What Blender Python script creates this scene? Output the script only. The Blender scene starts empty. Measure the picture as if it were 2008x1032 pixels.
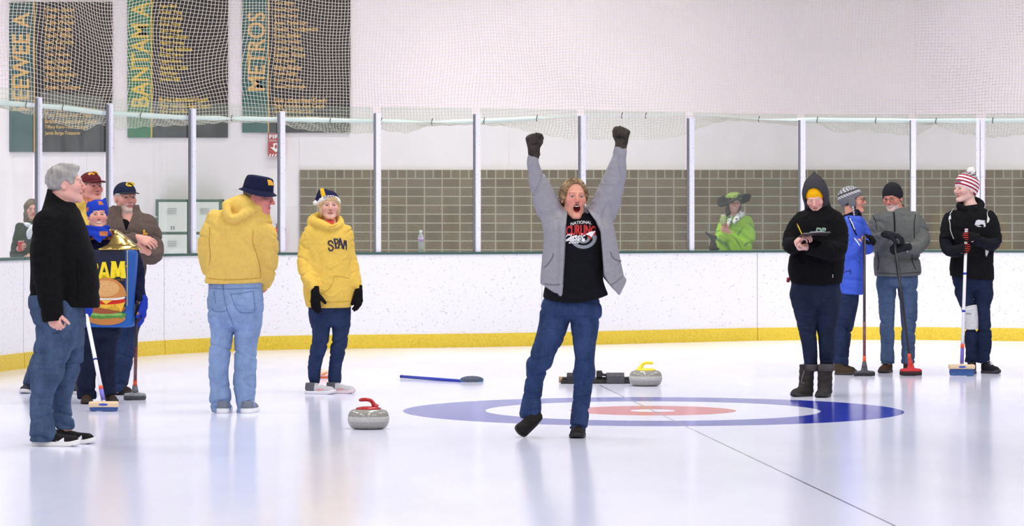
import bpy, bmesh, math, random
import numpy as np
from mathutils import Vector, Matrix
from mathutils.bvhtree import BVHTree

# ---------------------------------------------------------------- camera / world / light
sc = bpy.context.scene
COL = sc.collection
F, HC, CX, HY = 6459.0, 1.4, 1004.0, 431.0      # focal length (px), eye height (m), centre column, horizon row
cam_d = bpy.data.cameras.new('camera')
cam = bpy.data.objects.new('camera', cam_d)
COL.objects.link(cam)
cam.location = (0, 0, HC)
cam.rotation_euler = (math.pi / 2, 0, 0)
cam_d.sensor_width = 36.0
cam_d.lens = 36.0 * F / 2008.0
cam_d.shift_y = -(516.0 - HY) / 2008.0
cam_d.clip_end = 200
sc.camera = cam
sc.view_settings.view_transform = 'Standard'
sc.view_settings.look = 'None'
sc.view_settings.gamma = 1.0
sc.view_settings.use_curve_mapping = False
sc.view_settings.exposure = 0.10

world = bpy.data.worlds.new('hall_ambient')
sc.world = world
world.use_nodes = True
bg = world.node_tree.nodes['Background']
bg.inputs['Color'].default_value = (0.98, 0.97, 1.0, 1)
bg.inputs['Strength'].default_value = 0.22

def area(name, loc, size, power, color=(1, 1, 1), rot=(0, 0, 0)):
    l = bpy.data.lights.new(name, 'AREA')
    l.shape = 'RECTANGLE'; l.size, l.size_y = size
    l.energy = power; l.color = color
    o = bpy.data.objects.new(name, l)
    o.location = loc; o.rotation_euler = rot
    COL.objects.link(o)
    return o
for lx in (-8, 0, 8):
    for ly in (6, 15, 24):
        area('ceiling_lamp', (lx, ly, 8.5), (1.2, 5.0), 350, (1.0, 0.985, 0.98))
    area('narrow_spread_lamp', (lx, 32, 8.5), (1.2, 4.0), 205, (1.0, 0.98, 0.985)).data.spread = math.radians(150)   # unseen end row, spread narrowed so the upper wall stays darker
    area('wall_fill_lamp', (lx, 37.6, 8.5), (4.0, 0.6), 190, (1.0, 0.98, 0.985)).data.spread = math.radians(80)  # unseen row added to brighten the lower end wall

# ---------------------------------------------------------------- tagging
def tag(o, label=None, cat=None, group=None, kind=None):
    if label: o['label'] = label
    if cat: o['category'] = cat
    if group: o['group'] = group
    if kind: o['kind'] = kind
    return o
def empty(name, loc, label=None, cat=None, group=None):
    o = bpy.data.objects.new(name, None)
    o.empty_display_size = 0.1
    o.location = loc
    COL.objects.link(o)
    return tag(o, label, cat, group)

def P(px, py, D):
    return np.array([(px - CX) * D / F, D, HC - (py - HY) * D / F])
def G(px, D):
    return np.array([(px - CX) * D / F, D, 0.0])
def DY(py):                 # depth of a point of the ice seen in image row py
    return F * HC / (py - HY)

# ---------------------------------------------------------------- mesh building
def origin_of(parent):
    t = np.zeros(3)
    while parent is not None:
        t += np.array(parent.location); parent = parent.parent
    return t
def mk(name, V, faces, mat, parent=None, smooth=True, cols=None, loc=None):
    """V world coordinates; faces list / array of index tuples."""
    V = np.asarray(V, dtype=np.float64)
    if parent is not None: off = origin_of(parent)
    elif loc is not None: off = np.asarray(loc, float)
    else: off = np.zeros(3)
    me = bpy.data.meshes.new(name)
    V2 = (V - off).astype(np.float32)
    if isinstance(faces, np.ndarray):
        n, k = faces.shape
        me.vertices.add(len(V2)); me.vertices.foreach_set('co', V2.ravel())
        me.loops.add(n * k); me.loops.foreach_set('vertex_index', faces.astype(np.int32).ravel())
        me.polygons.add(n)
        me.polygons.foreach_set('loop_start', np.arange(0, n * k, k, dtype=np.int32))
        me.update(calc_edges=True)
    else:
        me.from_pydata([tuple(v) for v in V2], [], [tuple(f) for f in faces])
        me.update()
    me.polygons.foreach_set('use_smooth', np.full(len(me.polygons), bool(smooth)))
    if cols is not None:
        a = me.color_attributes.new('Col', 'FLOAT_COLOR', 'POINT')
        c = np.ones((len(V2), 4), np.float32); c[:, :3] = cols
        a.data.foreach_set('color', c.ravel())
    if mat is not None: me.materials.append(mat)
    o = bpy.data.objects.new(name, me)
    COL.objects.link(o)
    if parent is not None: o.parent = parent
    elif loc is not None: o.location = loc
    return o

class MB:                                   # collects simple shapes into one mesh
    def __init__(s): s.v = []; s.f = []
    def add(s, V, Fs):
        b = len(s.v); s.v += [tuple(map(float, v)) for v in V]; s.f += [tuple(i + b for i in f) for f in Fs]
        return s
    def box(s, c, size, ax=None, bev=0.0):
        c = np.asarray(c, float); h = np.asarray(size, float) / 2
        ax = np.eye(3) if ax is None else np.asarray(ax, float)
        bm = bmesh.new(); bmesh.ops.create_cube(bm, size=1.0)
        for v in bm.verts: v.co = Vector((v.co.x * 2 * h[0], v.co.y * 2 * h[1], v.co.z * 2 * h[2]))
        if bev > 0: bmesh.ops.bevel(bm, geom=bm.edges[:], offset=bev, segments=2, affect='EDGES', profile=0.6)
        bm.verts.index_update()
        V = [c + ax[0] * v.co.x + ax[1] * v.co.y + ax[2] * v.co.z for v in bm.verts]
        Fs = [[v.index for v in f.verts] for f in bm.faces]
        bm.free()
        return s.add(V, Fs)
    def tube(s, pts, r, n=10, cap=True):
        pts = [np.asarray(p, float) for p in pts]
        rs = r if hasattr(r, '__len__') else [r] * len(pts)
        V = []; Fs = []
        prev = None
        for i, p in enumerate(pts):
            t = pts[min(i + 1, len(pts) - 1)] - pts[max(i - 1, 0)]
            t = t / (np.linalg.norm(t) + 1e-12)
            if prev is None:
                a = np.cross(t, (0, 0, 1.0))
                if np.linalg.norm(a) < 0.1: a = np.cross(t, (1.0, 0, 0))
            else: a = prev - t * np.dot(prev, t)
            a /= np.linalg.norm(a) + 1e-12; prev = a; b = np.cross(t, a)
            for k in range(n):
                an = 2 * math.pi * k / n
                V.append(p + rs[i] * (a * math.cos(an) + b * math.sin(an)))
        for i in range(len(pts) - 1):
            for k in range(n):
                Fs.append((i * n + k, i * n + (k + 1) % n, (i + 1) * n + (k + 1) % n, (i + 1) * n + k))
        if cap:
            Fs.append(tuple(range(n))[::-1]); Fs.append(tuple((len(pts) - 1) * n + k for k in range(n)))
        return s.add(V, Fs)
    def lathe(s, prof, c, n=40, ax=None):      # prof: (radius, height)
        c = np.asarray(c, float); ax = np.eye(3) if ax is None else np.asarray(ax, float)
        V = []; Fs = []
        for (r, h) in prof:
            for k in range(n):
                a = 2 * math.pi * k / n
                V.append(c + ax[0] * r * math.cos(a) + ax[1] * r * math.sin(a) + ax[2] * h)
        for i in range(len(prof) - 1):
            for k in range(n):
                Fs.append((i * n + k, i * n + (k + 1) % n, (i + 1) * n + (k + 1) % n, (i + 1) * n + k))
        Fs.append(tuple(range(n))[::-1]); Fs.append(tuple((len(prof) - 1) * n + k for k in range(n)))
        return s.add(V, Fs)
    def build(s, name, mat, parent=None, smooth=False, loc=None):
        o = mk(name, s.v, s.f, mat, parent, smooth, None, loc)
        return o

# ---------------------------------------------------------------- materials
def _new(name):
    m = bpy.data.materials.new(name); m.use_nodes = True
    nt = m.node_tree; return m, nt, nt.nodes['Principled BSDF']
def lin(c):
    return tuple(((x / 255.0) / 12.92 if x / 255.0 <= 0.04045 else ((x / 255.0 + 0.055) / 1.055) ** 2.4) for x in c)
_mc = {}
def mat(name, rgb, rough=0.6, metal=0.0, spec=0.5, var=0.0, vscale=30.0, bump=0.0, bscale=250.0, coat=0.0, wrinkle=0.0):
    """plain procedural material: colour with noise variation and fine bump."""
    if name in _mc: return _mc[name]
    m, nt, b = _new(name)
    c = lin(rgb)
    b.inputs['Roughness'].default_value = rough
    b.inputs['Metallic'].default_value = metal
    b.inputs['Specular IOR Level'].default_value = spec
    b.inputs['Coat Weight'].default_value = coat
    tc = nt.nodes.new('ShaderNodeTexCoord')
    n = nt.nodes.new('ShaderNodeTexNoise'); n.inputs['Scale'].default_value = vscale; n.inputs['Detail'].default_value = 4
    nt.links.new(tc.outputs['Object'], n.inputs['Vector'])
    r = nt.nodes.new('ShaderNodeValToRGB')
    r.color_ramp.elements[0].position = 0.3; r.color_ramp.elements[1].position = 0.7
    r.color_ramp.elements[0].color = (*[x * (1 - var) for x in c], 1)
    r.color_ramp.elements[1].color = (*[min(1, x * (1 + var)) for x in c], 1)
    nt.links.new(n.outputs['Fac'], r.inputs['Fac']); nt.links.new(r.outputs['Color'], b.inputs['Base Color'])
    if bump > 0:
        n2 = nt.nodes.new('ShaderNodeTexNoise'); n2.inputs['Scale'].default_value = bscale; n2.inputs['Detail'].default_value = 3
        nt.links.new(tc.outputs['Object'], n2.inputs['Vector'])
        bp = nt.nodes.new('ShaderNodeBump'); bp.inputs['Strength'].default_value = bump; bp.inputs['Distance'].default_value = 0.004
        nt.links.new(n2.outputs['Fac'], bp.inputs['Height']); nt.links.new(bp.outputs['Normal'], b.inputs['Normal'])
        if wrinkle > 0: add_wrinkle(nt, tc, bp, wrinkle)
    _mc[name] = m
    return m
def add_wrinkle(nt, tc, bp, amount, scale=(7, 7, 9)):
    mp = nt.nodes.new('ShaderNodeMapping'); mp.inputs['Scale'].default_value = scale; mp.inputs['Rotation'].default_value = (0.3, 0.5, 0.2)
    nt.links.new(tc.outputs['Object'], mp.inputs[0])
    n = nt.nodes.new('ShaderNodeTexNoise'); n.inputs['Scale'].default_value = 1.0; n.inputs['Detail'].default_value = 3; n.inputs['Distortion'].default_value = 1.6
    n.noise_type = 'RIDGED_MULTIFRACTAL'
    nt.links.new(mp.outputs[0], n.inputs['Vector'])
    b2 = nt.nodes.new('ShaderNodeBump'); b2.inputs['Strength'].default_value = amount; b2.inputs['Distance'].default_value = 0.03
    nt.links.new(n.outputs['Fac'], b2.inputs['Height']); nt.links.new(b2.outputs['Normal'], bp.inputs['Normal'])
def mat_vc(name, rough=0.6, spec=0.4, sss=0.0, bump=0.0, bscale=300.0, var=0.0):
    """colour read from the mesh's own colour attribute."""
    if name in _mc: return _mc[name]
    m, nt, b = _new(name)
    a = nt.nodes.new('ShaderNodeAttribute'); a.attribute_name = 'Col'
    b.inputs['Roughness'].default_value = rough; b.inputs['Specular IOR Level'].default_value = spec
    tc = nt.nodes.new('ShaderNodeTexCoord')
    n = nt.nodes.new('ShaderNodeTexNoise'); n.inputs['Scale'].default_value = 60; n.inputs['Detail'].default_value = 4
    nt.links.new(tc.outputs['Object'], n.inputs['Vector'])
    mx = nt.nodes.new('ShaderNodeHueSaturation')
    mr = nt.nodes.new('ShaderNodeMapRange'); mr.inputs['To Min'].default_value = 1 - var; mr.inputs['To Max'].default_value = 1 + var
    nt.links.new(n.outputs['Fac'], mr.inputs['Value']); nt.links.new(mr.outputs['Result'], mx.inputs['Value'])
    nt.links.new(a.outputs['Color'], mx.inputs['Color']); nt.links.new(mx.outputs['Color'], b.inputs['Base Color'])
    if sss > 0:
        b.inputs['Subsurface Weight'].default_value = sss
        b.inputs['Subsurface Radius'].default_value = (0.02, 0.008, 0.005); b.inputs['Subsurface Scale'].default_value = 0.4
    if bump > 0:
        n2 = nt.nodes.new('ShaderNodeTexNoise'); n2.inputs['Scale'].default_value = bscale
        nt.links.new(tc.outputs['Object'], n2.inputs['Vector'])
        bp = nt.nodes.new('ShaderNodeBump'); bp.inputs['Strength'].default_value = bump; bp.inputs['Distance'].default_value = 0.004
        nt.links.new(n2.outputs['Fac'], bp.inputs['Height']); nt.links.new(bp.outputs['Normal'], b.inputs['Normal'])
    _mc[name] = m
    return m
def fabric(name, rgb, var=0.08, bump=0.35, rough=0.9, bscale=260.0, spec=0.15):
    return mat(name, rgb, rough, 0, spec, var, 40, bump, bscale, 0.0, 0.40)
def denim(name, rgb, var=0.22):
    """denim: broad worn patches, fine twill grain and a soft bump."""
    if name in _mc: return _mc[name]
    m, nt, b = _new(name)
    c = lin(rgb)
    tc = nt.nodes.new('ShaderNodeTexCoord')
    n = nt.nodes.new('ShaderNodeTexNoise'); n.inputs['Scale'].default_value = 7; n.inputs['Detail'].default_value = 6; n.inputs['Roughness'].default_value = 0.65
    mp = nt.nodes.new('ShaderNodeMapping'); mp.inputs['Scale'].default_value = (1.6, 1.6, 0.8)
    nt.links.new(tc.outputs['Object'], mp.inputs['Vector']); nt.links.new(mp.outputs['Vector'], n.inputs['Vector'])
    n2 = nt.nodes.new('ShaderNodeTexNoise'); n2.inputs['Scale'].default_value = 220
    mp2 = nt.nodes.new('ShaderNodeMapping'); mp2.inputs['Scale'].default_value = (1.0, 1.0, 0.25)
    nt.links.new(tc.outputs['Object'], mp2.inputs['Vector']); nt.links.new(mp2.outputs['Vector'], n2.inputs['Vector'])
    ad = nt.nodes.new('ShaderNodeMath'); ad.operation = 'MULTIPLY_ADD'; ad.inputs[1].default_value = 0.3
    nt.links.new(n2.outputs['Fac'], ad.inputs[0]); nt.links.new(n.outputs['Fac'], ad.inputs[2])
    r = nt.nodes.new('ShaderNodeValToRGB')
    r.color_ramp.elements[0].position = 0.42; r.color_ramp.elements[1].position = 0.9
    r.color_ramp.elements[0].color = (*[x * (1 - 1.3 * var) for x in c], 1)
    r.color_ramp.elements[1].color = (*[min(1, x * (1 + 1.6 * var) + 0.02 * var) for x in c], 1)
    nt.links.new(ad.outputs[0], r.inputs['Fac']); nt.links.new(r.outputs['Color'], b.inputs['Base Color'])
    b.inputs['Roughness'].default_value = 0.88; b.inputs['Specular IOR Level'].default_value = 0.15
    bp = nt.nodes.new('ShaderNodeBump'); bp.inputs['Strength'].default_value = 0.25; bp.inputs['Distance'].default_value = 0.003
    nt.links.new(n2.outputs['Fac'], bp.inputs['Height']); nt.links.new(bp.outputs['Normal'], b.inputs['Normal'])
    add_wrinkle(nt, tc, bp, 0.6, (6, 6, 13))
    _mc[name] = m
    return m

# ---------------------------------------------------------------- distance fields
f32 = np.float32
def nrm(v):
    v = np.asarray(v, float); return v / (np.linalg.norm(v) + 1e-12)
def smin(a, b, k):
    h = np.clip(0.5 + 0.5 * (b - a) / k, 0, 1)
    return b + (a - b) * h - k * h * (1 - h)
def smax(a, b, k): return -smin(-a, -b, k)
def cone(Q, a, b, ra, rb):
    a = np.asarray(a, f32); b = np.asarray(b, f32); ab = b - a
    L2 = float(ab @ ab) + 1e-12
    w = Q - a
    t = np.clip((w @ ab) / L2, 0, 1)
    w = w - t[:, None] * ab
    return np.sqrt(np.einsum('ij,ij->i', w, w)) - (ra + (rb - ra) * t)
def ell(Q, c, r):
    c = np.asarray(c, f32); r = np.asarray(r, f32)
    w = Q - c; k = w / r
    k0 = np.sqrt(np.einsum('ij,ij->i', k, k)) + 1e-9
    k2 = k / r
    k1 = np.sqrt(np.einsum('ij,ij->i', k2, k2)) + 1e-9
    return k0 * (k0 - 1) / k1
def sph(Q, c, r):
    w = Q - np.asarray(c, f32)
    return np.sqrt(np.einsum('ij,ij->i', w, w)) - r
def rbox(Q, c, h, r):
    q = np.abs(Q - np.asarray(c, f32)) - (np.asarray(h, f32) - r)
    return np.sqrt(np.sum(np.maximum(q, 0) ** 2, 1)) + np.minimum(q.max(1), 0) - r
def catmull(A, m):
    """resample rows of A (n x k) to m points along centripetal-ish Catmull-Rom."""
    A = np.asarray(A, float); n = len(A)
    if n < 3: return np.array([A[0] + (A[-1] - A[0]) * t for t in np.linspace(0, 1, m)])
    E = np.vstack([2 * A[0] - A[1], A, 2 * A[-1] - A[-2]])
    out = []
    for u in np.linspace(0, n - 1, m):
        i = min(int(u), n - 2); t = u - i
        p0, p1, p2, p3 = E[i], E[i + 1], E[i + 2], E[i + 3]
        out.append(0.5 * (2 * p1 + (p2 - p0) * t + (2 * p0 - 5 * p1 + 4 * p2 - p3) * t * t + (3 * p1 - p0 - 3 * p2 + p3) * t ** 3))
    return np.array(out)
class Tube:
    """tapered tube along a curved chain of (x,y,z,r); optional flat ends."""
    def __init__(s, nodes, m=None, flat0=False, flat1=False, k=0.006):
        N = np.asarray(nodes, float)
        m = m or max(3, 3 * (len(N) - 1) + 1)
        s.N = catmull(N, m); s.N[:, 3] = np.maximum(s.N[:, 3], 0.004)
        s.f0, s.f1, s.k = flat0, flat1, k
        s.lo = (s.N[:, :3] - s.N[:, 3:]).min(0); s.hi = (s.N[:, :3] + s.N[:, 3:]).max(0)
    def __call__(s, Q):
        N = s.N
        d = cone(Q, N[0, :3], N[1, :3], N[0, 3], N[1, 3])
        for i in range(1, len(N) - 1):
            d = smin(d, cone(Q, N[i, :3], N[i + 1, :3], N[i, 3], N[i + 1, 3]), s.k)
        for on, e, i in ((s.f0, 0, 1), (s.f1, -1, -2)):
            if on:                                   # trim the rounded end only, not what folds back past it
                n = nrm(N[e, :3] - N[i, :3]); pl = (Q - N[e, :3].astype(f32)) @ n.astype(f32)
                d = smax(d, -np.maximum(-pl, sph(Q, N[e, :3] + n * N[e, 3], 1.9 * N[e, 3])), 0.006)
        return d
class Loft:
    """stack of ellipses along z: rows (z, cx, cy, rx, ry); superellipse exponent e."""
    def __init__(s, rows, e=2.3, cap=0.02, m=40):
        R = np.asarray(sorted(rows, key=lambda r: r[0]), float)
        s.R = catmull(R, m); s.R[:, 3:] = np.maximum(s.R[:, 3:], 0.01)
        s.R = s.R[np.argsort(s.R[:, 0])]
        s.e, s.cap = e, cap
        s.lo = np.array([(s.R[:, 1] - s.R[:, 3]).min(), (s.R[:, 2] - s.R[:, 4]).min(), s.R[0, 0]])
        s.hi = np.array([(s.R[:, 1] + s.R[:, 3]).max(), (s.R[:, 2] + s.R[:, 4]).max(), s.R[-1, 0]])
    def __call__(s, Q):
        z = Q[:, 2]; Z = s.R[:, 0]
        cx, cy, rx, ry = [np.interp(z, Z, s.R[:, i]).astype(f32) for i in (1, 2, 3, 4)]
        a = np.abs(Q[:, 0] - cx) / rx; b = np.abs(Q[:, 1] - cy) / ry
        q = (a ** s.e + b ** s.e + 1e-9) ** (1 / s.e)
        d = (q - 1) * np.minimum(rx, ry)
        d = smax(d, Z[0] - z, s.cap); d = smax(d, z - Z[-1], s.cap)
        return d
def frame_fn(C, L, Fw, U, s, fn):
    """evaluate fn in a local frame (x: wearer's left, y: forward, z: up) scaled by s."""
    M = np.stack([L, Fw, U], 1).astype(f32); C = np.asarray(C, f32)
    return lambda Q: fn(((Q - C) @ M) / f32(s)) * f32(s)
def near(c, r_in, fn):
    c = np.asarray(c, f32)
    def g(Q):
        w = Q - c; r = np.sqrt(np.einsum('ij,ij->i', w, w))
        d = r - r_in
        m = r < r_in * 1.25 + 0.03
        if m.any(): d[m] = fn(Q[m])
        return d
    return g
def folds(Q, seed, fx, fy, fz):
    rs = np.random.RandomState(seed); s = rs.uniform(0, 6.28, 8)
    x, y, z = Q[:, 0] * fx, Q[:, 1] * fy, Q[:, 2] * fz
    a = np.sin(0.5 * (z + 1.9 * np.sin(x * 0.55 + y * 0.5 + s[0]) + 1.0 * np.sin(x * 1.3 - z * 0.4 + s[1])) + s[2])
    a2 = np.sin(0.5 * (0.7 * z + 1.1 * x + 1.6 * np.sin(z * 0.5 + y * 0.6 + s[7])) + s[3])
    b = np.sin(x * 0.5 + 0.35 * z + 1.5 * np.sin(z * 0.3 + y * 0.5 + s[3]) + s[4])
    c = np.clip(0.5 + 0.9 * np.sin(0.45 * x + s[5] + 0.8 * np.sin(0.3 * z)) * np.sin(0.27 * z + 0.3 * y + s[6]), 0, 1)
    v1 = np.exp(-(a / 0.30) ** 2) * c; v2 = np.exp(-(a2 / 0.26) ** 2) * (1 - c) * 0.8
    return (1.15 * np.maximum(v1, v2) + 0.38 * b - 0.32).astype(f32)
def fbm(Q, seed, f, oct=3):
    rs = np.random.RandomState(seed); d = np.zeros(len(Q), f32); a = 1.0
    for o in range(oct):
        K = rs.normal(size=(3, 3)) ; K /= np.linalg.norm(K, axis=1)[:, None]; ph = rs.uniform(0, 6.28, 6)
        v = 0
        for i in range(3):
            v = v + np.sin(f * (Q @ K[i].astype(f32)) + ph[i] + 1.2 * np.sin(0.7 * f * (Q @ K[(i + 1) % 3].astype(f32)) + ph[i + 3]))
        d += (a * v / 3).astype(f32); a *= 0.5; f *= 2.05
    return d

def axis_coords(lo, hi, h, fine):
    out = [lo]
    while out[-1] < hi:
        x = out[-1]; st = h
        for (a, b, hh) in fine:
            if a - h <= x <= b: st = min(st, hh)
        out.append(x + st)
    n = (len(out) - 1) % 4
    for _ in range((4 - n) % 4): out.append(out[-1] + h)
    return np.array(out, f32)
def polygonize(fn, lo, hi, h, fine=()):
    """surface nets on a rectilinear (locally refined) grid; fine = [(centre, halfsize, h2)]."""
    ax = []
    for k in range(3):
        iv = [(c[k] - (hs[k] if hasattr(hs, '__len__') else hs), c[k] + (hs[k] if hasattr(hs, '__len__') else hs), h2) for (c, hs, h2) in fine]
        ax.append(axis_coords(lo[k] - 2 * h, hi[k] + 2 * h, h, iv))
    X, Y, Z = ax
    nx, ny, nz = len(X), len(Y), len(Z)
    cxs, cys, czs = [(a[0:-1:4] + a[4::4]) / 2 for a in ax]
    hxs, hys, hzs = [(a[4::4] - a[0:-1:4]) / 2 for a in ax]
    gx, gy, gz = np.meshgrid(cxs, cys, czs, indexing='ij')
    Cq = np.stack([gx.ravel(), gy.ravel(), gz.ravel()], 1).astype(f32)
    dc = fn(Cq).reshape(gx.shape)
    dg = np.sqrt(hxs[:, None, None] ** 2 + hys[None, :, None] ** 2 + hzs[None, None, :] ** 2)
    keep = np.abs(dc) < dg * 1.55 + 0.004
    up = lambda A: A.repeat(4, 0).repeat(4, 1).repeat(4, 2)
    cell = up(keep)
    pm = np.zeros((nx, ny, nz), bool)
    for i in (0, 1):
        for j in (0, 1):
            for k in (0, 1):
                pm[i:nx - 1 + i, j:ny - 1 + j, k:nz - 1 + k] |= cell
    V = np.ones((nx, ny, nz), f32)
    I, J, K = np.nonzero(pm)
    pts = np.stack([X[I], Y[J], Z[K]], 1)
    vals = np.empty(len(pts), f32)
    for s0 in range(0, len(pts), 150000): vals[s0:s0 + 150000] = fn(pts[s0:s0 + 150000])
    vals[np.abs(vals) < 1e-7] = 1e-7
    V[I, J, K] = vals
    neg = V < 0
    cs = np.zeros((nx - 1, ny - 1, nz - 1), np.uint8)
    for i in (0, 1):
        for j in (0, 1):
            for k in (0, 1):
                cs += neg[i:nx - 1 + i, j:ny - 1 + j, k:nz - 1 + k]
    act = (cs > 0) & (cs < 8) & cell
    I, J, K = np.nonzero(act)
    n = len(I)
    idx = np.full(act.shape, -1, np.int32); idx[I, J, K] = np.arange(n)
    pos = np.zeros((n, 3)); cnt = np.zeros(n)
    cor = [(i, j, k) for i in (0, 1) for j in (0, 1) for k in (0, 1)]
    val = {c: V[I + c[0], J + c[1], K + c[2]] for c in cor}
    pp = {c: np.stack([X[I + c[0]], Y[J + c[1]], Z[K + c[2]]], 1) for c in cor}
    for a in cor:
        for k in range(3):
            if a[k] == 0:
                b = list(a); b[k] = 1; b = tuple(b)
                va, vb = val[a], val[b]
                m = (va < 0) != (vb < 0)
                t = np.where(m, va / np.where(m, va - vb, 1), 0)
                pos += np.where(m[:, None], pp[a] + t[:, None] * (pp[b] - pp[a]), 0); cnt += m
    pos /= np.maximum(cnt, 1)[:, None]
    quads = []
    for axis in range(3):
        sl0 = [slice(None)] * 3; sl1 = [slice(None)] * 3
        sl0[axis] = slice(0, -1); sl1[axis] = slice(1, None)
        A = neg[tuple(sl0)]; B = neg[tuple(sl1)]
        ch = np.nonzero(A != B)
        i, j, k = ch
        u, v = [(1, 2), (2, 0), (0, 1)][axis]
        c = np.stack(ch, 1)
        ok = (c[:, u] > 0) & (c[:, v] > 0)
        for q in range(3):
            if q != axis: ok &= c[:, q] < act.shape[q]
        c = c[ok]
        s = A[c[:, 0], c[:, 1], c[:, 2]]
        def at(du, dv):
            e = c.copy(); e[:, u] += du; e[:, v] += dv
            return idx[e[:, 0], e[:, 1], e[:, 2]]
        q = np.stack([at(-1, -1), at(0, -1), at(0, 0), at(-1, 0)], 1)
        q[~s] = q[~s][:, ::-1]
        quads.append(q[(q >= 0).all(1)])
    return pos, np.concatenate(quads, 0)
def sdf_obj(name, fn, lo, hi, h, material, parent, fine=(), colf=None, ngrow=0.03):
    lo = np.asarray(lo, float) - ngrow; hi = np.asarray(hi, float) + ngrow
    V, Q = polygonize(fn, lo, hi, h, fine)
    cols = colf(V.astype(f32)) if colf is not None else None
    return mk(name, V, Q, material, parent, True, cols)

# ---------------------------------------------------------------- lettering / decals
def text2d(s, bold=0.0, spacing=1.0):
    cu = bpy.data.curves.new('t', 'FONT'); cu.body = s; cu.size = 1.0; cu.offset = bold; cu.space_character = spacing
    cu.resolution_u = 3
    o = bpy.data.objects.new('t', cu); COL.objects.link(o)
    me = bpy.data.meshes.new_from_object(o)
    V = np.array([v.co[:] for v in me.vertices]); Fs = [tuple(p.vertices) for p in me.polygons]
    bpy.data.objects.remove(o); bpy.data.curves.remove(cu); bpy.data.meshes.remove(me)
    V = V[:, :2]; lo = V.min(0); hi = V.max(0)
    return (V - lo) / (hi - lo), Fs, (hi - lo)
def subdiv2d(V, Fs, maxlen):
    bm = bmesh.new()
    vs = [bm.verts.new((v[0], v[1], 0)) for v in V]
    for f in Fs:
        try: bm.faces.new([vs[i] for i in f])
        except ValueError: pass
    bmesh.ops.triangulate(bm, faces=bm.faces[:])
    for _ in range(6):
        es = [e for e in bm.edges if e.calc_length() > maxlen]
        if not es: break
        bmesh.ops.subdivide_edges(bm, edges=es, cuts=1)
        bmesh.ops.triangulate(bm, faces=[f for f in bm.faces if len(f.verts) > 3])
    bm.verts.index_update()
    V2 = np.array([v.co[:2] for v in bm.verts]); F2 = [tuple(v.index for v in f.verts) for f in bm.faces]
    bm.free()
    return V2, F2
def bvh_of(o):
    me = o.data; off = origin_of(o)
    n = len(me.vertices); co = np.empty(n * 3, f32); me.vertices.foreach_get('co', co)
    co = co.reshape(-1, 3) + off
    return BVHTree.FromPolygons([tuple(map(float, c)) for c in co], [tuple(p.vertices) for p in me.polygons])
_bv = {}
def hit(o, px, py):
    if o.name not in _bv: _bv[o.name] = bvh_of(o)
    d = Vector(((px - CX) / F, 1.0, -(py - HY) / F)); d.normalize()
    r = _bv[o.name].ray_cast(Vector((0, 0, HC)), d)
    return None if r[0] is None else np.array(r[0])
def decal(owner, V, Fs, name, material, maxlen=2.2, lift=0.003, back=None):
    """lay flat artwork (given where it is seen, px) onto the owner's surface."""
    V, Fs = subdiv2d(V, Fs, maxlen)
    W = []; miss = []
    for i, (x, y) in enumerate(V):
        h = hit(owner, x, y)
        W.append(h)
        if h is None: miss.append(i)
    good = [w[1] for w in W if w is not None]
    dm = float(np.median(good)) if good else (back or 20.0)
    for i in miss: W[i] = P(V[i][0], V[i][1], dm)
    W = np.array(W)
    dirs = W - np.array([0, 0, HC]); dirs /= np.linalg.norm(dirs, axis=1)[:, None]
    return mk(name, W - dirs * lift, Fs, material, owner, True)
def text_px(s, x0, y0, x1, y1, bold=0.0, warp=None, spacing=1.0):
    """text filling the px box x0..x1, y0 (top)..y1 (bottom)."""
    V, Fs, _ = text2d(s, bold, spacing)
    W = np.stack([x0 + V[:, 0] * (x1 - x0), y1 + V[:, 1] * (y0 - y1)], 1)
    if warp is not None: W = np.array([warp(x, y) for x, y in W])
    return W, Fs
def ribbon_on(owner, pts, width, name, material, lift=0.003, m=None):
    """seam / zip / cord: ribbon of given px width laid along px polyline on the owner's surface."""
    A = catmull(np.array(pts, float), m or 6 * len(pts))
    V = []; Fs = []
    for i, p in enumerate(A):
        t = A[min(i + 1, len(A) - 1)] - A[max(i - 1, 0)]; t /= np.linalg.norm(t) + 1e-9
        nn = np.array([-t[1], t[0]]) * width / 2
        V += [p - nn, p + nn]
        if i: Fs.append((2 * i - 2, 2 * i - 1, 2 * i + 1, 2 * i))
    return decal(owner, np.array(V), Fs, name, material, 50, lift)
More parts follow.
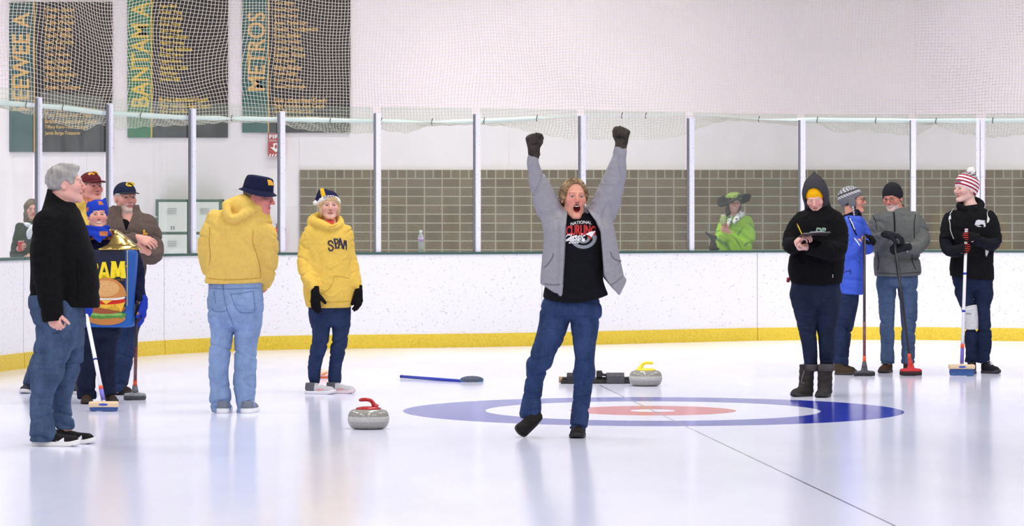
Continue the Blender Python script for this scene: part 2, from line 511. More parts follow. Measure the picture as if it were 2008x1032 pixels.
# ================================================================ setting
# ---- ice sheet with its painted house and centre line
HOUSE = G(1280, DY(805.5))
LN = nrm(np.array([-0.079, 1.0, 0]))            # direction of the centre line
def ice_material():
    m, nt, b = _new('ice')
    N = nt.nodes; Lk = nt.links
    geo = N.new('ShaderNodeTexCoord')
    sep = N.new('ShaderNodeSeparateXYZ'); Lk.new(geo.outputs['Object'], sep.inputs[0])
    def math_(op, a, c=None, v=None):
        n = N.new('ShaderNodeMath'); n.operation = op
        for i, q in enumerate((a, c)):
            if q is None: continue
            if isinstance(q, (int, float)): n.inputs[i].default_value = q
            else: Lk.new(q, n.inputs[i])
        return n.outputs[0]
    dx = math_('SUBTRACT', sep.outputs[0], float(HOUSE[0])); dy = math_('SUBTRACT', sep.outputs[1], float(HOUSE[1]))
    r = math_('SQRT', math_('ADD', math_('MULTIPLY', dx, dx), math_('MULTIPLY', dy, dy)))
    lat = math_('ABSOLUTE', math_('ADD', math_('MULTIPLY', dx, float(LN[1])), math_('MULTIPLY', dy, float(-LN[0]))))
    lng = math_('ADD', math_('MULTIPLY', dx, float(LN[0])), math_('MULTIPLY', dy, float(LN[1])))
    nz = N.new('ShaderNodeTexNoise'); nz.inputs['Scale'].default_value = 1.1; nz.inputs['Detail'].default_value = 5
    mp = N.new('ShaderNodeMapping'); mp.inputs['Scale'].default_value = (1.0, 0.25, 1); Lk.new(geo.outputs['Object'], mp.inputs[0]); Lk.new(mp.outputs[0], nz.inputs['Vector'])
    cr = N.new('ShaderNodeValToRGB')
    cr.color_ramp.elements[0].position = 0.3; cr.color_ramp.elements[0].color = (*lin((224, 225, 249)), 1)
    cr.color_ramp.elements[1].position = 0.7; cr.color_ramp.elements[1].color = (*lin((237, 238, 255)), 1)
    Lk.new(nz.outputs['Fac'], cr.inputs['Fac'])
    col = cr.outputs['Color']
    def lay(mask, rgb, col):
        mx = N.new('ShaderNodeMix'); mx.data_type = 'RGBA'
        Lk.new(mask, mx.inputs['Factor']); Lk.new(col, mx.inputs[6]); mx.inputs[7].default_value = (*lin(rgb), 1)
        return mx.outputs[2]
    ringm = math_('MULTIPLY', math_('LESS_THAN', r, 1.83), math_('GREATER_THAN', r, 1.225))
    redm = math_('MULTIPLY', math_('LESS_THAN', r, 0.61), math_('GREATER_THAN', r, 0.165))
    col = lay(ringm, RING_BLUE, col); col = lay(redm, RING_RED, col)
    linem = math_('MULTIPLY', math_('LESS_THAN', lat, 0.0075), math_('LESS_THAN', lng, 3.72))
    col = lay(linem, (140, 142, 156), col)
    Lk.new(col, b.inputs['Base Color'])
    n2 = N.new('ShaderNodeTexNoise'); n2.inputs['Scale'].default_value = 90; n2.inputs['Detail'].default_value = 3
    Lk.new(geo.outputs['Object'], n2.inputs['Vector'])
    bp = N.new('ShaderNodeBump'); bp.inputs['Strength'].default_value = 0.06; bp.inputs['Distance'].default_value = 0.003
    Lk.new(n2.outputs['Fac'], bp.inputs['Height']); Lk.new(bp.outputs['Normal'], b.inputs['Normal'])
    n3 = N.new('ShaderNodeTexNoise'); n3.inputs['Scale'].default_value = 0.8; n3.inputs['Detail'].default_value = 4
    Lk.new(mp.outputs[0], n3.inputs['Vector'])
    mr = N.new('ShaderNodeMapRange'); mr.inputs['To Min'].default_value = ICE_ROUGH[0]; mr.inputs['To Max'].default_value = ICE_ROUGH[1]
    Lk.new(n3.outputs['Fac'], mr.inputs['Value']); Lk.new(mr.outputs['Result'], b.inputs['Roughness'])
    b.inputs['IOR'].default_value = 1.31
    b.inputs['Specular IOR Level'].default_value = ICE_SPEC
    return m
RING_BLUE, RING_RED = (22, 44, 172), (200, 52, 40)
ICE_ROUGH, ICE_SPEC = (0.10, 0.20), 0.60
V = [(-16, 1, 0), (16, 1, 0), (16, 41, 0), (-16, 41, 0), (-16, 1, -0.1), (16, 1, -0.1), (16, 41, -0.1), (-16, 41, -0.1)]
FB = [(0, 1, 2, 3), (7, 6, 5, 4), (0, 4, 5, 1), (1, 5, 6, 2), (2, 6, 7, 3), (3, 7, 4, 0)]
tag(mk('floor', V, FB, ice_material(), smooth=False), kind='structure')

# ---- wall of the hall
WY = 40.5
M_wall = mat('painted_block', (237, 227, 230), 0.85, var=0.03, vscale=0.7, bump=0.15, bscale=60)
S_W = F / WY
def wx(px): return (px - CX) / S_W
def wz(py): return HC - (py - HY) / S_W
w = MB()
edges = [-16.0, wx(170), wx(587), wx(998), wx(1795), 16.0]       # cast panels with thin joints between them
for a, b_ in zip(edges[:-1], edges[1:]):
    w.box(((a + b_) / 2, WY + 0.15, 4.5), (b_ - a - 0.005, 0.3, 9.0))
w.box((0, WY + 0.157, 4.5), (32, 0.3, 9.0))
wall = w.build('wall_back', M_wall); tag(wall, kind='structure')
# brick facing, stack bond, engraved
def brick_material():
    m, nt, b = _new('engraved_brick'); N = nt.nodes; Lk = nt.links
    tc = N.new('ShaderNodeTexCoord'); sep = N.new('ShaderNodeSeparateXYZ'); Lk.new(tc.outputs['Object'], sep.inputs[0])
    def M_(op, a, c=None):
        n = N.new('ShaderNodeMath'); n.operation = op
        for i, q in enumerate((a, c)):
            if q is None: continue
            if isinstance(q, (int, float)): n.inputs[i].default_value = q
            else: Lk.new(q, n.inputs[i])
        return n.outputs[0]
    bw, bh, mt = 34.9 / S_W, 17.45 / S_W, 0.0075
    x = M_('SUBTRACT', sep.outputs[0], wx(588)); z = M_('SUBTRACT', wz(333), sep.outputs[2])
    row = M_('FLOOR', M_('DIVIDE', z, bh))
    top = M_('LESS_THAN', row, 0.5)
    wcell = M_('SUBTRACT', bw, M_('MULTIPLY', top, bw / 2))
    fx = M_('MULTIPLY', M_('FRACT', M_('DIVIDE', x, wcell)), wcell)
    fz = M_('MULTIPLY', M_('FRACT', M_('DIVIDE', z, bh)), bh)
    mo = M_('MAXIMUM', M_('MAXIMUM', M_('LESS_THAN', fx, mt), M_('GREATER_THAN', fx, M_('SUBTRACT', wcell, mt))),
            M_('MAXIMUM', M_('LESS_THAN', fz, mt * 0.9), M_('GREATER_THAN', fz, bh - mt * 0.9)))
    # per-brick tone
    cmb = N.new('ShaderNodeCombineXYZ'); Lk.new(M_('FLOOR', M_('DIVIDE', x, wcell)), cmb.inputs[0]); Lk.new(row, cmb.inputs[1])
    wn = N.new('ShaderNodeTexWhiteNoise'); wn.noise_dimensions = '3D'; Lk.new(cmb.outputs[0], wn.inputs['Vector'])
    cr = N.new('ShaderNodeValToRGB'); cr.color_ramp.elements[0].color = (*lin((98, 82, 60)), 1); cr.color_ramp.elements[1].color = (*lin((116, 99, 74)), 1)
    Lk.new(wn.outputs['Value'], cr.inputs['Fac'])
    # worn engraving: two lines of unreadable marks
    nz = N.new('ShaderNodeTexNoise'); nz.inputs['Scale'].default_value = 1.0; nz.inputs['Detail'].default_value = 3
    mp = N.new('ShaderNodeMapping'); mp.inputs['Scale'].default_value = (70, 70, 45); Lk.new(tc.outputs['Object'], mp.inputs[0]); Lk.new(mp.outputs[0], nz.inputs['Vector'])
    u = M_('DIVIDE', fz, bh); lines = M_('ABSOLUTE', M_('SINE', M_('MULTIPLY', u, 6.283 * 1.5)))
    line = M_('MULTIPLY', M_('GREATER_THAN', lines, 0.55), M_('LESS_THAN', M_('ABSOLUTE', M_('SUBTRACT', u, 0.5)), 0.38))
    half = M_('ABSOLUTE', M_('SUBTRACT', M_('DIVIDE', fx, wcell), 0.5))
    ext = M_('LESS_THAN', half, M_('ADD', 0.2, M_('MULTIPLY', wn.outputs['Value'], 0.2)))
    eng = M_('MULTIPLY', M_('MULTIPLY', line, ext), M_('MULTIPLY', M_('GREATER_THAN', nz.outputs['Fac'], 0.47), M_('GREATER_THAN', row, 1.5)))
    has = M_('GREATER_THAN', M_('FRACT', M_('MULTIPLY', wn.outputs['Value'], 7.31)), 0.14)
    eng = M_('MULTIPLY', eng, M_('MULTIPLY', has, 0.55))
    mx = N.new('ShaderNodeMix'); mx.data_type = 'RGBA'; Lk.new(eng, mx.inputs['Factor']); Lk.new(cr.outputs[0], mx.inputs[6]); mx.inputs[7].default_value = (*lin((74, 64, 50)), 1)
    mx2 = N.new('ShaderNodeMix'); mx2.data_type = 'RGBA'; Lk.new(mo, mx2.inputs['Factor']); Lk.new(mx.outputs[2], mx2.inputs[6]); mx2.inputs[7].default_value = (*lin((152, 146, 126)), 1)
    Lk.new(mx2.outputs[2], b.inputs['Base Color']); b.inputs['Roughness'].default_value = 0.85
    bp = N.new('ShaderNodeBump'); bp.inputs['Strength'].default_value = 0.4; bp.inputs['Distance'].default_value = 0.01; bp.invert = True
    Lk.new(mo, bp.inputs['Height']); Lk.new(bp.outputs['Normal'], b.inputs['Normal'])
    return m
x0, x1, zt = wx(588), 16.0, wz(333)
bk = MB().box(((x0 + x1) / 2, WY - 0.02, zt / 2), (x1 - x0, 0.04, zt)).build('brick_facing', brick_material(), wall)

# ---- rink boards: the plan curve, traced along the foot of the kick plate
base_px = [(-260, 775), (-120, 745), (0, 724), (47, 717), (272, 701), (321, 698), (408, 692.5), (505, 689), (700, 683.5), (1049, 676),
           (1188, 674), (1400, 671), (1485, 670.4), (1945, 669), (2100, 668.8), (2300, 668.6)]
bw_ = np.array([G(x, DY(y))[:2] for x, y in base_px])
_c = np.polyfit(bw_[:, 0], bw_[:, 1], 5)
_d = np.polyder(_c)
def curve(X):                      # traced curve, straight on beyond its ends
    x = min(max(X, -5.6), 6.2)
    return float(np.polyval(_c, x) + np.polyval(_d, x) * (X - x))
def slope(X): return float(np.polyval(_d, min(max(X, -5.6), 6.2)))
def bpt(px, off=0.0):
    """plan point of the boards on the sight line through column px; off metres behind it."""
    Y = 36.0
    for _ in range(30):
        X = (px - CX) / F * Y
        Y = 0.5 * Y + 0.5 * curve(X)
    X = (px - CX) / F * Y
    sl = slope(X); t = nrm((1, sl, 0)); n = np.array([-t[1], t[0], 0])
    return np.array([X, Y, 0]) + n * off, t, n
def strip_wall(name, xs, o0, o1, z0, z1, material, parent, bev=0.0):
    """a curved wall piece between columns xs, from depth o0 to o1, z0..z1."""
    V = []; Fs = []
    for x in xs:
        a, t, n = bpt(x, o0); b_, _, _ = bpt(x, o1)
        V += [(a[0], a[1], z0), (b_[0], b_[1], z0), (b_[0], b_[1], z1), (a[0], a[1], z1)]
    for i in range(len(xs) - 1):
        for k in range(4):
            Fs.append((4 * i + k, 4 * (i + 1) + k, 4 * (i + 1) + (k + 1) % 4, 4 * i + (k + 1) % 4))
    Fs.append((0, 1, 2, 3)); e = 4 * (len(xs) - 1); Fs.append((e + 3, e + 2, e + 1, e))
    return mk(name, V, Fs, material, parent, False)
def board_material(name, rgb, scuff, amount):
    m, nt, b = _new(name); N = nt.nodes; Lk = nt.links
    tc = N.new('ShaderNodeTexCoord')
    mp = N.new('ShaderNodeMapping'); mp.inputs['Scale'].default_value = (34, 34, 42); mp.inputs['Rotation'].default_value = (0, 0.5, 0)
    Lk.new(tc.outputs['Object'], mp.inputs[0])
    n1 = N.new('ShaderNodeTexNoise'); n1.inputs['Scale'].default_value = 1; n1.inputs['Detail'].default_value = 2; Lk.new(mp.outputs[0], n1.inputs['Vector'])
    n2 = N.new('ShaderNodeTexNoise'); n2.inputs['Scale'].default_value = 2.2; n2.inputs['Detail'].default_value = 4; Lk.new(tc.outputs['Object'], n2.inputs['Vector'])
    r1 = N.new('ShaderNodeValToRGB'); r1.color_ramp.elements[0].position = 0.66 - amount; r1.color_ramp.elements[1].position = 0.78 - amount * 0.5
    r1.color_ramp.elements[0].color = (0, 0, 0, 1); r1.color_ramp.elements[1].color = (1, 1, 1, 1); Lk.new(n1.outputs['Fac'], r1.inputs[0])
    mu = N.new('ShaderNodeMath'); mu.operation = 'MULTIPLY'; Lk.new(r1.outputs[0], mu.inputs[0]); Lk.new(n2.outputs['Fac'], mu.inputs[1])
    mx = N.new('ShaderNodeMix'); mx.data_type = 'RGBA'; Lk.new(mu.outputs[0], mx.inputs['Factor'])
    mx.inputs[6].default_value = (*lin(rgb), 1); mx.inputs[7].default_value = (*lin(scuff), 1)
    Lk.new(mx.outputs[2], b.inputs['Base Color']); b.inputs['Roughness'].default_value = 0.45; b.inputs['Specular IOR Level'].default_value = 0.3
    return m
M_board = board_material('board_white', (243, 241, 243), (138, 138, 156), 0.05)
M_kick = board_material('kick_yellow', (234, 204, 66), (206, 170, 44), 0.2)
M_cap = mat('cap_green', (62, 92, 84), 0.4)
M_post = board_material('post_white', (238, 236, 248), (70, 70, 80), 0.04)
M_postside = mat('post_channel_grey', (128, 132, 136), 0.5, 0.4)
ZB, ZK, ZC = 1.02, 0.148, 1.045
seams = [-250, 46, 322, 1063, 1485, 3000]
blabels = ['white rink board at the far left corner, beside the black jacket', 'curving white rink board behind the group at the left, red line near its foot',
           'long white rink board behind the two people in yellow hoodies', 'white rink board between two seams, behind the cheering man',
           'white rink board behind the four people at the right']
for i in range(5):
    a, b_ = seams[i], seams[i + 1]
    pa = bpt((a + b_) / 2)[0]
    e = empty('rink_board', pa, blabels[i], 'rink board', 'white boards around the rink')
    xs = np.linspace(a + 0.6, b_ - 0.6, 16 if i < 3 else 10)
    strip_wall('panel', xs, 0.0, 0.12, ZK, ZB, M_board, e)
    strip_wall('kick_plate', xs, -0.012, 0.12, 0.0, ZK, M_kick, e)
    strip_wall('cap_rail', xs, -0.015, 0.16, ZB, ZC, M_cap, e)
    if i == 1:
        strip_wall('red_line', np.linspace(252.5, 258.5, 3), -0.016, -0.010, 0.0, ZK, mat('red_line', (150, 62, 52), 0.6), e)

# ---- posts and glass panes
posts = [83, 222, 383, 556, 743, 939, 1146, 1359, 1576, 1791, 1917, 1926]
ptop = 2.57
plabels = ['white post nearest the left end of the glass, above the black jacket', 'white post of the glass just left of the navy cap', 'white post of the glass in front of the lockers',
           'white post of the glass overlapping the red fire sign', 'white post of the glass right of the woman in the yellow hoodie', 'white post of the glass right of the water bottle',
           "white post of the glass beside the cheering man's head", 'white post of the glass left of the spectator in the green jacket', 'white post of the glass behind the yellow and grey hood',
           'white post of the glass between the grey jacket and the striped hat', 'left one of the paired white posts behind the striped hat', 'right one of the paired white posts behind the striped hat']
for i, x in enumerate(posts):
    c, t, n = bpt(x, 0.035)
    e = empty('glass_post', (c[0], c[1], ZC), plabels[i], 'post', 'white posts holding the glass')
    wd = 0.056 if i < 10 else 0.042
    zc = (ZC + ptop) / 2; hz = ptop - ZC
    ax = np.array([t, n, (0, 0, 1)])
    MB().box(c + np.array([0, 0, zc]), (wd, 0.05, hz), ax, 0.004).build('face_strip', M_post, e)
    if i < 10: MB().box(c + t * (-wd / 2 - 0.010) + n * 0.012 + np.array([0, 0, zc]), (0.018, 0.024, hz - 0.02), ax).build('channel', M_postside, e)
def glass_material():
    m = bpy.data.materials.new('rink_glass'); m.use_nodes = True; nt = m.node_tree; nt.nodes.clear(); N = nt.nodes; Lk = nt.links
    out = N.new('ShaderNodeOutputMaterial'); mix = N.new('ShaderNodeMixShader')
    tr = N.new('ShaderNodeBsdfTransparent'); gl = N.new('ShaderNodeBsdfGlossy'); gl.inputs['Roughness'].default_value = 0.03
    tr.inputs['Color'].default_value = (0.945, 0.972, 0.945, 1); gl.inputs['Color'].default_value = (0.95, 1, 0.98, 1)
    fr = N.new('ShaderNodeValue'); fr.outputs[0].default_value = 0.035
    tc = N.new('ShaderNodeTexCoord'); nz = N.new('ShaderNodeTexNoise'); nz.inputs['Scale'].default_value = 3; nz.inputs['Detail'].default_value = 6
    Lk.new(tc.outputs['Object'], nz.inputs['Vector'])
    df = N.new('ShaderNodeBsdfDiffuse'); df.inputs['Color'].default_value = (0.75, 0.8, 0.77, 1)
    mr = N.new('ShaderNodeMapRange'); mr.inputs['From Min'].default_value = 0.3; mr.inputs['From Max'].default_value = 0.8
    mr.inputs['To Min'].default_value = 0.03; mr.inputs['To Max'].default_value = 0.065; Lk.new(nz.outputs['Fac'], mr.inputs['Value'])
    m2 = N.new('ShaderNodeMixShader'); Lk.new(mr.outputs[0], m2.inputs[0]); Lk.new(tr.outputs[0], m2.inputs[1]); Lk.new(df.outputs[0], m2.inputs[2])
    Lk.new(fr.outputs[0], mix.inputs[0]); Lk.new(m2.outputs[0], mix.inputs[1]); Lk.new(gl.outputs[0], mix.inputs[2]); Lk.new(mix.outputs[0], out.inputs[0])
    return m
M_glass = glass_material()
gx = [-230] + posts[:11] + [2990]
gl_lab = ['clear glass pane at the far left, before the long haired spectator', 'clear glass pane over the black jacket and the maroon cap', 'clear glass pane behind the navy cap, over the first locker',
          'clear glass pane behind the bucket hat', 'clear glass pane behind the woman in the yellow hoodie', 'clear glass pane with a water bottle behind it', "clear glass pane left of the cheering man's head",
          "clear glass pane right of the cheering man's head", 'clear glass pane before the spectator in the green jacket', 'clear glass pane behind the knitted grey hat and the black beanie',
          'clear glass pane just left of the striped hat', 'clear glass pane at the far right end']
for i in range(len(gx) - 1):
    a, b_ = gx[i], gx[i + 1]
    if i == 11: a = posts[11]
    xs = np.linspace(a + (5.6 if i else 0), b_ - (10 if i < 10 else 5), 5)
    g = strip_wall('glass_shield', xs, 0.045, 0.057, ZC + 0.0, 2.63, M_glass, None)
    tag(g, gl_lab[i], 'glass pane', 'glass panes above the boards')

# ---- netting above the glass
strap_px = [(-200, 196), (0, 200), (80, 206), (140, 211), (215, 221), (290, 226), (380, 231), (465, 232), (550, 234), (650, 236), (740, 238), (800, 237.5), (845, 239), (930, 238),
            (955, 237), (1060, 232), (1140, 226), (1275, 227), (1355, 224), (1420, 228), (1495, 234), (1575, 235), (1605, 235), (1790, 237), (2008, 236), (2250, 236)]
strap_tw = [(-200, 0), (0, 0), (150, 0.1), (300, 0), (440, 0.1), (465, 0.9), (490, 0.2), (740, 0.1), (845, 0.95), (900, 0.3), (1050, 0.2), (1080, 0.8), (1150, 1), (1480, 1), (1570, 0.6), (1600, 0), (2250, 0)]
NOFF = 0.13
def strap_z(px):
    y = np.interp(px, [p[0] for p in strap_px], [p[1] for p in strap_px])
    b_ = bpt(px, NOFF)[0]
    return HC - (y - HY) * b_[1] / F
swag_px = [(-200, 8), (0, 6), (85, 16), (120, 22), (160, 34), (195, 37), (225, 20), (260, 30), (300, 22), (385, 14), (460, 8), (556, 6), (600, 18), (680, 26), (735, 22), (750, 16), (800, 24), (850, 8), (930, 6),
           (1000, 12), (1060, 28), (1146, 48), (1200, 46), (1300, 46), (1355, 42), (1400, 18), (1440, 6), (1500, 4), (1570, 12), (1605, 4), (1650, 26), (1700, 16), (1720, 22), (1790, 30), (1830, 6), (1870, 24), (1920, 33), (1960, 32), (2008, 26), (2250, 25)]
clip_px = [8, 68, 139, 290, 464, 652, 751, 851, 955, 1060, 1228, 1275, 1495, 1607, 1718, 1833, 1943]
pxs = np.arange(-190, 2600, 6.3)
nrow_dn, nrow_up = 9, 48
cell = 0.0358
rs = np.random.RandomState(5)
grid = np.zeros((len(pxs), nrow_dn + nrow_up, 3))
for i, px in enumerate(pxs):
    b_, t, n = bpt(px, NOFF); sz = strap_z(px); sw = np.interp(px, [p[0] for p in swag_px], [p[1] for p in swag_px]) * b_[1] / F
    left = np.clip((720 - px) / 420, 0, 1)
    for j in range(nrow_dn + nrow_up):
        if j < nrow_dn:
            q = 1 - j / nrow_dn; z = sz - sw * q + 0.006 * math.sin(px * 0.21 + j); dx = 0.02 * q * math.sin(px * 0.05 + j * 0.4); dn = 0.03 * q * q
        else:
            h = (j - nrow_dn) * cell
            fade = min(1, h / 0.35)
            z = sz + h + fade * ((0.02 + 0.05 * left) * math.sin(px * 0.013 + h * 1.2 + 0.6) + (0.012 + 0.03 * left) * math.sin(px * 0.03 - h * 2.2))
            dx = fade * ((0.015 + 0.06 * left) * math.sin(h * 3.1 + px * 0.006) + (0.01 + 0.03 * left) * math.sin(h * 6 + px * 0.018))
            dn = 0.05 * fade * math.sin(px * 0.017 + h * 2)
        p = b_ + t * dx + n * dn
        grid[i, j] = (p[0], p[1], z)
grid += rs.normal(0, 0.0013, grid.shape)
V = []; Fs = []
def strand(line, r=0.0027):
    b0 = len(V)
    for p in line:
        V.append((p[0], p[1] - r, p[2] + r * 0.6)); V.append((p[0] + r, p[1] + r * 0.5, p[2] - r)); V.append((p[0] - r, p[1] + r * 0.5, p[2] - r * 0.4))
    for i in range(len(line) - 1):
        for k in range(3): Fs.append((b0 + 3 * i + k, b0 + 3 * i + (k + 1) % 3, b0 + 3 * i + 3 + (k + 1) % 3, b0 + 3 * i + 3 + k))
for i in range(grid.shape[0]): strand(grid[i])
for j in range(grid.shape[1]): strand(grid[:, j])
pn = bpt(1000, NOFF)[0]
net_root = empty('safety_net', (pn[0], pn[1], 2.6), 'pale square mesh safety net hung above the glass on a white strap', 'net')
M_net = mat('net_cord', (230, 220, 203), 0.8)
netm = mk('mesh_panel', V, np.array(Fs), M_net, net_root, True)
sv = []; sf = []
xs = np.arange(-200, 2960, 8.0)
for i, px in enumerate(xs):
    b_, t, n = bpt(px, NOFF - 0.03); z = strap_z(px); tw = np.interp(px, [p[0] for p in strap_tw], [p[1] for p in strap_tw]) * math.pi / 2 * 0.93
    hw = 0.027 * (1 - 0.18 * math.sin(px * 0.02) ** 2)
    a = b_ + np.array([0, 0, z]); d = np.array([0, 0, math.cos(tw)]) + n * math.sin(tw)
    for q, s_ in ((-1, -1), (1, -1), (1, 1), (-1, 1)):
        sv.append(a + d * hw * q + np.cross(d, t) * 0.002 * s_)
    if i:
        o = 4 * (i - 1)
        for k in range(4): sf.append((o + k, o + (k + 1) % 4, o + 4 + (k + 1) % 4, o + 4 + k))
mk('strap', sv, sf, mat('strap_white', (244, 250, 252), 0.35), net_root, True)
for px in clip_px:
    b_, t, n = bpt(px, NOFF - 0.045); z = strap_z(px)
    MB().tube([b_ + np.array([0.008, 0, z + 0.035]), b_ + np.array([0.0, -0.004, z + 0.01]), b_ + np.array([-0.006, 0, z - 0.02]), b_ + np.array([0.004, 0.004, z - 0.035])], 0.005, 6).build('hook', mat('hook_dark', (64, 58, 54), 0.5, 0.5), net_root, True)

# ---- banners on the wall
M_ban = mat('banner_black', (34, 28, 32), 0.35, var=0.1)
GOLD, YEL = mat('banner_gold', (204, 160, 84), 0.5), mat('banner_yellow', (214, 178, 36), 0.5)
def flat_text(s, x0, y0, x1, y1, Y, name, material, parent, rot=False, bold=0.01, keep=False):
    """lettering lying on a wall plane at depth Y; px box as seen."""
    V, Fs, sz = text2d(s, bold)
    if rot:   # reads upwards
        X = x0 + (1 - V[:, 1]) * (x1 - x0); Yp = y1 + V[:, 0] * (y0 - y1)
    else:
        X = x0 + V[:, 0] * (x1 - x0); Yp = y1 + V[:, 1] * (y0 - y1)
    W = np.array([P(a, b_, Y) for a, b_ in zip(X, Yp)])
    return mk(name, W, Fs, material, parent, False)
def banner(x0, x1, ytop, ybot, xs, green, gold, head, hbox, names, nx, ny0, pitch, staff, sy, spitch, label, sfs):
    e = empty('banner', P((x0 + x1) / 2, ybot, WY - 0.02), label, 'banner', 'team banners on the wall')
    def slab(n, a, b_, t, bt, y, th, m, **k):
        c = (P(a, t, y) + P(b_, bt, y)) / 2
        return MB().box(c, ((b_ - a) * y / F, th, (bt - t) * y / F), None, 0.0).build(n, m, e)
    slab('sheet', x0, x1, ytop, ybot, WY - 0.02, 0.012, M_ban)
    slab('side_stripe', x0, xs, ytop, ybot, WY - 0.028, 0.006, mat('banner_green_%d' % x0, green, 0.4, var=0.12, vscale=3))
    slab('line', xs, xs + 2.6, ytop, ybot, WY - 0.029, 0.007, gold)
    Y = WY - 0.036
    flat_text(head, *hbox, Y, 'heading', gold, e, True, 0.016)
    def addline(s, a, t, h, scale, nm):
        v, f, sz = text2d(s, 0.022)
        wpx = sz[0] / sz[1] * h * scale
        mk(nm, [P(a + q[0] * wpx, t + h - q[1] * h, Y) for q in v], f, gold, e, False)
    for i, s in enumerate(names): addline(s, nx, ny0 + i * pitch, 9.0, 0.95, 'name_line')
    for i, s in enumerate(staff): addline(s, nx, sy + i * spitch, 9.0, sfs, 'staff_line')
    return e
banner(18, 220, 4, 298, 66, (46, 78, 80), GOLD, 'PEEWEE A', (24, 24, 58, 217),
       ['Owen Baker', 'Luke Larson', 'Cole Weber', 'Evan Reese', 'Noah Miller', 'Ben Carlson', 'Jack Novak', 'Tyler Hanson', 'Sam Olson', 'Max Peters', 'Will Severson', 'Eli Thompson', 'Adam Yonkers'], 88, 14, 12.7,
       ['Ron Hanson-Head Coach', 'Tom Olson-Asst Coach', 'Brandon Lake-Asst Coach', 'Tiffany Kane-Team Manager', 'Jamie Burge-Treasurer'], 209, 12.1,
       'black team banner furthest left on the wall, gold heading on a dull green stripe', 0.8)
banner(250, 447, -30, 270, 296, (40, 112, 74), YEL, 'BANTAM A', (257, 4, 292, 210),
       ['Ryan Bolt', 'Carter Vang', 'Alex Lindsay', 'Dylan Frost', 'Zach Berger', 'Hunter Quam', 'Mason Ewing', 'Trent Nelson', 'Brody Carver', 'Logan Stone', 'Austin Cole', 'Seth Ryan', 'Jordan Hill'], 313, 8, 12.0,
       ['Burke Lake-Head Coach', 'Dale Frerichs-Asst Coach', 'Chris Tessier-Manager', 'Peter James-Treasurer'], 191, 12.1,
       'middle of the three team banners, bright yellow heading on a vivid green stripe', 0.8)
banner(475, 687, -30, 260, 525, (38, 88, 82), GOLD, 'METROS', (485, 24, 520, 178),
       ['Tom Bailey', 'Hayden James', 'Jordan Burge', 'Alex Peterson', 'Daniel Nordstrom', 'Ross Butler', 'Conner Jensen', 'Carter Kane', 'Easton Reese', 'Will Stanley', 'Blake Butler', 'Drake Bailey', 'Taylor Frerichs', 'Reese McGonigle'], 537, 2, 12.6,
       ['Dave LaGess-Head Coach', 'Dale Frerichs-Asst Coach', 'Jason Mansell-Asst Coach', 'Ron Newman-Team Manager'], 192, 11.4,
       'team banner furthest right on the wall, above the red fire sign', 0.8)

# ---- fire sign, extinguisher, lockers
fs = empty('fire_sign', P(543, 284, WY - 0.05), 'red fire sign with a white down arrow below the rightmost banner', 'sign')
RED = mat('sign_red', (176, 40, 38), 0.4); WHT = mat('sign_white', (240, 236, 234), 0.5)
Ys = WY - 0.06
c = P(541, 284.5, Ys); MB().box(c, (31 / S_W, 0.012, 45 / S_W), None, 0.002).build('plate', RED, fs)
Yt = Ys - 0.009
flat_text('FIRE', 528, 264, 554, 272, Yt, 'lettering', WHT, fs, False, 0.03)
flat_text('EXTINGUISHER', 528, 274.5, 554, 277.5, Yt, 'lettering', WHT, fs, False, 0.0)
A = [(541, 303 - 4), (530, 289), (536, 289), (536, 281), (546, 281), (546, 289), (552, 289)]
B = [(539, 291), (539, 284), (543, 284), (543, 291)]
mk('arrow', [P(x, y, Yt) for x, y in A], [tuple(range(len(A)))], WHT, fs, False)
mk('arrow_core', [P(x, y, Yt - 0.001) for x, y in B], [(0, 1, 2, 3)], RED, fs, False)
V = []; Fs = []
for k in range(5):
    x = 527 + k * 5.6; b0 = len(V); V += [P(x, 307, Yt), P(x + 3, 307, Yt), P(x + 5, 302, Yt), P(x + 2, 302, Yt)]; Fs.append((b0, b0 + 1, b0 + 2, b0 + 3))
mk('hatching', V, Fs, WHT, fs, False)

ex = empty('fire_extinguisher', P(543, 500, WY - 0.12), 'red fire extinguisher with an orange tag hanging on the wall behind the bucket hat man', 'fire extinguisher')
ce = P(545, 475, WY - 0.11)
MB().lathe([(0.01, -0.22), (0.06, -0.22), (0.066, -0.2), (0.066, 0.10), (0.055, 0.15), (0.025, 0.18), (0.02, 0.2)], ce, 24).build('cylinder', mat('ext_red', (150, 26, 28), 0.3), ex, True)
MB().box(ce + np.array([0.0, 0, 0.215]), (0.05, 0.03, 0.03), None, 0.004).tube([ce + np.array([0.02, 0, 0.22]), ce + np.array([0.08, -0.01, 0.24])], 0.008).tube([ce + np.array([0.02, 0, 0.235]), ce + np.array([0.07, -0.01, 0.275])], 0.007).build('valve', mat('ext_metal', (150, 150, 150), 0.35, 0.7), ex, True)
MB().tube([ce + np.array([0.02, -0.02, 0.21]), ce + np.array([0.09, -0.03, 0.17]), ce + np.array([0.08, -0.04, 0.0]), ce + np.array([0.05, -0.06, -0.1])], 0.009).build('hose', mat('hose_black', (30, 30, 32), 0.5), ex, True)
MB().box(ce + np.array([-0.03, -0.075, 0.10]), (0.062, 0.004, 0.14), None, 0.001).build('tag', mat('tag_orange', (238, 84, 30), 0.5), ex)
MB().box(ce + np.array([0.0, -0.068, -0.04]), (0.05, 0.006, 0.09), None, 0.001).build('label_plate', mat('ext_label', (214, 190, 186), 0.5), ex)

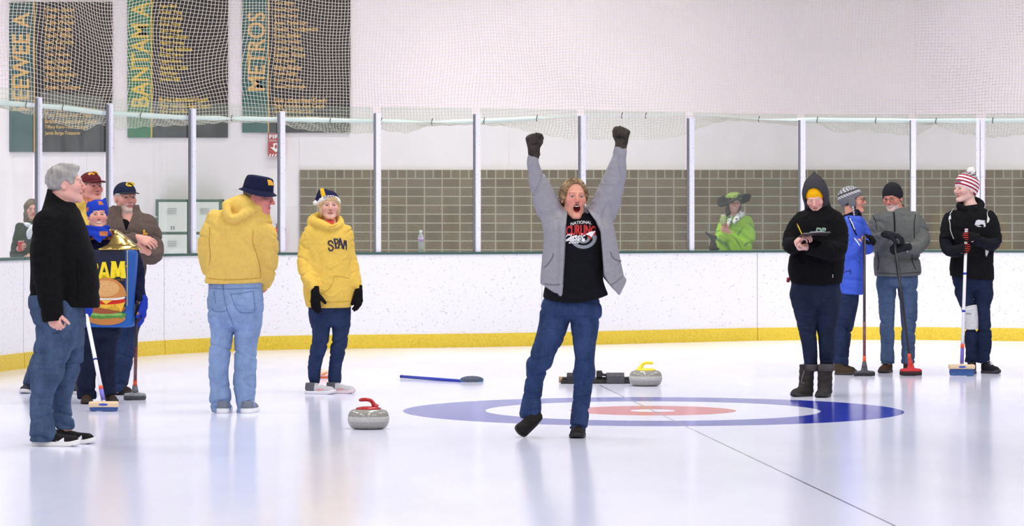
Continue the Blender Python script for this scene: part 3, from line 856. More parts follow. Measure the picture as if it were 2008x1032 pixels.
M_lf = mat('locker_frame_green', (52, 84, 66), 0.5); M_ld = mat('locker_door_grey', (206, 206, 200), 0.5, var=0.03)
LY = WY - 0.36; SL = F / LY
lk = empty('locker_bank', P(370, 391, LY) * np.array([1, 1, 0]), 'grey doored lockers in a green frame numbered 53 and 54', 'lockers')
ztop = HC + 40 / SL
xl, xr = (305 - CX) / SL, (435 - CX) / SL
fr = MB()
wid = xr - xl
for (a, b_) in ((0, 5), (62.5, 70.5), (125, 130)):
    fr.box((xl + (a + b_) / 2 / SL, LY + 0.17, ztop / 2), ((b_ - a) / SL, 0.34, ztop))
for k in range(5):
    zz = ztop - 0.015 - k * 64.0 / SL
    fr.box(((xl + xr) / 2, LY + 0.17, max(zz, 0.02)), (wid, 0.33, 0.028))
fr.box(((xl + xr) / 2, LY + 0.33, ztop / 2), (wid, 0.02, ztop))
fr.build('frame', M_lf, lk)
for col, (a, b_) in enumerate(((5, 62.5), (70.5, 125))):
    for k in range(4):
        z1 = ztop - 0.03 - k * 64.0 / SL; z0 = z1 - 59.5 / SL
        if z0 < 0.02: z0 = 0.03
        cx = xl + (a + b_) / 2 / SL; wdt = (b_ - a) / SL - 0.008
        d = MB().box((cx, LY + 0.012, (z0 + z1) / 2), (wdt, 0.02, z1 - z0 - 0.006), None, 0.003).build('door', M_ld, lk)
        v = MB()
        for q in range(3): v.box((cx - 0.01, LY - 0.001, z1 - 0.085 - q * 0.028), (0.11, 0.008, 0.006))
        v.build('vent', mat('vent_grey', (150, 150, 146), 0.5), d)
        MB().lathe([(0.012, 0), (0.012, 0.02), (0.006, 0.024)], (cx - wdt / 2 - 0.02, LY, (z0 + z1) / 2), 14, np.array([(1, 0, 0), (0, 0, 1), (0, -1, 0)])).build('lock', mat('lock_metal', (170, 170, 166), 0.4, 0.6), d, True)
        if k == 0:
            V, Fs, sz = text2d('53' if col == 0 else '54', 0.012)
            h = 0.042; ww = h * sz[0] / sz[1]
            ox = cx - 0.028
            mk('number', [(ox + q[0] * ww, LY - 0.0005, z0 + 0.03 + q[1] * h) for q in V], Fs, mat('number_dark', (50, 54, 56), 0.6), d, False)

# ---- water bottle on the ledge behind the glass
bb, t, n = bpt(830, 0.105)
wb = empty('water_bottle', (bb[0], bb[1], ZC), 'clear plastic water bottle standing on the ledge behind the glass', 'bottle')
def pl(name, rgb, rough=0.1, tr=0.75):
    m, nt, b = _new(name); b.inputs['Base Color'].default_value = (*lin(rgb), 1); b.inputs['Roughness'].default_value = rough
    b.inputs['Transmission Weight'].default_value = tr; b.inputs['IOR'].default_value = 1.2
    return m
c0 = np.array([bb[0], bb[1], ZC])
MB().lathe([(0.024, 0.0), (0.031, 0.006), (0.031, 0.05), (0.028, 0.06), (0.031, 0.07), (0.031, 0.16), (0.026, 0.185), (0.014, 0.205), (0.013, 0.215)], c0, 28).build('bottle_body', pl('clear_plastic', (226, 224, 228), 0.12, 0.5), wb, True)
MB().lathe([(0.016, 0.21), (0.016, 0.236), (0.012, 0.24)], c0, 20).build('cap', mat('cap_white', (238, 236, 238), 0.4), wb, True)
MB().lathe([(0.0318, 0.115), (0.0318, 0.158)], c0, 28).build('label_band', mat('label_violet', (186, 150, 196), 0.5, var=0.25, vscale=60), wb, True)
# ================================================================ people: shared anatomy
def rotm(yaw, pitch=0.0, roll=0.0):
    """frame of a head or chest: yaw 0 faces the camera, +90 faces picture right; pitch + looks up; roll + tips towards picture right."""
    y, p, r = [math.radians(a) for a in (yaw, pitch, roll)]
    Fw = np.array([math.sin(y), -math.cos(y), 0.0]); U = np.array([0, 0, 1.0])
    L = np.cross(U, Fw)
    F2 = Fw * math.cos(p) + U * math.sin(p); U2 = U * math.cos(p) - Fw * math.sin(p)
    def about_y(v):                                   # roll in the picture plane
        return np.array([v[0] * math.cos(r) + v[2] * math.sin(r), v[1], -v[0] * math.sin(r) + v[2] * math.cos(r)])
    return about_y(L), about_y(F2), about_y(U2)

def head_sdf(q0, o):
    """head in metres: origin between the eyes' level and the skull centre, y forward, z up, chin at -0.115, crown at +0.115."""
    q = q0.copy(); q[:, 0] = np.abs(q[:, 0])
    jd = o.get('jaw', 0.0); sm = o.get('smile', 0.0); w = o.get('wide', 1.0); fat = o.get('fat', 0.0)
    d = ell(q, (0, -0.016, 0.030), (0.0755, 0.094, 0.0855))
    d = smin(d, ell(q, (0, 0.026, -0.022 - jd * 0.4), (0.0615 * w, 0.064, 0.088 + jd * 0.4)), 0.022)
    d = smin(d, cone(q, (0.044 * w, 0.000, -0.062 - jd * .5), (0.016, 0.068, -0.094 - jd), 0.022 + fat, 0.018 + fat * .6), 0.028)
    d = smin(d, sph(q, (0.006, 0.079, -0.096 - jd), 0.0165), 0.018)
    d = smin(d, sph(q, (0.038, 0.062, -0.022 + 0.004 * sm), 0.026 + 0.004 * sm), 0.022)
    d = smin(d, cone(q, (0.012, 0.087, 0.024), (0.036, 0.080, 0.022), 0.011, 0.010), 0.014)
    d = smax(d, -ell(q, (0.031, 0.099, 0.003), (0.017, 0.016, 0.0115)), 0.010)
    d = smin(d, sph(q, (0.0305, 0.0765, 0.002), 0.0128), 0.003)
    d = smin(d, cone(q, (0, 0.090, 0.012), (0, 0.1125, -0.026), 0.0075, 0.0115), 0.010)
    d = smin(d, sph(q, (0.0105, 0.100, -0.030), 0.0085), 0.007)
    zc = -0.062 - jd * 0.35
    if jd > 0.004:
        d = smin(d, ell(q, (0, 0.082, zc - 0.004), (0.031, 0.018, 0.018 + jd * 1.0)), 0.012)
        mouth = ell(q, (0, 0.096, zc - 0.002), (0.0225, 0.040, 0.0085 + jd * 0.62))
        d = smax(d, -mouth, 0.004)
        d = smin(d, ell(q, (0, 0.079, zc + jd * .46), (0.016, 0.009, 0.0048)), 0.002)     # upper teeth
    else:
        lz = q[:, 2] - sm * 9.0 * q[:, 0] ** 2
        ql = q.copy(); ql[:, 2] = lz
        d = smin(d, ell(ql, (0, 0.088, -0.0585), (0.0235 + 0.004 * sm, 0.010, 0.0055)), 0.006)
        d = smin(d, ell(ql, (0, 0.0875, -0.0685), (0.020 + 0.004 * sm, 0.010, 0.0062)), 0.006)
        d = smax(d, -ell(ql, (0, 0.101, -0.0635), (0.024 + 0.005 * sm, 0.010, 0.0016 + 0.0034 * o.get('teeth', 0))), 0.003)
    e1 = ell(q, (0.076, -0.012, -0.006), (0.0105, 0.019, 0.031))
    e1 = smax(e1, -ell(q, (0.086, -0.008, -0.004), (0.007, 0.010, 0.019)), 0.004)
    d = smin(d, e1, 0.006)
    return d
def head_cols(q, o, base):
    x = np.abs(q[:, 0]); y = q[:, 1]; z = q[:, 2]
    jd = o.get('jaw', 0.0); sm = o.get('smile', 0.0)
    c = np.tile(np.array(lin(base)), (len(q), 1))
    def mixin(m, rgb, a=1.0):
        m = np.clip(m, 0, 1)[:, None] * a
        c[:] = c * (1 - m) + np.array(lin(rgb)) * m
    ss = lambda v, e: np.clip(0.5 - v / e, 0, 1)
    front = y > 0.035
    red = o.get('red', 0.5)
    mixin(np.exp(-(((x - 0.040) / 0.022) ** 2 + ((z + 0.030) / 0.024) ** 2)) * (y > 0), (206, 120, 112), red)
    mixin(np.exp(-((x / 0.016) ** 2 + ((z + 0.026) / 0.018) ** 2)) * (y > 0.08), (206, 116, 108), red)
    if 'beard' in o:
        bm = ss(z + 0.050 + 0.2 * np.maximum(0, x - 0.02), 0.018) * (y > -0.02)
        bm = np.maximum(bm, ss(np.abs(z + 0.047) - 0.005, 0.006) * ss(x - 0.03, 0.01) * (y > 0.07))
        bm *= 1 - ss(((x / 0.021) ** 2 + ((z + 0.064) / 0.010) ** 2) - 1, 0.5)
        mixin(bm * np.clip((z + 0.128) / 0.012, 0, 1) * (y > 0.03), o['beard'], o.get('beard_a', 0.8))
    if jd > 0.004:
        zc = -0.064 - jd * 0.35
        e = (x / 0.026) ** 2 + ((z - zc) / (0.0125 + jd * 0.62)) ** 2
        mixin(ss(e - 1.25, 0.3) * (y > 0.05), (190, 112, 102), 0.8)
        inside = (e < 1.15) & (y < 0.0885) & (y > 0.0)
        mixin(inside.astype(float), (104, 30, 30))
        mixin(((x < 0.0168) & (np.abs(z - zc - jd * .46) < 0.0055) & (e < 0.95) & (y > 0.0735) & (y < 0.090)).astype(float), (238, 228, 216))
        mixin(((x < 0.016) & (z < zc - jd * .35) & (e < 1.05) & (y < 0.087) & (y > 0.04)).astype(float), (150, 62, 62))
    else:
        lz = z - sm * 9.0 * x ** 2
        e = (x / (0.0245 + 0.005 * sm)) ** 2 + ((lz + 0.0635) / 0.0105) ** 2
        mixin(ss(e - 1, 0.35) * front, o.get('lip', (188, 104, 98)), 0.75)
        if o.get('teeth', 0) > 0:
            e = (x / (0.021 + 0.005 * sm)) ** 2 + ((lz + 0.0625) / (0.0052)) ** 2
            mixin(ss(e - 1, 0.4) * front, (240, 232, 222))
        else:
            mixin(ss(np.abs(lz + 0.0635) - 0.0012, 0.0022) * ss(x - 0.023, 0.004) * front, (120, 58, 54))
    ez = z - 0.002
    if o.get('closed'):
        mixin(ss(np.abs(ez + 0.003 + 2.0 * (x - 0.031) ** 2) - 0.0016, 0.002) * ss(np.abs(x - 0.031) - 0.013, 0.003) * front, (112, 72, 60))
    else:
        op = o.get('eye_open', 0.0050) * 0.86
        e = ((x - 0.0305) / 0.0140) ** 2 + (ez / (op + 0.0018)) ** 2
        mixin(ss(e - 1.15, 0.5) * front, (120, 80, 70), 0.9)
        e = ((x - 0.0305) / 0.0125) ** 2 + (ez / op) ** 2
        mixin(ss(e - 1, 0.3) * front, (206, 196, 190))
        gz = o.get('gaze', 0.0)
        xs = q[:, 0] - np.sign(q[:, 0]) * 0.0305 - gz
        mixin(ss(np.sqrt(xs ** 2 + ez ** 2) - 0.0064, 0.0015) * (e < 1.15) * front, o.get('iris', (62, 54, 48)))
        mixin(ss(np.abs(z - 0.002 - op * 1.05 + 3.0 * (x - 0.031) ** 2 * 6) - 0.0012, 0.0016) * ss(np.abs(x - 0.0305) - 0.0135, 0.003) * front, (84, 58, 52), 0.8)
    bz = 0.0215 + 0.003 * np.sin(np.clip((x - 0.012) / 0.036, 0, 1) * math.pi)
    mixin(ss(np.abs(z - bz) - 0.0032, 0.003) * ss(np.abs(x - 0.031) - 0.018, 0.004) * front, o.get('brow', (110, 84, 64)), o.get('brow_a', 0.75))
    mixin(ss(((x - 0.007) / 0.0042) ** 2 + ((z + 0.0385) / 0.003) ** 2 - 1, 0.6) * (y > 0.085), (96, 46, 42))
    return c

HAIR = {}
def hair_sdf(q, st, seed=1, t=0.010):
    """short hair cap in head metres, by style."""
    qa = q.copy(); qa[:, 0] = np.abs(qa[:, 0])
    r = (0.0755 + t, 0.094 + t, 0.0855 + t)
    d = ell(q, (0, -0.016, 0.030), r)
    if st == 'curly':
        d = d - 0.002
        d = smin(d, ell(qa, (0.072, -0.012, 0.022), (0.018, 0.05, 0.040)), 0.015)
        d = smin(d, ell(qa, (0.035, -0.075, -0.045), (0.045, 0.03, 0.055)), 0.02)
        cu = np.abs(fbm(q, seed, 120, 2)); cv = fbm(q, seed + 3, 260, 1)
        d = d + 0.011 * np.exp(-(cu / 0.22) ** 2) + 0.0025 * cv - 0.004
        cut = ell(q, (0, 0.082, -0.012), (0.068, 0.072, 0.106))
        low = -0.10 - q[:, 2]
        lowf = np.where(q[:, 1] > -0.035, -0.030 - q[:, 2] - 0.5 * np.maximum(0, -q[:, 1]), low)
        d = smax(d, -cut, 0.008); d = smax(d, lowf, 0.01)
    elif st == 'short':
        d = d + 0.0028 * fbm(q, seed, 120, 2) + 0.0016 * np.sin(q[:, 1] * 260 + 40 * q[:, 0])
        d = smin(d, ell(q, (0, 0.045, 0.095), (0.056, 0.042, 0.024)) + 0.003 * fbm(q, seed + 2, 140, 2), 0.02)
        cut = ell(q, (0, 0.098, -0.012), (0.085, 0.072, 0.082))
        low = -0.070 - q[:, 2] + np.clip((q[:, 1] + 0.05) * 1.4, 0, 0.065)
        ear = ell(qa, (0.088, 0.004, -0.012), (0.03, 0.026, 0.036))
        d = smax(d, -cut, 0.006); d = smax(d, low, 0.008); d = smax(d, -ear, 0.006)
    elif st == 'nape':                                  # what shows under a hat
        d = d + 0.0025 * fbm(q, seed, 130, 2)
        cut = ell(q, (0, 0.098, -0.012), (0.085, 0.080, 0.095))
        low = -0.070 - q[:, 2] + np.clip((q[:, 1] + 0.05) * 1.3, 0, 0.08)
        ear = ell(qa, (0.088, 0.002, -0.012), (0.03, 0.024, 0.034))
        d = smax(d, -cut, 0.006); d = smax(d, low, 0.008); d = smax(d, -ear, 0.006); d = smax(d, q[:, 2] - 0.07, 0.01)
    elif st == 'bob':
        d = smin(d, ell(qa, (0.068, 0.008, -0.020), (0.024, 0.05, 0.075)), 0.02)
        d = smin(d, ell(q, (0, -0.065, -0.030), (0.070, 0.045, 0.075)), 0.03)
        d = d + 0.003 * np.sin(q[:, 0] * 420 + 3 * np.sin(q[:, 2] * 40)) + 0.003 * fbm(q, seed, 90, 2)
        cut = ell(q, (0, 0.100, -0.030), (0.062, 0.085, 0.098))
        d = smax(d, -cut, 0.006)
        d = smin(d, smax(ell(q, (0.008, 0.070, 0.052), (0.052, 0.028, 0.030)) + 0.002 * np.sin(q[:, 0] * 500), q[:, 2] - 0.075, 0.01), 0.006)
    elif st == 'long':
        L = 0.17
        d = smin(d, ell(qa, (0.066, 0.000, -0.085), (0.032, 0.050, L * 0.85)), 0.03)
        d = smin(d, ell(q, (0, -0.070, -0.070), (0.080, 0.045, L)), 0.03)
        d = d + 0.004 * np.sin(q[:, 0] * 300 + 4 * np.sin(q[:, 2] * 18)) + 0.004 * fbm(q, seed, 60, 2)
        cut = ell(q, (0, 0.105, -0.030), (0.058, 0.090, 0.110))
        d = smax(d, -cut, 0.008)
    return d
def beanie_sdf(q, top=0.02, brow=0.045, back=-0.045, t=0.012, band=0.0, slouch=0.0, seed=3):
    r = (0.0755 + t, 0.095 + t, 0.0855 + t + top)
    d = ell(q, (0, -0.016 - slouch * 0.5, 0.030 + slouch * 0.3), (r[0], r[1] + slouch, r[2]))
    zc = back + (brow - back) * np.clip((q[:, 1] + 0.10) / 0.19, 0, 1)
    if band > 0:
        d2 = ell(q, (0, -0.016, 0.026), (0.0755 + t + 0.009, 0.095 + t + 0.009, 0.095 + t))
        d2 = smax(d2, q[:, 2] - (zc + band), 0.008)
        d = smin(d, d2, 0.006)
    d = d + 0.0012 * np.sin(np.arctan2(q[:, 0], q[:, 1] + 0.016) * 46)
    return smax(d, zc - q[:, 2], 0.010)
def cap_sdf(q):
    d = ell(q, (0, -0.014, 0.040), (0.0855, 0.104, 0.086))
    z0 = 0.038 + 0.05 * np.clip(-(q[:, 1]) / 0.1, -1, 0) * 0 - 0.045 * np.clip(-(q[:, 1] + 0.0) / 0.1, 0, 1)
    d = smax(d, z0 - q[:, 2], 0.006)
    return d
def brim_sdf(q):
    x = q[:, 0]; y = q[:, 1]
    zs = 0.043 - 1.9 * x ** 2 - 0.12 * (y - 0.085)
    a = (x / 0.076) ** 2 + ((y - 0.078) / 0.082) ** 2
    d2 = (np.sqrt(a + 1e-9) - 1) * 0.076
    d2 = smax(d2, 0.045 - y, 0.004)
    return smax(d2, np.abs(q[:, 2] - zs) - 0.0042, 0.003)

# ---- hands
def hand(w, d, n, t, s=1.0, curl=(0.15, 0.25, 0.15), thumb=(0.55, 0.75, 0.3), tcurl=0.3, spread=0.05, grow=0.0, mitten=False, curls=None):
    """SDF closure of a hand. w wrist, d finger direction, n palm normal, t thumb side."""
    w = np.asarray(w, float); d = nrm(d); n = nrm(np.asarray(n, float) - d * np.dot(n, d)); t0 = np.cross(d, n)
    t = t0 if np.dot(t0, t) >= 0 else -t0
    offs = [0.030, 0.0105, -0.0095, -0.0285]; lens = [0.074, 0.082, 0.077, 0.060]; kd = [0.086, 0.090, 0.086, 0.078]
    segs = []; palm = []
    for i in range(4):
        cu = curls[i] if curls else curl
        k = w + s * (d * kd[i] + t * offs[i])
        palm.append((w + s * (d * 0.012 + t * offs[i] * 0.55), k, s * 0.0145 + grow, s * 0.0125 + grow))
        th = 0.0; p = k; sp = spread * (1.5 - i)
        dd0 = nrm(d + t * sp)
        rr = [0.0098, 0.0088, 0.0080, 0.0070]
        if i == 3: rr = [r * 0.88 for r in rr]
        for j, fr in enumerate((0.46, 0.31, 0.23)):
            th += cu[j]
            v = dd0 * math.cos(th) + n * math.sin(th)
            p2 = p + s * lens[i] * fr * v
            segs.append((i, p, p2, s * rr[j] + grow, s * rr[j + 1] + grow)); p = p2
    tb = w + s * (d * 0.022 + t * 0.020 + n * 0.006)
    tv = nrm(d * thumb[0] + t * thumb[1] + n * thumb[2])
    t1 = tb + s * 0.036 * tv
    tv2 = nrm(tv * math.cos(tcurl) + nrm(n * 0.6 + d * 0.5 - t * 0.6) * math.sin(tcurl)); t2 = t1 + s * 0.032 * tv2
    tv3 = nrm(tv2 * math.cos(tcurl) + nrm(n * 0.6 + d * 0.3 - t * 0.8) * math.sin(tcurl)); t3 = t2 + s * 0.026 * tv3
    ths = [(tb, t1, s * 0.015 + grow, s * 0.0125 + grow), (t1, t2, s * 0.0122 + grow, s * 0.0108 + grow), (t2, t3, s * 0.0108 + grow, s * 0.0088 + grow)]
    cen = w + d * 0.09 * s
    def fn(Q):
        D = None
        for a, b, ra, rb in palm:
            c = cone(Q, a, b, ra, rb); D = c if D is None else smin(D, c, 0.016 * s)
        D = smin(D, cone(Q, w - d * 0.03 * s, w + d * 0.03 * s, 0.025 * s + grow, 0.024 * s + grow), 0.015)
        for f in range(4):
            Fd = None
            for i, a, b, ra, rb in segs:
                if i == f:
                    c = cone(Q, a, b, ra, rb); Fd = c if Fd is None else np.minimum(Fd, c)
            D = smin(D, Fd, 0.014 if mitten else 0.0035)
        T = None
        for a, b, ra, rb in ths:
            c = cone(Q, a, b, ra, rb); T = c if T is None else smin(T, c, 0.004)
        return smin(D, T, 0.007)
    pts = np.array([w - d * 0.055 * s] + [a for _, _, a, _, _ in segs] + [t3])
    lo = pts.min(0) - 0.03; hi = pts.max(0) + 0.03
    return fn, lo, hi, cen
def grip(sp, up, d, palm_n, s=1.0, grow=0.0, off=0.030, along=0.072):
    """hand closed round a shaft: sp point on the shaft, up thumb direction, d wrist-to-knuckle direction."""
    d = nrm(np.asarray(d, float)); n = nrm(np.asarray(palm_n, float))
    n = nrm(n - d * np.dot(n, d))
    w = np.asarray(sp, float) - d * along * s - n * off * s
    return dict(w=w, d=d, n=n, t=up, s=s, curl=(1.05, 1.45, 0.9), thumb=(0.75, 0.35, 0.55), tcurl=0.55, spread=0.0, grow=grow)

M_skin = mat_vc('skin', 0.55, 0.3, 0.05, 0.05, 200, 0.03)
M_knit = mat_vc('knit', 0.95, 0.1, 0, 0.5, 220, 0.06)
M_cloth_vc = mat_vc('cloth_coloured', 0.9, 0.12, 0, 0.3, 260, 0.05)
M_hair = mat_vc('hair', 0.6, 0.3, 0, 0.7, 190, 0.25)

class Person:
    def __init__(s, D, basepx, label, group=None):
        s.D = D
        s.root = empty('person', G(basepx, D), label, 'person', group)
        s.k = D / F                                          # metres per pixel at this depth
        s.seed = int(basepx) % 97
        s.hands = []; s.arms = []; s.legs = []; s.gloved = False
    def p(s, px, py, dy=0.0): return P(px, py, s.D + dy)
    def nodes(s, rows):
        """rows of (px, py, half-width px, dy) -> (x,y,z,r)"""
        return [tuple(s.p(x, y, dy)) + (hw * (s.D + dy) / F,) for x, y, hw, dy in rows]
    def loft_rows(s, rows):
        """rows of (py, x-left px, x-right px, depth half m, dy)"""
        out = []
        for y, xl, xr, ry, dy in rows:
            c = s.p((xl + xr) / 2, y, dy)
            out.append((c[2], c[0], c[1], (xr - xl) / 2 * (s.D + dy) / F, ry))
        return out
    def set_head(s, px, py, dy=0.0, yaw=0, pitch=0, roll=0, H=0.23, skin=(226, 170, 150), **o):
        s.hc = s.p(px, py, dy); s.hL, s.hF, s.hU = rotm(yaw, pitch, roll); s.hs = H / 0.23; s.ho = o; s.skin = skin
    def hframe(s, fn): return frame_fn(s.hc, s.hL, s.hF, s.hU, s.hs, fn)
    def hloc(s, Q): return ((Q - s.hc.astype(f32)) @ np.stack([s.hL, s.hF, s.hU], 1).astype(f32)) / f32(s.hs)
    def hpt(s, x, y, z): return s.hc + s.hs * (s.hL * x + s.hF * y + s.hU * z)
    def body(s, torso, neck, h=0.0062, hh=0.0032, shrink=0.78, extra=None):
        """one continuous body surface: head, neck, trunk, limbs and hands."""
        T = Loft([(z, cx, cy, min(rx * shrink, 0.20), min(ry * shrink, 0.13)) for z, cx, cy, rx, ry in s.loft_rows(torso)], 2.2, 0.03)
        arms = [Tube([(x, y, z, min(r * 0.72, q)) for (x, y, z, r), q in zip(a, np.interp(np.linspace(0, 1, len(a)), [0, .5, 1], [0.050, 0.043, 0.028]))]) for a in s.arms]
        legs = [Tube([(x, y, z, min(r * 0.72, q)) for (x, y, z, r), q in zip(a, np.interp(np.linspace(0, 1, len(a)), [0, .5, 1], [0.085, 0.06, 0.042]))]) for a in s.legs]
        nb = s.p(*neck); nt = s.hpt(0, -0.028, -0.06)
        hd = near(s.hc, 0.19 * s.hs, s.hframe(lambda q: head_sdf(q, s.ho)))
        hands = []
        for hk in s.hands:
            fn, lo, hi, c = hand(**(dict(hk, grow=hk.get('grow', 0) - 0.003) if s.gloved else hk)); hands.append((near(c, 0.15, fn), lo, hi))
        nr = s.ho.get('neck', 0.055) * s.hs
        def fn(Q):
            d = T(Q)
            for a in arms: d = smin(d, a(Q), 0.02)
            for a in legs: d = smin(d, a(Q), 0.03)
            d = smin(d, cone(Q, nb, nt, nr * 1.12, nr), 0.03)
            d = smin(d, hd(Q), 0.02)
            for f_, _, _ in hands: d = smin(d, f_(Q), 0.008)
            return d
        los = [T.lo] + [a.lo for a in arms + legs] + [s.hc - 0.18] + [lo for _, lo, _ in hands]
        his = [T.hi] + [a.hi for a in arms + legs] + [s.hc + 0.18] + [hi for _, _, hi in hands]
        lo, hi = np.min(los, 0), np.max(his, 0)
        fine = [(s.hc, 0.155 * s.hs, hh)] + [((l + h_) / 2, (h_ - l) / 2, 0.0042) for _, l, h_ in hands]
        def colf(V):
            q = s.hloc(V); r = np.linalg.norm(q, axis=1)
            c = np.tile(np.array(lin(s.skin)), (len(V), 1))
            m = r < 0.2
            c[m] = head_cols(q[m], s.ho, s.skin)
            return c
        s.bodyo = sdf_obj('body', fn, lo, hi, h, M_skin, s.root, fine, colf)
        return s.bodyo
    def garment(s, name, material, torso=None, sleeves=(), hem=None, h=0.0075, e=2.3, k=0.035, amp=0.006, seed=None, ff=(9, 9, 34), extra=None, cut=None,
                samp=0.009, sff=(20, 20, 52), colf=None, parent=None, cap=0.03, fine=()):
        """coat / shirt: elliptical trunk plus sleeves, draped folds, cut at hem (px polyline x->y)."""
        seed = s.seed + 11 if seed is None else seed
        T = Loft(s.loft_rows(torso), e, cap) if torso else None
        S = [Tube(s.nodes(r), flat1=True) for r in sleeves]
        if hem is not None:
            hx = [s.p(x, y)[0] for x, y in hem]; hz = [s.p(x, y)[2] for x, y in hem]
        def fn(Q):
            d = None
            if T is not None:
                d = T(Q) + amp * folds(Q, seed, *ff)
                if hem is not None: d = smax(d, np.interp(Q[:, 0], hx, hz) - Q[:, 2], 0.012)
            if S:
                fs = samp * folds(Q, seed + 5, *sff)
                for t in S:
                    q = t(Q) + fs
                    d = q if d is None else smin(d, q, k)
            if extra is not None: d = extra(Q, d)
            if cut is not None: d = cut(Q, d)
            return d
        bs = ([T] if T else []) + S
        lo = np.min([b.lo for b in bs], 0) - 0.03; hi = np.max([b.hi for b in bs], 0) + 0.05
        return sdf_obj(name, fn, lo, hi, h, material, parent or s.root, fine, colf)
    def trousers(s, material, hips, legs, waist_py, ank_py=None, h=0.0072, amp=0.010, kleg=0.010, khip=0.04, ff=(15, 15, 46), extra=None, name='jeans', drop=0.028):
        T = Loft(s.loft_rows(hips), 2.3, 0.03)
        L = [Tube(s.nodes(r)) for r in legs]
        zc = [s.p(r[-1][0], r[-1][1], r[-1][3])[2] - drop for r in legs]
        zw = s.p(0, waist_py)[2]
        ztop = max(r[2] for r in s.nodes(legs[0]))
        zk = [(t.N[0, 2] + t.N[-1, 2]) / 2 for t in L]
        def fn(Q):
            z = Q[:, 2]
            fo = folds(Q, s.seed + 31, *ff)
            dl = None
            for t, c, kz in zip(L, zc, zk):
                u = np.clip((z - c) / max(0.05, (ztop - c)), 0, 1)
                a = amp * (0.45 + 0.9 * np.exp(-((u - 0.5) / 0.12) ** 2) + 1.1 * np.exp(-(u / 0.16) ** 2) + 0.5 * np.exp(-((u - 0.95) / 0.15) ** 2))
                q = smax(t(Q) + a * fo, c - z, 0.008)
                dl = q if dl is None else smin(dl, q, kleg)
            d = smin(T(Q) + 0.4 * amp * fo, dl, khip)
            if extra is not None: d = extra(Q, d)
            return smax(d, z - zw, 0.01)
        lo = np.min([T.lo] + [t.lo for t in L], 0) - 0.02; hi = np.max([T.hi] + [t.hi for t in L], 0) + 0.02
        return sdf_obj(name, fn, lo, hi, h, material, s.root)
    def hat(s, name, fn, material, lo=(-0.13, -0.16, -0.09), hi=(0.13, 0.16, 0.20), h=0.004, colf=None, parent=None):
        """anything modelled in the head's own frame."""
        cs = np.array([s.hpt(*[(lo, hi)[b][i] for i, b in enumerate(bits)]) for bits in [(a, b, c) for a in (0, 1) for b in (0, 1) for c in (0, 1)]])
        cf = (lambda V: colf(s.hloc(V))) if colf is not None else None
        return sdf_obj(name, s.hframe(fn), cs.min(0), cs.max(0), h, material, parent or s.root, (), cf, 0.005)
    def hair(s, st, rgb, rgb2=None, t=0.010, h=0.0042, seed=1, lo=(-0.13, -0.15, -0.13), hi=(0.13, 0.14, 0.16)):
        rgb2 = rgb2 or rgb
        def cf(q):
            m = np.clip(0.5 + 0.6 * fbm(q, seed + 9, 70, 2), 0, 1)[:, None]
            return np.array(lin(rgb)) * (1 - m) + np.array(lin(rgb2)) * m
        return s.hat('hair', lambda q: hair_sdf(q, st, seed, t), M_hair, lo, hi, h, cf)
    def glove(s, i, material, grow=0.0032, cuff=0.045, h=0.0045, colf=None, name='glove', mitten=False, cuffr=0.033):
        hk = dict(s.hands[i]); hk['grow'] = hk.get('grow', 0) + grow; hk['mitten'] = mitten
        fn, lo, hi, c = hand(**hk)
        w = np.asarray(hk['w'], float); d = nrm(hk['d'])
        def f2(Q):
            q = smin(fn(Q), smax(cone(Q, w - d * cuff, w + d * 0.02, cuffr, cuffr - 0.004), -((Q - (w - d * cuff).astype(f32)) @ d.astype(f32)), 0.004), 0.012)
            return q + 0.0012 * fbm(Q, 4, 110, 2)
        return sdf_obj(name, f2, np.minimum(lo, w - d * cuff - 0.05), np.maximum(hi, w - d * cuff + 0.05), h, material, s.root, (), colf, 0.012)
    def shoe(s, heel, toe, w=0.050, up=(0, 0, 1), upper=(30, 30, 32), sole=(236, 236, 238), sole_h=0.026, hgt=0.085, name='shoe', open_at=0.24, colf=None, boot=0.0, bootr=0.056, swoosh=None, laces=None, um=None):
        heel = np.asarray(heel, float); toe = np.asarray(toe, float); Ln = np.linalg.norm(toe - heel)
        X = nrm(toe - heel); U = nrm(np.asarray(up, float) - X * np.dot(up, X)); Y = np.cross(U, X)
        C = heel
        def foot2d(q):      # footprint distance
            a = cone(np.stack([q[:, 0], q[:, 1], 0 * q[:, 0]], 1), (w * 0.80, 0, 0), (Ln - w * 0.95, 0.006, 0), w * 0.80, w * 0.95)
            return a
        def upf(q):
            d = cone(q, (w * 0.85, 0, 0.045), (Ln * 0.52, 0, 0.036), w * 0.74, w * 0.80)
            d = smin(d, cone(q, (Ln * 0.52, 0, 0.034), (Ln - w * 0.98, 0.004, 0.024), w * 0.80, w * 0.86), 0.02)
            d = smin(d, cone(q, (Ln * open_at, 0, 0.05), (Ln * open_at - 0.012, 0, hgt + boot), bootr * 0.72 if not boot else bootr, bootr * 0.74 if not boot else bootr * 1.02), 0.03)
            d = smax(d, foot2d(q) - 0.002, 0.008)if not boot else d
            d = smax(d, q[:, 2] - (hgt + boot), 0.006)
            if boot: d = d + 0.0016 * np.sin(q[:, 2] * 120)
            return smax(d, (sole_h - 0.006) - q[:, 2], 0.002)
        def sof(q):
            zz = q[:, 2] - 0.016 * np.clip((q[:, 0] - Ln * 0.72) / (Ln * 0.28), 0, 1) ** 2
            d = foot2d(q) - 0.002
            d = smax(d, zz - sole_h, 0.004)
            return smax(d, -zz, 0.003)
        fr = lambda f_: frame_fn(C, X, Y, U, 1.0, f_)
        cs = np.array([C + X * a + Y * b + U * c for a in (-0.02, Ln + 0.02) for b in (-w - 0.02, w + 0.02) for c in (-0.01, hgt + boot + 0.01)])
        M = np.stack([X, Y, U], 1).astype(f32)
        cf = None
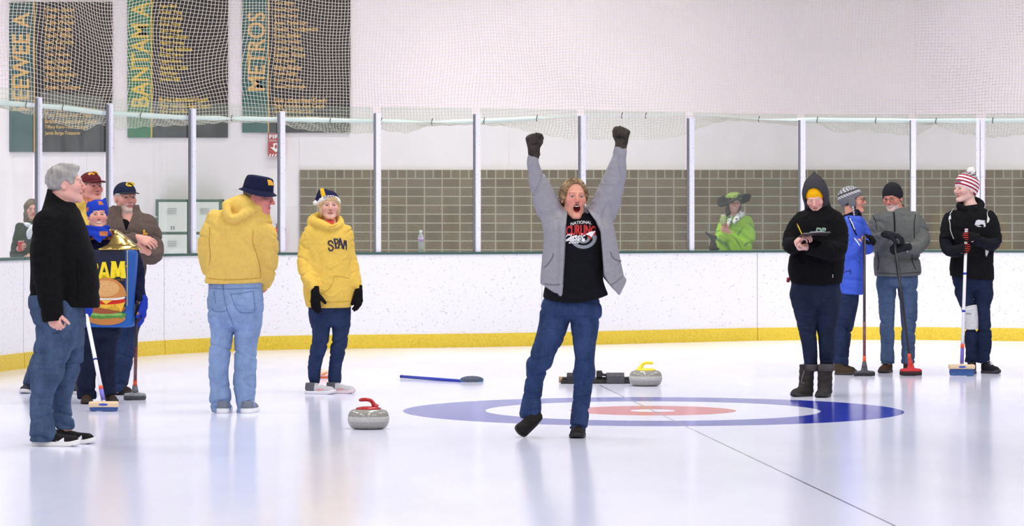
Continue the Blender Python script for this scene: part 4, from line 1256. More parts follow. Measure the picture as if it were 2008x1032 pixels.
        if colf is not None:
            cf = lambda V: colf((V - C.astype(f32)) @ M, Ln)
            mm = M_cloth_vc
        else: mm = um or fabric('shoe_%d_%d_%d' % upper, upper, 0.06, 0.2, 0.7)
        o = sdf_obj(name, fr(upf), cs.min(0), cs.max(0), 0.0048, mm, s.root, (), cf, 0.005)
        sdf_obj('sole', fr(sof), cs.min(0), cs.max(0), 0.0048, mat('sole_%d_%d_%d' % sole, sole, 0.6), o, (), None, 0.005)
        if laces:
            mb = MB()
            for q in range(4):
                x = Ln * (0.42 + 0.075 * q); z = hgt * (0.92 - 0.13 * q) + 0.004
                mb.tube([C + X * x + Y * y + U * (z - abs(y) * 0.35) for y in (-0.024, -0.01, 0.01, 0.024)], 0.0032, 6)
            mb.build('laces', mat('lace_%d_%d_%d' % laces, laces, 0.8), o, True)
        return o
# ================================================================ stones, hack, brooms
def granite():
    m, nt, b = _new('granite'); N = nt.nodes; Lk = nt.links
    tc = N.new('ShaderNodeTexCoord'); n = N.new('ShaderNodeTexNoise'); n.inputs['Scale'].default_value = 190; n.inputs['Detail'].default_value = 4
    Lk.new(tc.outputs['Object'], n.inputs['Vector'])
    r = N.new('ShaderNodeValToRGB'); r.color_ramp.elements[0].position = 0.35; r.color_ramp.elements[0].color = (*lin((132, 130, 124)), 1)
    r.color_ramp.elements[1].position = 0.68; r.color_ramp.elements[1].color = (*lin((172, 170, 162)), 1)
    Lk.new(n.outputs['Fac'], r.inputs[0]); Lk.new(r.outputs[0], b.inputs['Base Color']); b.inputs['Roughness'].default_value = 0.16; b.inputs['Specular IOR Level'].default_value = 0.6
    return m
M_gran = granite(); M_band = mat('striking_band', (186, 184, 180), 0.7, var=0.12, vscale=90)
def stone(px, py, R, color, ang, label, name_m):
    Dp = DY(py); c = G(px, Dp)
    e = empty('curling_stone', c, label, 'curling stone', 'curling stones on the ice')
    Hh = 0.132
    prof = [(0.045, 0.004), (0.066, 0.0)]
    for k in range(1, 15):
        a = -math.pi / 2 + math.pi * k / 15
        ca, sa = math.cos(a), math.sin(a)
        r = 0.066 + (R - 0.066) * (abs(ca) ** 0.62); z = Hh / 2 + (Hh / 2) * math.copysign(abs(sa) ** 0.80, sa)
        prof.append((r, z))
    prof += [(0.066, Hh), (0.02, Hh + 0.001)]
    MB().lathe(prof, c, 72).build('body', M_gran, e, True)
    MB().lathe([(R - 0.004, 0.047), (R + 0.0006, 0.050), (R + 0.0012, 0.066), (R + 0.0006, 0.083), (R - 0.004, 0.086)], c, 72).build('striking_band', M_band, e, True)
    m = mat(name_m, color, 0.3, 0, 0.5)
    dv = np.array([math.cos(ang), math.sin(ang), 0])
    hd = MB().lathe([(0.084, Hh - 0.004), (0.085, Hh + 0.004), (0.078, Hh + 0.010), (0.045, Hh + 0.016), (0.01, Hh + 0.018)], c, 48)
    z = np.array([0, 0, 1.0])
    pts = catmull(np.array([c - dv * 0.055 + z * (Hh + 0.008), c - dv * 0.038 + z * (Hh + 0.026), c - dv * 0.026 + z * (Hh + 0.046), c - dv * 0.006 + z * (Hh + 0.060), c + dv * 0.03 + z * (Hh + 0.063), c + dv * 0.064 + z * (Hh + 0.058)]), 22)
    rr = np.interp(np.linspace(0, 1, 22), [0, .15, .35, .6, .9, 1], [0.024, 0.018, 0.0135, 0.0125, 0.0125, 0.007])
    hd.tube(pts, list(rr), 16)
    hd.build('handle', m, e, True)
    return e
stone(722.5, 841, 0.1385, (178, 26, 30), math.pi * 0.985, 'grey granite curling stone with a red handle, nearest the camera', 'handle_red')
stone(1266, 757, 0.1385, (246, 222, 40), -0.05, 'grey granite curling stone with a yellow handle, beside the black hack', 'handle_yellow')

# ---- hack (rubber footholds) at the end of the centre line
hk_c = G(1168, DY(752)); M_rub = mat('hack_rubber', (38, 36, 38), 0.7, var=0.2, vscale=50)
hk = empty('hack', hk_c, 'black rubber starting hack lying on the ice behind the rings', 'hack')
axh = np.array([nrm((1, 0.03, 0)), nrm((-0.03, 1, 0)), (0, 0, 1.0)])
def hp(x, y, z): return hk_c + axh[0] * x + axh[1] * y + axh[2] * z
MB().box(hp(0.0, 0, 0.016), (0.60, 0.16, 0.028), axh, 0.006).build('base_bar', M_rub, hk)
for sx, nm in ((-0.17, 'foothold'), (0.165, 'foothold')):
    mb = MB()
    prof = [(-0.10, 0.0), (0.10, 0.0), (0.10, 0.03), (0.02, 0.085), (-0.06, 0.09), (-0.10, 0.06)]
    V = []; Fs = []
    for q in (-0.075, 0.075):
        for (yy, zz) in prof: V.append(hp(sx + q, yy, zz + 0.004))
    n = len(prof)
    Fs = [tuple(range(n))[::-1], tuple(range(n, 2 * n))] + [(i, (i + 1) % n, n + (i + 1) % n, n + i) for i in range(n)]
    mb.add(V, Fs); mb.build(nm, mat('hack_grey', (70, 70, 76), 0.65, var=0.25, vscale=40) if sx > 0 else M_rub, hk)
MB().tube([hp(-0.30, 0.0, 0.032), hp(0.33, 0.0, 0.032)], 0.024, 14).build('cross_bar', mat('hack_bar', (30, 28, 30), 0.4), hk, True)
MB().tube([hp(-0.315, 0.0, 0.032), hp(-0.285, 0.0, 0.032)], 0.027, 14).build('end_plug', mat('plug_tan', (176, 140, 116), 0.6), hk, True)
MB().box(hp(0.03, -0.02, 0.08), (0.05, 0.05, 0.06), axh, 0.01).tube([hp(0.03, -0.02, 0.10), hp(0.06, -0.03, 0.075), hp(0.10, -0.03, 0.07)], 0.012, 8).build('clamp', M_rub, hk)

# ---- brooms
def label_tube(mb, a, b, t0, t1, r): mb.tube([a + (b - a) * t0, a + (b - a) * t1], r, 16); return mb
def corn_head_broom(label, top, foot, hw, yaw, handle_pts):
    """white shafted broom with a wooden block and blue bristles. top/foot 3D ends of the shaft."""
    e = empty('curling_broom', foot * np.array([1, 1, 0]), label, 'broom', 'curling brooms held upright')
    r = 0.0145
    W = mat('shaft_white', (240, 240, 246), 0.3)
    MB().tube([foot, top], r, 18).build('shaft', W, e, True)
    up = nrm(top - foot); X = nrm(np.array([math.cos(yaw), math.sin(yaw), 0])); Y = np.cross((0, 0, 1.0), X); ax = np.array([X, Y, (0, 0, 1.0)])
    for t in (handle_pts):
        MB().tube([foot + (top - foot) * (t - 0.008), foot + (top - foot) * (t + 0.008)], r + 0.0015, 18).build('blue_band', mat('band_blue', (40, 50, 170), 0.4), e, True)
    MB().tube([foot + (top - foot) * 0.125, foot + (top - foot) * 0.155], r + 0.0022, 18).build('orange_band', mat('band_orange', (236, 84, 40), 0.5), e, True)
    MB().tube([foot + (top - foot) * 0.01, foot + (top - foot) * 0.125], r + 0.0018, 18).build('printed_sleeve', mat('sleeve_violet', (110, 96, 190), 0.5, var=0.3, vscale=30), e, True)
    MB().tube([foot + (top - foot) * 0.155, foot + (top - foot) * 0.178], r + 0.0012, 18).build('grey_collar', mat('collar_grey', (200, 200, 210), 0.4), e, True)
    MB().lathe([(r + 0.001, 0), (r + 0.002, 0.012), (r - 0.003, 0.02)], top, 18).build('end_cap', mat('end_cap_pink', (226, 190, 196), 0.5), e, True)
    c = foot.copy(); zb = c[2]
    V0 = MB(); c1 = np.array([c[0], c[1], zb - 0.004])
    V0.box(c1 - np.array([0, 0, 0.012]), (2 * hw, 0.075, 0.042), ax, 0.012).build('head_block', mat('head_wood', (232, 204, 168), 0.55, var=0.06, vscale=8), e, True)
    zt = zb - 0.036
    b = MB(); n = 26
    prof = [(2 * hw * 0.94, 0.066, zt), (2 * hw * 0.97, 0.07, zt * 0.5), (2 * hw * 0.90, 0.06, 0.004)]
    V = []
    for (a, d, z) in prof:
        for k in range(n):
            th = 2 * math.pi * k / n; ct, st = math.cos(th), math.sin(th)
            V.append(np.array([c[0], c[1], z]) + X * a / 2 * math.copysign(abs(ct) ** 0.5, ct) + Y * d / 2 * math.copysign(abs(st) ** 0.5, st))
    Fs = [(i * n + k, i * n + (k + 1) % n, (i + 1) * n + (k + 1) % n, (i + 1) * n + k) for i in range(2) for k in range(n)] + [tuple(range(n)), tuple(range(2 * n, 3 * n))[::-1]]
    b.add(V, Fs).build('bristles', mat('bristle_blue', (64, 96, 158), 0.9, var=0.3, vscale=160, bump=0.8, bscale=200), e, True)
    V, Fs, _ = text2d('o', 0.05)
    cc = c1 + np.array([0, 0, -0.012]) - Y * 0.0385 * (1 if Y[1] > 0 else -1)
    k = 20; mk('oval_badge', [cc + X * 0.034 * math.cos(2 * math.pi * i / k) + np.array([0, 0, 0.009 * math.sin(2 * math.pi * i / k)]) for i in range(k)], [tuple(range(k))], mat('badge_blue', (60, 84, 190), 0.5), e, False)
    return e
def pad_broom(label, top, foot, hw, yaw, shaft_rgb, head_rgb, pad_rgb, neck_rgb, lower=None, tilt=0.0):
    """slim shaft and a swivelling pad head."""
    e = empty('curling_broom', foot * np.array([1, 1, 0]), label, 'broom', 'curling brooms held upright')
    r = 0.0125
    nm = '%d_%d_%d'
    MB().tube([foot + (top - foot) * 0.05, top], r, 16).build('shaft', mat('shaft_' + nm % shaft_rgb, shaft_rgb, 0.35, var=0.08), e, True)
    L = np.linalg.norm(top - foot)
    if lower:
        t1 = lower
        MB().tube([foot + (top - foot) * 0.10, foot + (top - foot) * t1], r + 0.001, 16).build('printed_section', mat('print_red_grey', (112, 66, 70), 0.4, var=0.35, vscale=40), e, True)
    MB().tube([foot + (top - foot) * (0.075 / L), foot + (top - foot) * (0.13 / L)], r + 0.0022, 16).build('orange_band', mat('band_orange', (236, 84, 40), 0.5), e, True)
    MB().tube([foot + (top - foot) * 0.0, foot + (top - foot) * (0.08 / L)], [0.03, r + 0.005], 16).build('neck', mat('neck_' + nm % neck_rgb, neck_rgb, 0.5), e, True)
    X = nrm(np.array([math.cos(yaw), math.sin(yaw), 0])); Y = np.cross((0, 0, 1.0), X)
    n = 32
    def ov(prof, name, m):
        V = []
        for (a, d, z) in prof:
            for k in range(n):
                th = 2 * math.pi * k / n; ct, st = math.cos(th), math.sin(th)
                V.append(np.array([foot[0], foot[1], z]) + X * a * math.copysign(abs(ct) ** 0.7, ct) + Y * d * math.copysign(abs(st) ** 0.7, st))
        q = len(prof)
        Fs = [(i * n + k, i * n + (k + 1) % n, (i + 1) * n + (k + 1) % n, (i + 1) * n + k) for i in range(q - 1) for k in range(n)] + [tuple(range(n))[::-1], tuple(range((q - 1) * n, q * n))]
        return MB().add(V, Fs).build(name, m, e, True)
    z0 = foot[2]
    ov([(hw * 0.96, 0.045, 0.003), (hw, 0.05, 0.012), (hw, 0.05, z0 * 0.55)], 'pad', mat('pad_' + nm % pad_rgb, pad_rgb, 0.9, var=0.3, vscale=90))
    ov([(hw * 0.99, 0.049, z0 * 0.52), (hw * 0.98, 0.048, z0 * 0.74), (hw * 0.85, 0.042, z0 * 0.9), (hw * 0.34, 0.03, z0 * 1.0), (hw * 0.24, 0.024, z0 * 1.5)], 'head_plate', mat('head_' + nm % head_rgb, head_rgb, 0.45, var=0.15))
    return e

# blue broom lying on the ice
Dh = DY(749.5)
bc = P(925, 745.5, Dh); tail = P(788, 738.5, 29.0); tail[2] = 0.018
lb = empty('curling_broom', G(925, Dh), 'blue shafted broom with a grey oval pad lying on the ice', 'broom')
X = nrm(np.array([1, 0.12, 0.0])); nf = nrm(np.array([0.0, -0.75, 0.55])); nf = nrm(nf - X * np.dot(nf, X)); Yv = np.cross(nf, X); axb = np.array([X, Yv, nf])
def ring(prof, name, m):
    n = 36; V = []
    for (a, d, z) in prof:
        for k in range(n):
            th = 2 * math.pi * k / n
            V.append(bc + X * a * math.cos(th) + Yv * d * math.sin(th) + nf * z)
    q = len(prof)
    Fs = [(i * n + k, i * n + (k + 1) % n, (i + 1) * n + (k + 1) % n, (i + 1) * n + k) for i in range(q - 1) for k in range(n)] + [tuple(range(n))[::-1], tuple(range((q - 1) * n, q * n))]
    return MB().add(V, Fs).build(name, m, lb, True)
Rb = 23.5 * Dh / F
ring([(Rb * 0.9, 0.030, -0.026), (Rb * 1.0, 0.035, -0.014), (Rb * 1.0, 0.035, -0.004)], 'head_plate', mat('lying_head_dark', (44, 44, 52), 0.5))
ring([(Rb * 1.0, 0.035, -0.004), (Rb * 1.01, 0.036, 0.006), (Rb * 0.97, 0.034, 0.012)], 'rim', mat('lying_rim_blue', (92, 134, 190), 0.5))
ring([(Rb * 0.95, 0.033, 0.010), (Rb * 0.93, 0.032, 0.016)], 'pad', mat('lying_pad_grey', (84, 92, 108), 0.9, var=0.25, vscale=90))
neckp = bc - X * Rb * 0.95 - nf * 0.012
MB().tube([bc - X * Rb * 0.3 - nf * 0.014, neckp], [0.018, 0.017], 12).build('neck', mat('lying_neck', (72, 60, 60), 0.5), lb, True)
MB().tube([neckp, tail], 0.0135, 16).build('shaft', mat('shaft_blue', (38, 58, 178), 0.35), lb, True)
MB().tube([tail, tail + nrm(tail - neckp) * 0.012], 0.0148, 16).build('end_cap', mat('end_cap_dark', (30, 34, 84), 0.5), lb, True)

# small orange and white tub on the ice
td = DY(742); tc_ = G(637, td)
tb = empty('measuring_tub', tc_, 'small orange and white tub on the ice between the trainers of the woman in yellow', 'tub')
MB().lathe([(0.052, 0.0), (0.054, 0.004), (0.054, 0.014), (0.045, 0.016)], tc_, 28).build('base', mat('tub_base', (206, 98, 56), 0.5), tb, True)
MB().lathe([(0.046, 0.015), (0.05, 0.03), (0.047, 0.06), (0.034, 0.078), (0.01, 0.082)], tc_, 28).build('dome', mat('tub_dome', (250, 216, 192), 0.35, var=0.06), tb, True)
MB().tube([tc_ + np.array([-0.025, -0.049, 0.034]), tc_ + np.array([0.0, -0.052, 0.04]), tc_ + np.array([0.02, -0.047, 0.056])], 0.007, 8).build('orange_mark', mat('tub_mark', (242, 138, 66), 0.5), tb, True)
# ================================================================ the people
BLK = fabric('black_fleece', (16, 15, 17), 0.25, 0.6, 0.95, 180)
YELH = fabric('yellow_sweatshirt', (228, 192, 92), 0.05, 0.3)
CUFFY = fabric('yellow_rib', (226, 182, 70), 0.06, 0.6, 0.95, 160)
JN_MID = denim('denim_mid', (66, 84, 114), 0.30)
JN_DARK = denim('denim_dark', (36, 51, 84))
JN_LIGHT = denim('denim_light', (130, 153, 192), 0.16)
JN_NAVY = denim('denim_navy', (24, 32, 54))
SKINY = (228, 172, 150)

# ---------------------------------------------------------------- cheering man
m = Person(21.2, 1122, 'man cheering with both fists raised, open grey zip hoodie over a black printed shirt')
m.set_head(1126, 388, 0.0, yaw=10, pitch=4, roll=1.5, H=0.232, skin=(226, 160, 138), jaw=0.028, wide=0.95, fat=-0.002, red=0.7, brow=(150, 112, 82), eye_open=0.0052, iris=(84, 92, 96), neck=0.058)
sl_l = [(1046, 304, 9.5, -0.05), (1045, 318, 11, -0.05), (1048, 335, 13.5, -0.03), (1058, 362, 19, 0.0), (1068, 390, 23, 0.02), (1081, 424, 25, 0.02), (1092, 446, 24, 0.0)]
sl_r = [(1216.5, 291, 10, -0.05), (1214, 306, 12.5, -0.05), (1206, 340, 19.5, -0.03), (1197, 372, 24, 0.0), (1184, 408, 27, 0.02), (1172, 440, 26, 0.0)]
m.arms = [m.nodes(sl_l[::-1]), m.nodes(sl_r[::-1])]
leg_r = [(1094, 610, 28, 0), (1088, 627, 28.5, 0), (1079, 659, 27, -0.02), (1067, 686, 23.5, -0.05), (1057, 712, 21.5, -0.04), (1050, 737, 18.5, 0.0), (1044.5, 774, 17, 0.05), (1040, 812, 18.5, 0.06)]
leg_l = [(1147, 608, 28, 0), (1146, 640, 26.5, -0.02), (1146, 684, 20.5, -0.05), (1145.5, 715, 20, -0.03), (1145, 734, 19.5, 0), (1140.5, 783, 17.5, 0.02), (1135, 833, 18, 0.0)]
m.legs = [m.nodes(leg_r), m.nodes(leg_l)]
# fists: wrist, direction of the knuckles, palm, thumb side
fk = dict(curl=(1.35, 1.5, 0.9), thumb=(0.75, 0.5, 0.45), tcurl=0.7, spread=0.0, s=1.08)
m.gloved = True
m.hands = [dict(w=m.p(1047, 297, -0.05), d=(-0.12, -0.05, 1), n=(0.45, -0.85, 0.0), t=(1, 0.4, 0), **fk),
           dict(w=m.p(1218, 284, -0.05), d=(0.16, -0.05, 1), n=(-0.4, -0.9, 0.0), t=(-1, 0.4, 0), **fk)]
tor = [(592, 1066, 1176, 0.13, 0), (570, 1072, 1172, 0.12, 0), (540, 1076, 1172, 0.13, 0), (500, 1074, 1178, 0.135, 0), (460, 1076, 1184, 0.13, 0), (440, 1086, 1172, 0.11, 0.01), (424, 1100, 1156, 0.08, 0.02)]
m.body(tor, (1128, 440, 0.03), h=0.006, hh=0.003)
m.hair('curly', (104, 82, 56), (176, 148, 108), 0.008, 0.0030, 7)
m.trousers(denim('denim_cheer', (42, 60, 98), 0.28), [(626, 1064, 1174, 0.10, 0), (614, 1060, 1177, 0.125, 0), (600, 1062, 1177, 0.13, 0), (585, 1068, 1174, 0.125, 0), (574, 1070, 1172, 0.12, 0)], [leg_r, leg_l], 575, amp=0.011, kleg=0.006, khip=0.03, h=0.0062, drop=0.03)
BT = fabric('black_tee', (17, 18, 24), 0.2, 0.35)
tee = m.garment('t_shirt', BT, [(598, 1060, 1203, 0.15, -0.01), (575, 1066, 1192, 0.15, -0.01), (540, 1074, 1182, 0.148, -0.01), (500, 1074, 1184, 0.15, 0), (462, 1076, 1186, 0.142, 0), (444, 1088, 1174, 0.12, 0.0), (432, 1100, 1160, 0.092, 0.005), (424, 1106, 1152, 0.082, 0.005), (418, 1110, 1148, 0.074, 0.008)],
                sleeves=[[(1096, 446, 17, 0.01), (1084, 428, 17, 0.02), (1074, 402, 15, 0.02)], [(1160, 444, 18, 0.01), (1176, 424, 19, 0.01), (1188, 396, 18, 0.01)]], hem=[(1050, 582), (1064.5, 584), (1084, 590), (1104, 593), (1130, 594), (1160, 589), (1176, 584), (1199, 577), (1210, 576)], amp=0.006, ff=(22, 10, 14), h=0.0065, cap=0.01)
# printed shirt front
RD = mat('print_red', (196, 40, 44), 0.7); WH = mat('print_white', (236, 234, 236), 0.7); GY = mat('print_grey', (132, 138, 146), 0.7); BKp = mat('print_black', (20, 20, 26), 0.8)
def ell_ring(cx, cy, rx0, ry0, rx1, ry1, a0=0, a1=360, n=40):
    V = []; Fs = []
    for i in range(n + 1):
        a = math.radians(a0 + (a1 - a0) * i / n)
        V += [(cx + rx0 * math.cos(a), cy + ry0 * math.sin(a)), (cx + rx1 * math.cos(a), cy + ry1 * math.sin(a))]
        if i: Fs.append((2 * i - 2, 2 * i - 1, 2 * i + 1, 2 * i))
    return np.array(V), Fs
decal(tee, *ell_ring(1144, 466, 26, 22, 19, 15.5, -10, 185), 'target_ring', GY)
decal(tee, *ell_ring(1144, 466, 14, 11.5, 8, 6.5, -10, 190), 'target_ring', GY)
decal(tee, *ell_ring(1144, 471, 3.4, 3.0, 0.05, 0.05), 'target_dot', WH, lift=0.004)
wtop = lambda x, y: (x, y + 0.006 * (x - 1140) ** 2 - 0.05 * (x - 1140))
decal(tee, *text_px('NATIONAL', 1119, 433, 1160, 439, 0.01, wtop), 'lettering', WH, lift=0.004)
decal(tee, *text_px('CURLING', 1110, 440, 1168, 460, 0.035, lambda x, y: (x, y + (0.004 * (x - 1140) ** 2 - 1.5) * (1 if y < 450 else 0.4) + 2)), 'lettering', RD, lift=0.0045)
sv, sF = text_px('Classic', 1107, 458, 1147, 472, 0.02, lambda x, y: (x + (468 - y) * 0.25, y - 0.10 * (x - 1126)))
decal(tee, sv, sF, 'lettering', WH, lift=0.0055)
decal(tee, np.array([(1105, 474), (1116, 466), (1130, 461), (1131, 463), (1117, 469), (1107, 476)]), [(0, 1, 2, 3, 4, 5)], 'underline_swash', WH, lift=0.005)
decal(tee, *text_px('2020', 1115, 470.5, 1136, 477.5, 0.03, lambda x, y: (x + (474 - y) * 0.15, y - 0.02 * (x - 1125))), 'lettering', WH, lift=0.0055)
decal(tee, np.array([(1148, 460), (1156, 455), (1168, 453), (1164, 459), (1160, 466), (1156, 462)]), [(0, 1, 2, 3, 4, 5)], 'print_figure', WH, lift=0.005)
decal(tee, np.array([(1151, 461), (1158, 464), (1160, 469), (1156, 469)]), [(0, 1, 2, 3)], 'print_figure', RD, lift=0.0055)
decal(tee, *ell_ring(1166, 466, 4.5, 5.5, 0.05, 0.05), 'print_badge', GY, lift=0.004)
# open zip hoodie
GRY = fabric('grey_sweatshirt', (150, 148, 156), 0.06, 0.35)
zl = [(420, 1112), (436, 1110), (464, 1109), (506, 1107), (558, 1104), (600, 1100)]
zr = [(404, 1146), (418, 1156), (432, 1166), (455, 1176.5), (496, 1180), (538, 1183), (550, 1188), (562, 1199), (600, 1210)]
def open_front(Q, d):
    z = Q[:, 2]
    zz = [m.p(0, y)[2] for y, _ in zl][::-1]; xx = [m.p(x, 0)[0] for _, x in zl][::-1]
    z2 = [m.p(0, y)[2] for y, _ in zr][::-1]; x2 = [m.p(x, 0)[0] for _, x in zr][::-1]
    a = np.interp(z, zz, xx); b = np.interp(z, z2, x2)
    op = np.maximum(np.maximum(a - Q[:, 0], Q[:, 0] - b), Q[:, 1] - (m.D + 0.005))
    top = z - m.p(0, 405)[2]
    return smax(d, -np.maximum(op, top), 0.008)
hoodN = Tube(m.nodes([(1104, 436, 7, -0.05), (1100, 424, 9, 0.05), (1108, 415, 9, 0.12), (1130, 411, 9, 0.15), (1150, 413, 8, 0.11), (1158, 424, 7, 0.02), (1166, 436, 6, -0.05)]))
jk = m.garment('hoodie', GRY, [(590, 1060, 1236, 0.185, 0.0), (560, 1062, 1233, 0.185, 0.0), (545, 1062, 1229, 0.185, 0.0), (512, 1064, 1219, 0.18, 0.0), (485, 1066, 1214, 0.178, 0.0), (464, 1067, 1210, 0.172, 0), (445, 1069, 1205, 0.162, 0), (430, 1076, 1188, 0.14, 0.01), (418, 1094, 1166, 0.115, 0.02), (410, 1108, 1152, 0.09, 0.03)],
               [sl_l[::-1], sl_r[::-1]], hem=[(1040, 557), (1064, 559), (1082, 571), (1098, 581), (1104, 579), (1180, 540), (1187, 549), (1199, 563), (1214, 579), (1231, 546), (1245, 540)], h=0.0062, amp=0.011, ff=(30, 14, 9), samp=0.0115, sff=(34, 20, 20), k=0.04,
               extra=lambda Q, d: smin(d, hoodN(Q), 0.02), cut=open_front)
for nm, pts in (('zip', [(1109.5, 440), (1108, 480), (1105.5, 530), (1103, 576)]), ('zip', [(1168, 432), (1177.5, 455), (1181, 496), (1184.5, 536), (1194, 556)])):
    ribbon_on(jk, pts, 1.4, nm, mat('zip_grey', (104, 102, 108), 0.5, 0.3), 0.003)
DK = fabric('pocket_seam_grey', (106, 104, 112), 0.05)  # darker grey cloth for the hoodie's pocket edges
ribbon_on(jk, [(1085, 497), (1082, 507), (1074, 518), (1067, 525)], 1.6, 'pocket_edge', DK)
ribbon_on(jk, [(1197, 494), (1202, 505), (1211, 511), (1219, 512)], 1.6, 'pocket_edge', DK)
ribbon_on(jk, [(1068, 557), (1084, 559), (1099, 558)], 1.2, 'pocket_edge', DK)
ribbon_on(jk, [(1197, 560), (1208, 553), (1222, 541)], 1.2, 'pocket_edge', DK)
GL = mat_vc('work_glove', 0.75, 0.3, 0, 0.3, 160, 0.2)
def glcol(V):
    n = np.clip(0.5 + 0.9 * fbm(V, 8, 55, 3), 0, 1)[:, None]
    return np.array(lin((44, 40, 38))) * (1 - n * 0.75) + np.array(lin((112, 98, 82))) * n * 0.30
for i in range(2): m.glove(i, GL, 0.0042, 0.030, 0.0042, glcol, cuffr=0.039)
m.shoe(m.p(1051, 822, 0.09) , m.p(1011, 851, -0.05) , 0.050, up=nrm(np.array([0.45, -0.55, 0.55])), upper=(34, 30, 30), sole=(26, 25, 26), hgt=0.08, laces=(60, 54, 52), sole_h=0.02)
m.shoe(G(1138, m.D + 0.12) + np.array([0, 0, 0]), G(1127, m.D - 0.15), 0.050, upper=(36, 32, 32), sole=(28, 27, 28), hgt=0.09, laces=(70, 62, 58), sole_h=0.024)

# ---------------------------------------------------------------- black jacket man, far left
m = Person(20.5, 118, 'grey haired man in a black fleece jacket and jeans, seen side on at far left')
m.set_head(129, 361, 0.0, yaw=97, pitch=3, H=0.238, skin=(226, 172, 158), smile=0.6, fat=0.006, red=0.5, brow=(150, 140, 134), neck=0.062)
slv = [(94, 440, 28, -0.15), (92, 480, 29, -0.19), (92, 530, 27, -0.2), (96, 570, 24, -0.22), (101, 605, 20.5, -0.24), (103, 631, 19.5, -0.25)]
slf = [(120, 440, 26, 0.16), (128, 500, 26, 0.22), (134, 560, 22, 0.2), (140, 600, 18, 0.16)]
m.arms = [m.nodes(slv), m.nodes(slf)]
lgn = [(108, 610, 46, -0.07), (108, 645, 37, -0.09), (104, 690, 33, -0.10), (93, 729, 29.5, -0.11), (85, 756, 25.5, -0.12), (80.5, 800, 22, -0.12), (83, 835, 23.5, -0.12), (89, 866, 26.5, -0.12)]
lgf = [(128, 610, 36, 0.08), (132, 650, 32.5, 0.10), (135, 704, 28, 0.12), (123, 752, 22.5, 0.12), (120, 797, 19, 0.12), (129, 842, 19, 0.12)]
m.legs = [m.nodes(lgn), m.nodes(lgf)]
m.hands = [dict(w=m.p(104, 611, -0.26), d=(0.22, -0.12, -1), n=(0.35, 1, 0.1), t=(1, 0, 0.3), s=1.0, curl=(0.9, 1.0, 0.6), thumb=(0.75, 0.7, 0.2), tcurl=0.15, spread=0.02)]
tor = [(600, 60, 192, 0.17, 0), (560, 60, 192, 0.17, 0), (500, 60, 184, 0.18, 0), (450, 68, 168, 0.19, 0), (420, 82, 156, 0.15, 0), (400, 92, 152, 0.1, 0)]
m.body(tor, (120, 415, 0), h=0.0065, hh=0.0032)
m.hair('short', (138, 134, 132), (176, 172, 168), 0.012, 0.0036, 4)
def collar1(Q, d):
    c = cone(Q, m.p(118, 430), m.p(123, 378), 0.125, 0.098)
    a, b_ = m.p(97, 371), m.p(154, 412)
    nn = nrm(np.array([-(b_[2] - a[2]), 0, (b_[0] - a[0])]))
    c = smax(c, (Q - a.astype(f32)) @ nn.astype(f32), 0.008)
    inn = cone(Q, m.p(119, 425), m.p(127, 365), 0.095, 0.088)
    c = np.maximum(c, -inn)
    return smin(d, c, 0.02)
jb = m.garment('jacket', BLK, [(612, 58, 195, 0.185, 0), (590, 58, 195, 0.185, 0), (560, 60, 195, 0.19, 0), (530, 61, 191, 0.195, 0), (500, 60, 186.5, 0.205, 0), (480, 60, 178, 0.21, 0), (450, 67, 169, 0.215, 0), (425, 78, 160, 0.19, 0), (408, 88, 152, 0.14, 0), (396, 96, 148, 0.1, 0)],
               [slv, slf], hem=[(40, 583), (58, 586), (80, 592), (110, 599), (150, 602), (190, 604), (210, 605)], h=0.007, amp=0.006, ff=(12, 12, 22), samp=0.010, sff=(18, 18, 40), extra=collar1, k=0.03)
SEAM = fabric('black_seam', (6, 6, 7), 0.1)
ribbon_on(jb, [(151, 505), (152, 540), (153, 570), (150, 590)], 1.6, 'side_seam', SEAM)
ribbon_on(jb, [(155, 510), (160, 530), (158, 560)], 1.4, 'pocket_edge', SEAM)
m.trousers(JN_MID, [(680, 76, 160, 0.15, 0), (640, 74, 163, 0.18, 0), (610, 60, 163, 0.185, 0), (588, 57, 160, 0.18, 0), (575, 58, 158, 0.17, 0)], [lgn, lgf], 578, amp=0.012, kleg=0.006, h=0.0065, drop=0.0)
BKS = (24, 22, 24)
sh = m.shoe(G(63, m.D - 0.12), G(157, m.D - 0.16), 0.050, upper=BKS, sole=(238, 236, 234), sole_h=0.030, hgt=0.085)
def swoosh(o, pts): decal(o, np.array(pts), [tuple(range(len(pts)))], 'tick_mark', mat('tick_white', (236, 236, 240), 0.5), 1.2, 0.004)
swoosh(sh, [(108, 864), (113, 866), (118, 863), (125, 858.5), (126, 867), (121, 869), (114, 868.5)])
sh = m.shoe(G(92, m.D + 0.12), G(186, m.D + 0.05), 0.050, upper=BKS, sole=(238, 236, 234), sole_h=0.028, hgt=0.085)
swoosh(sh, [(146, 858), (150, 860), (155, 858), (160, 854), (161, 861), (156, 863), (150, 863)])

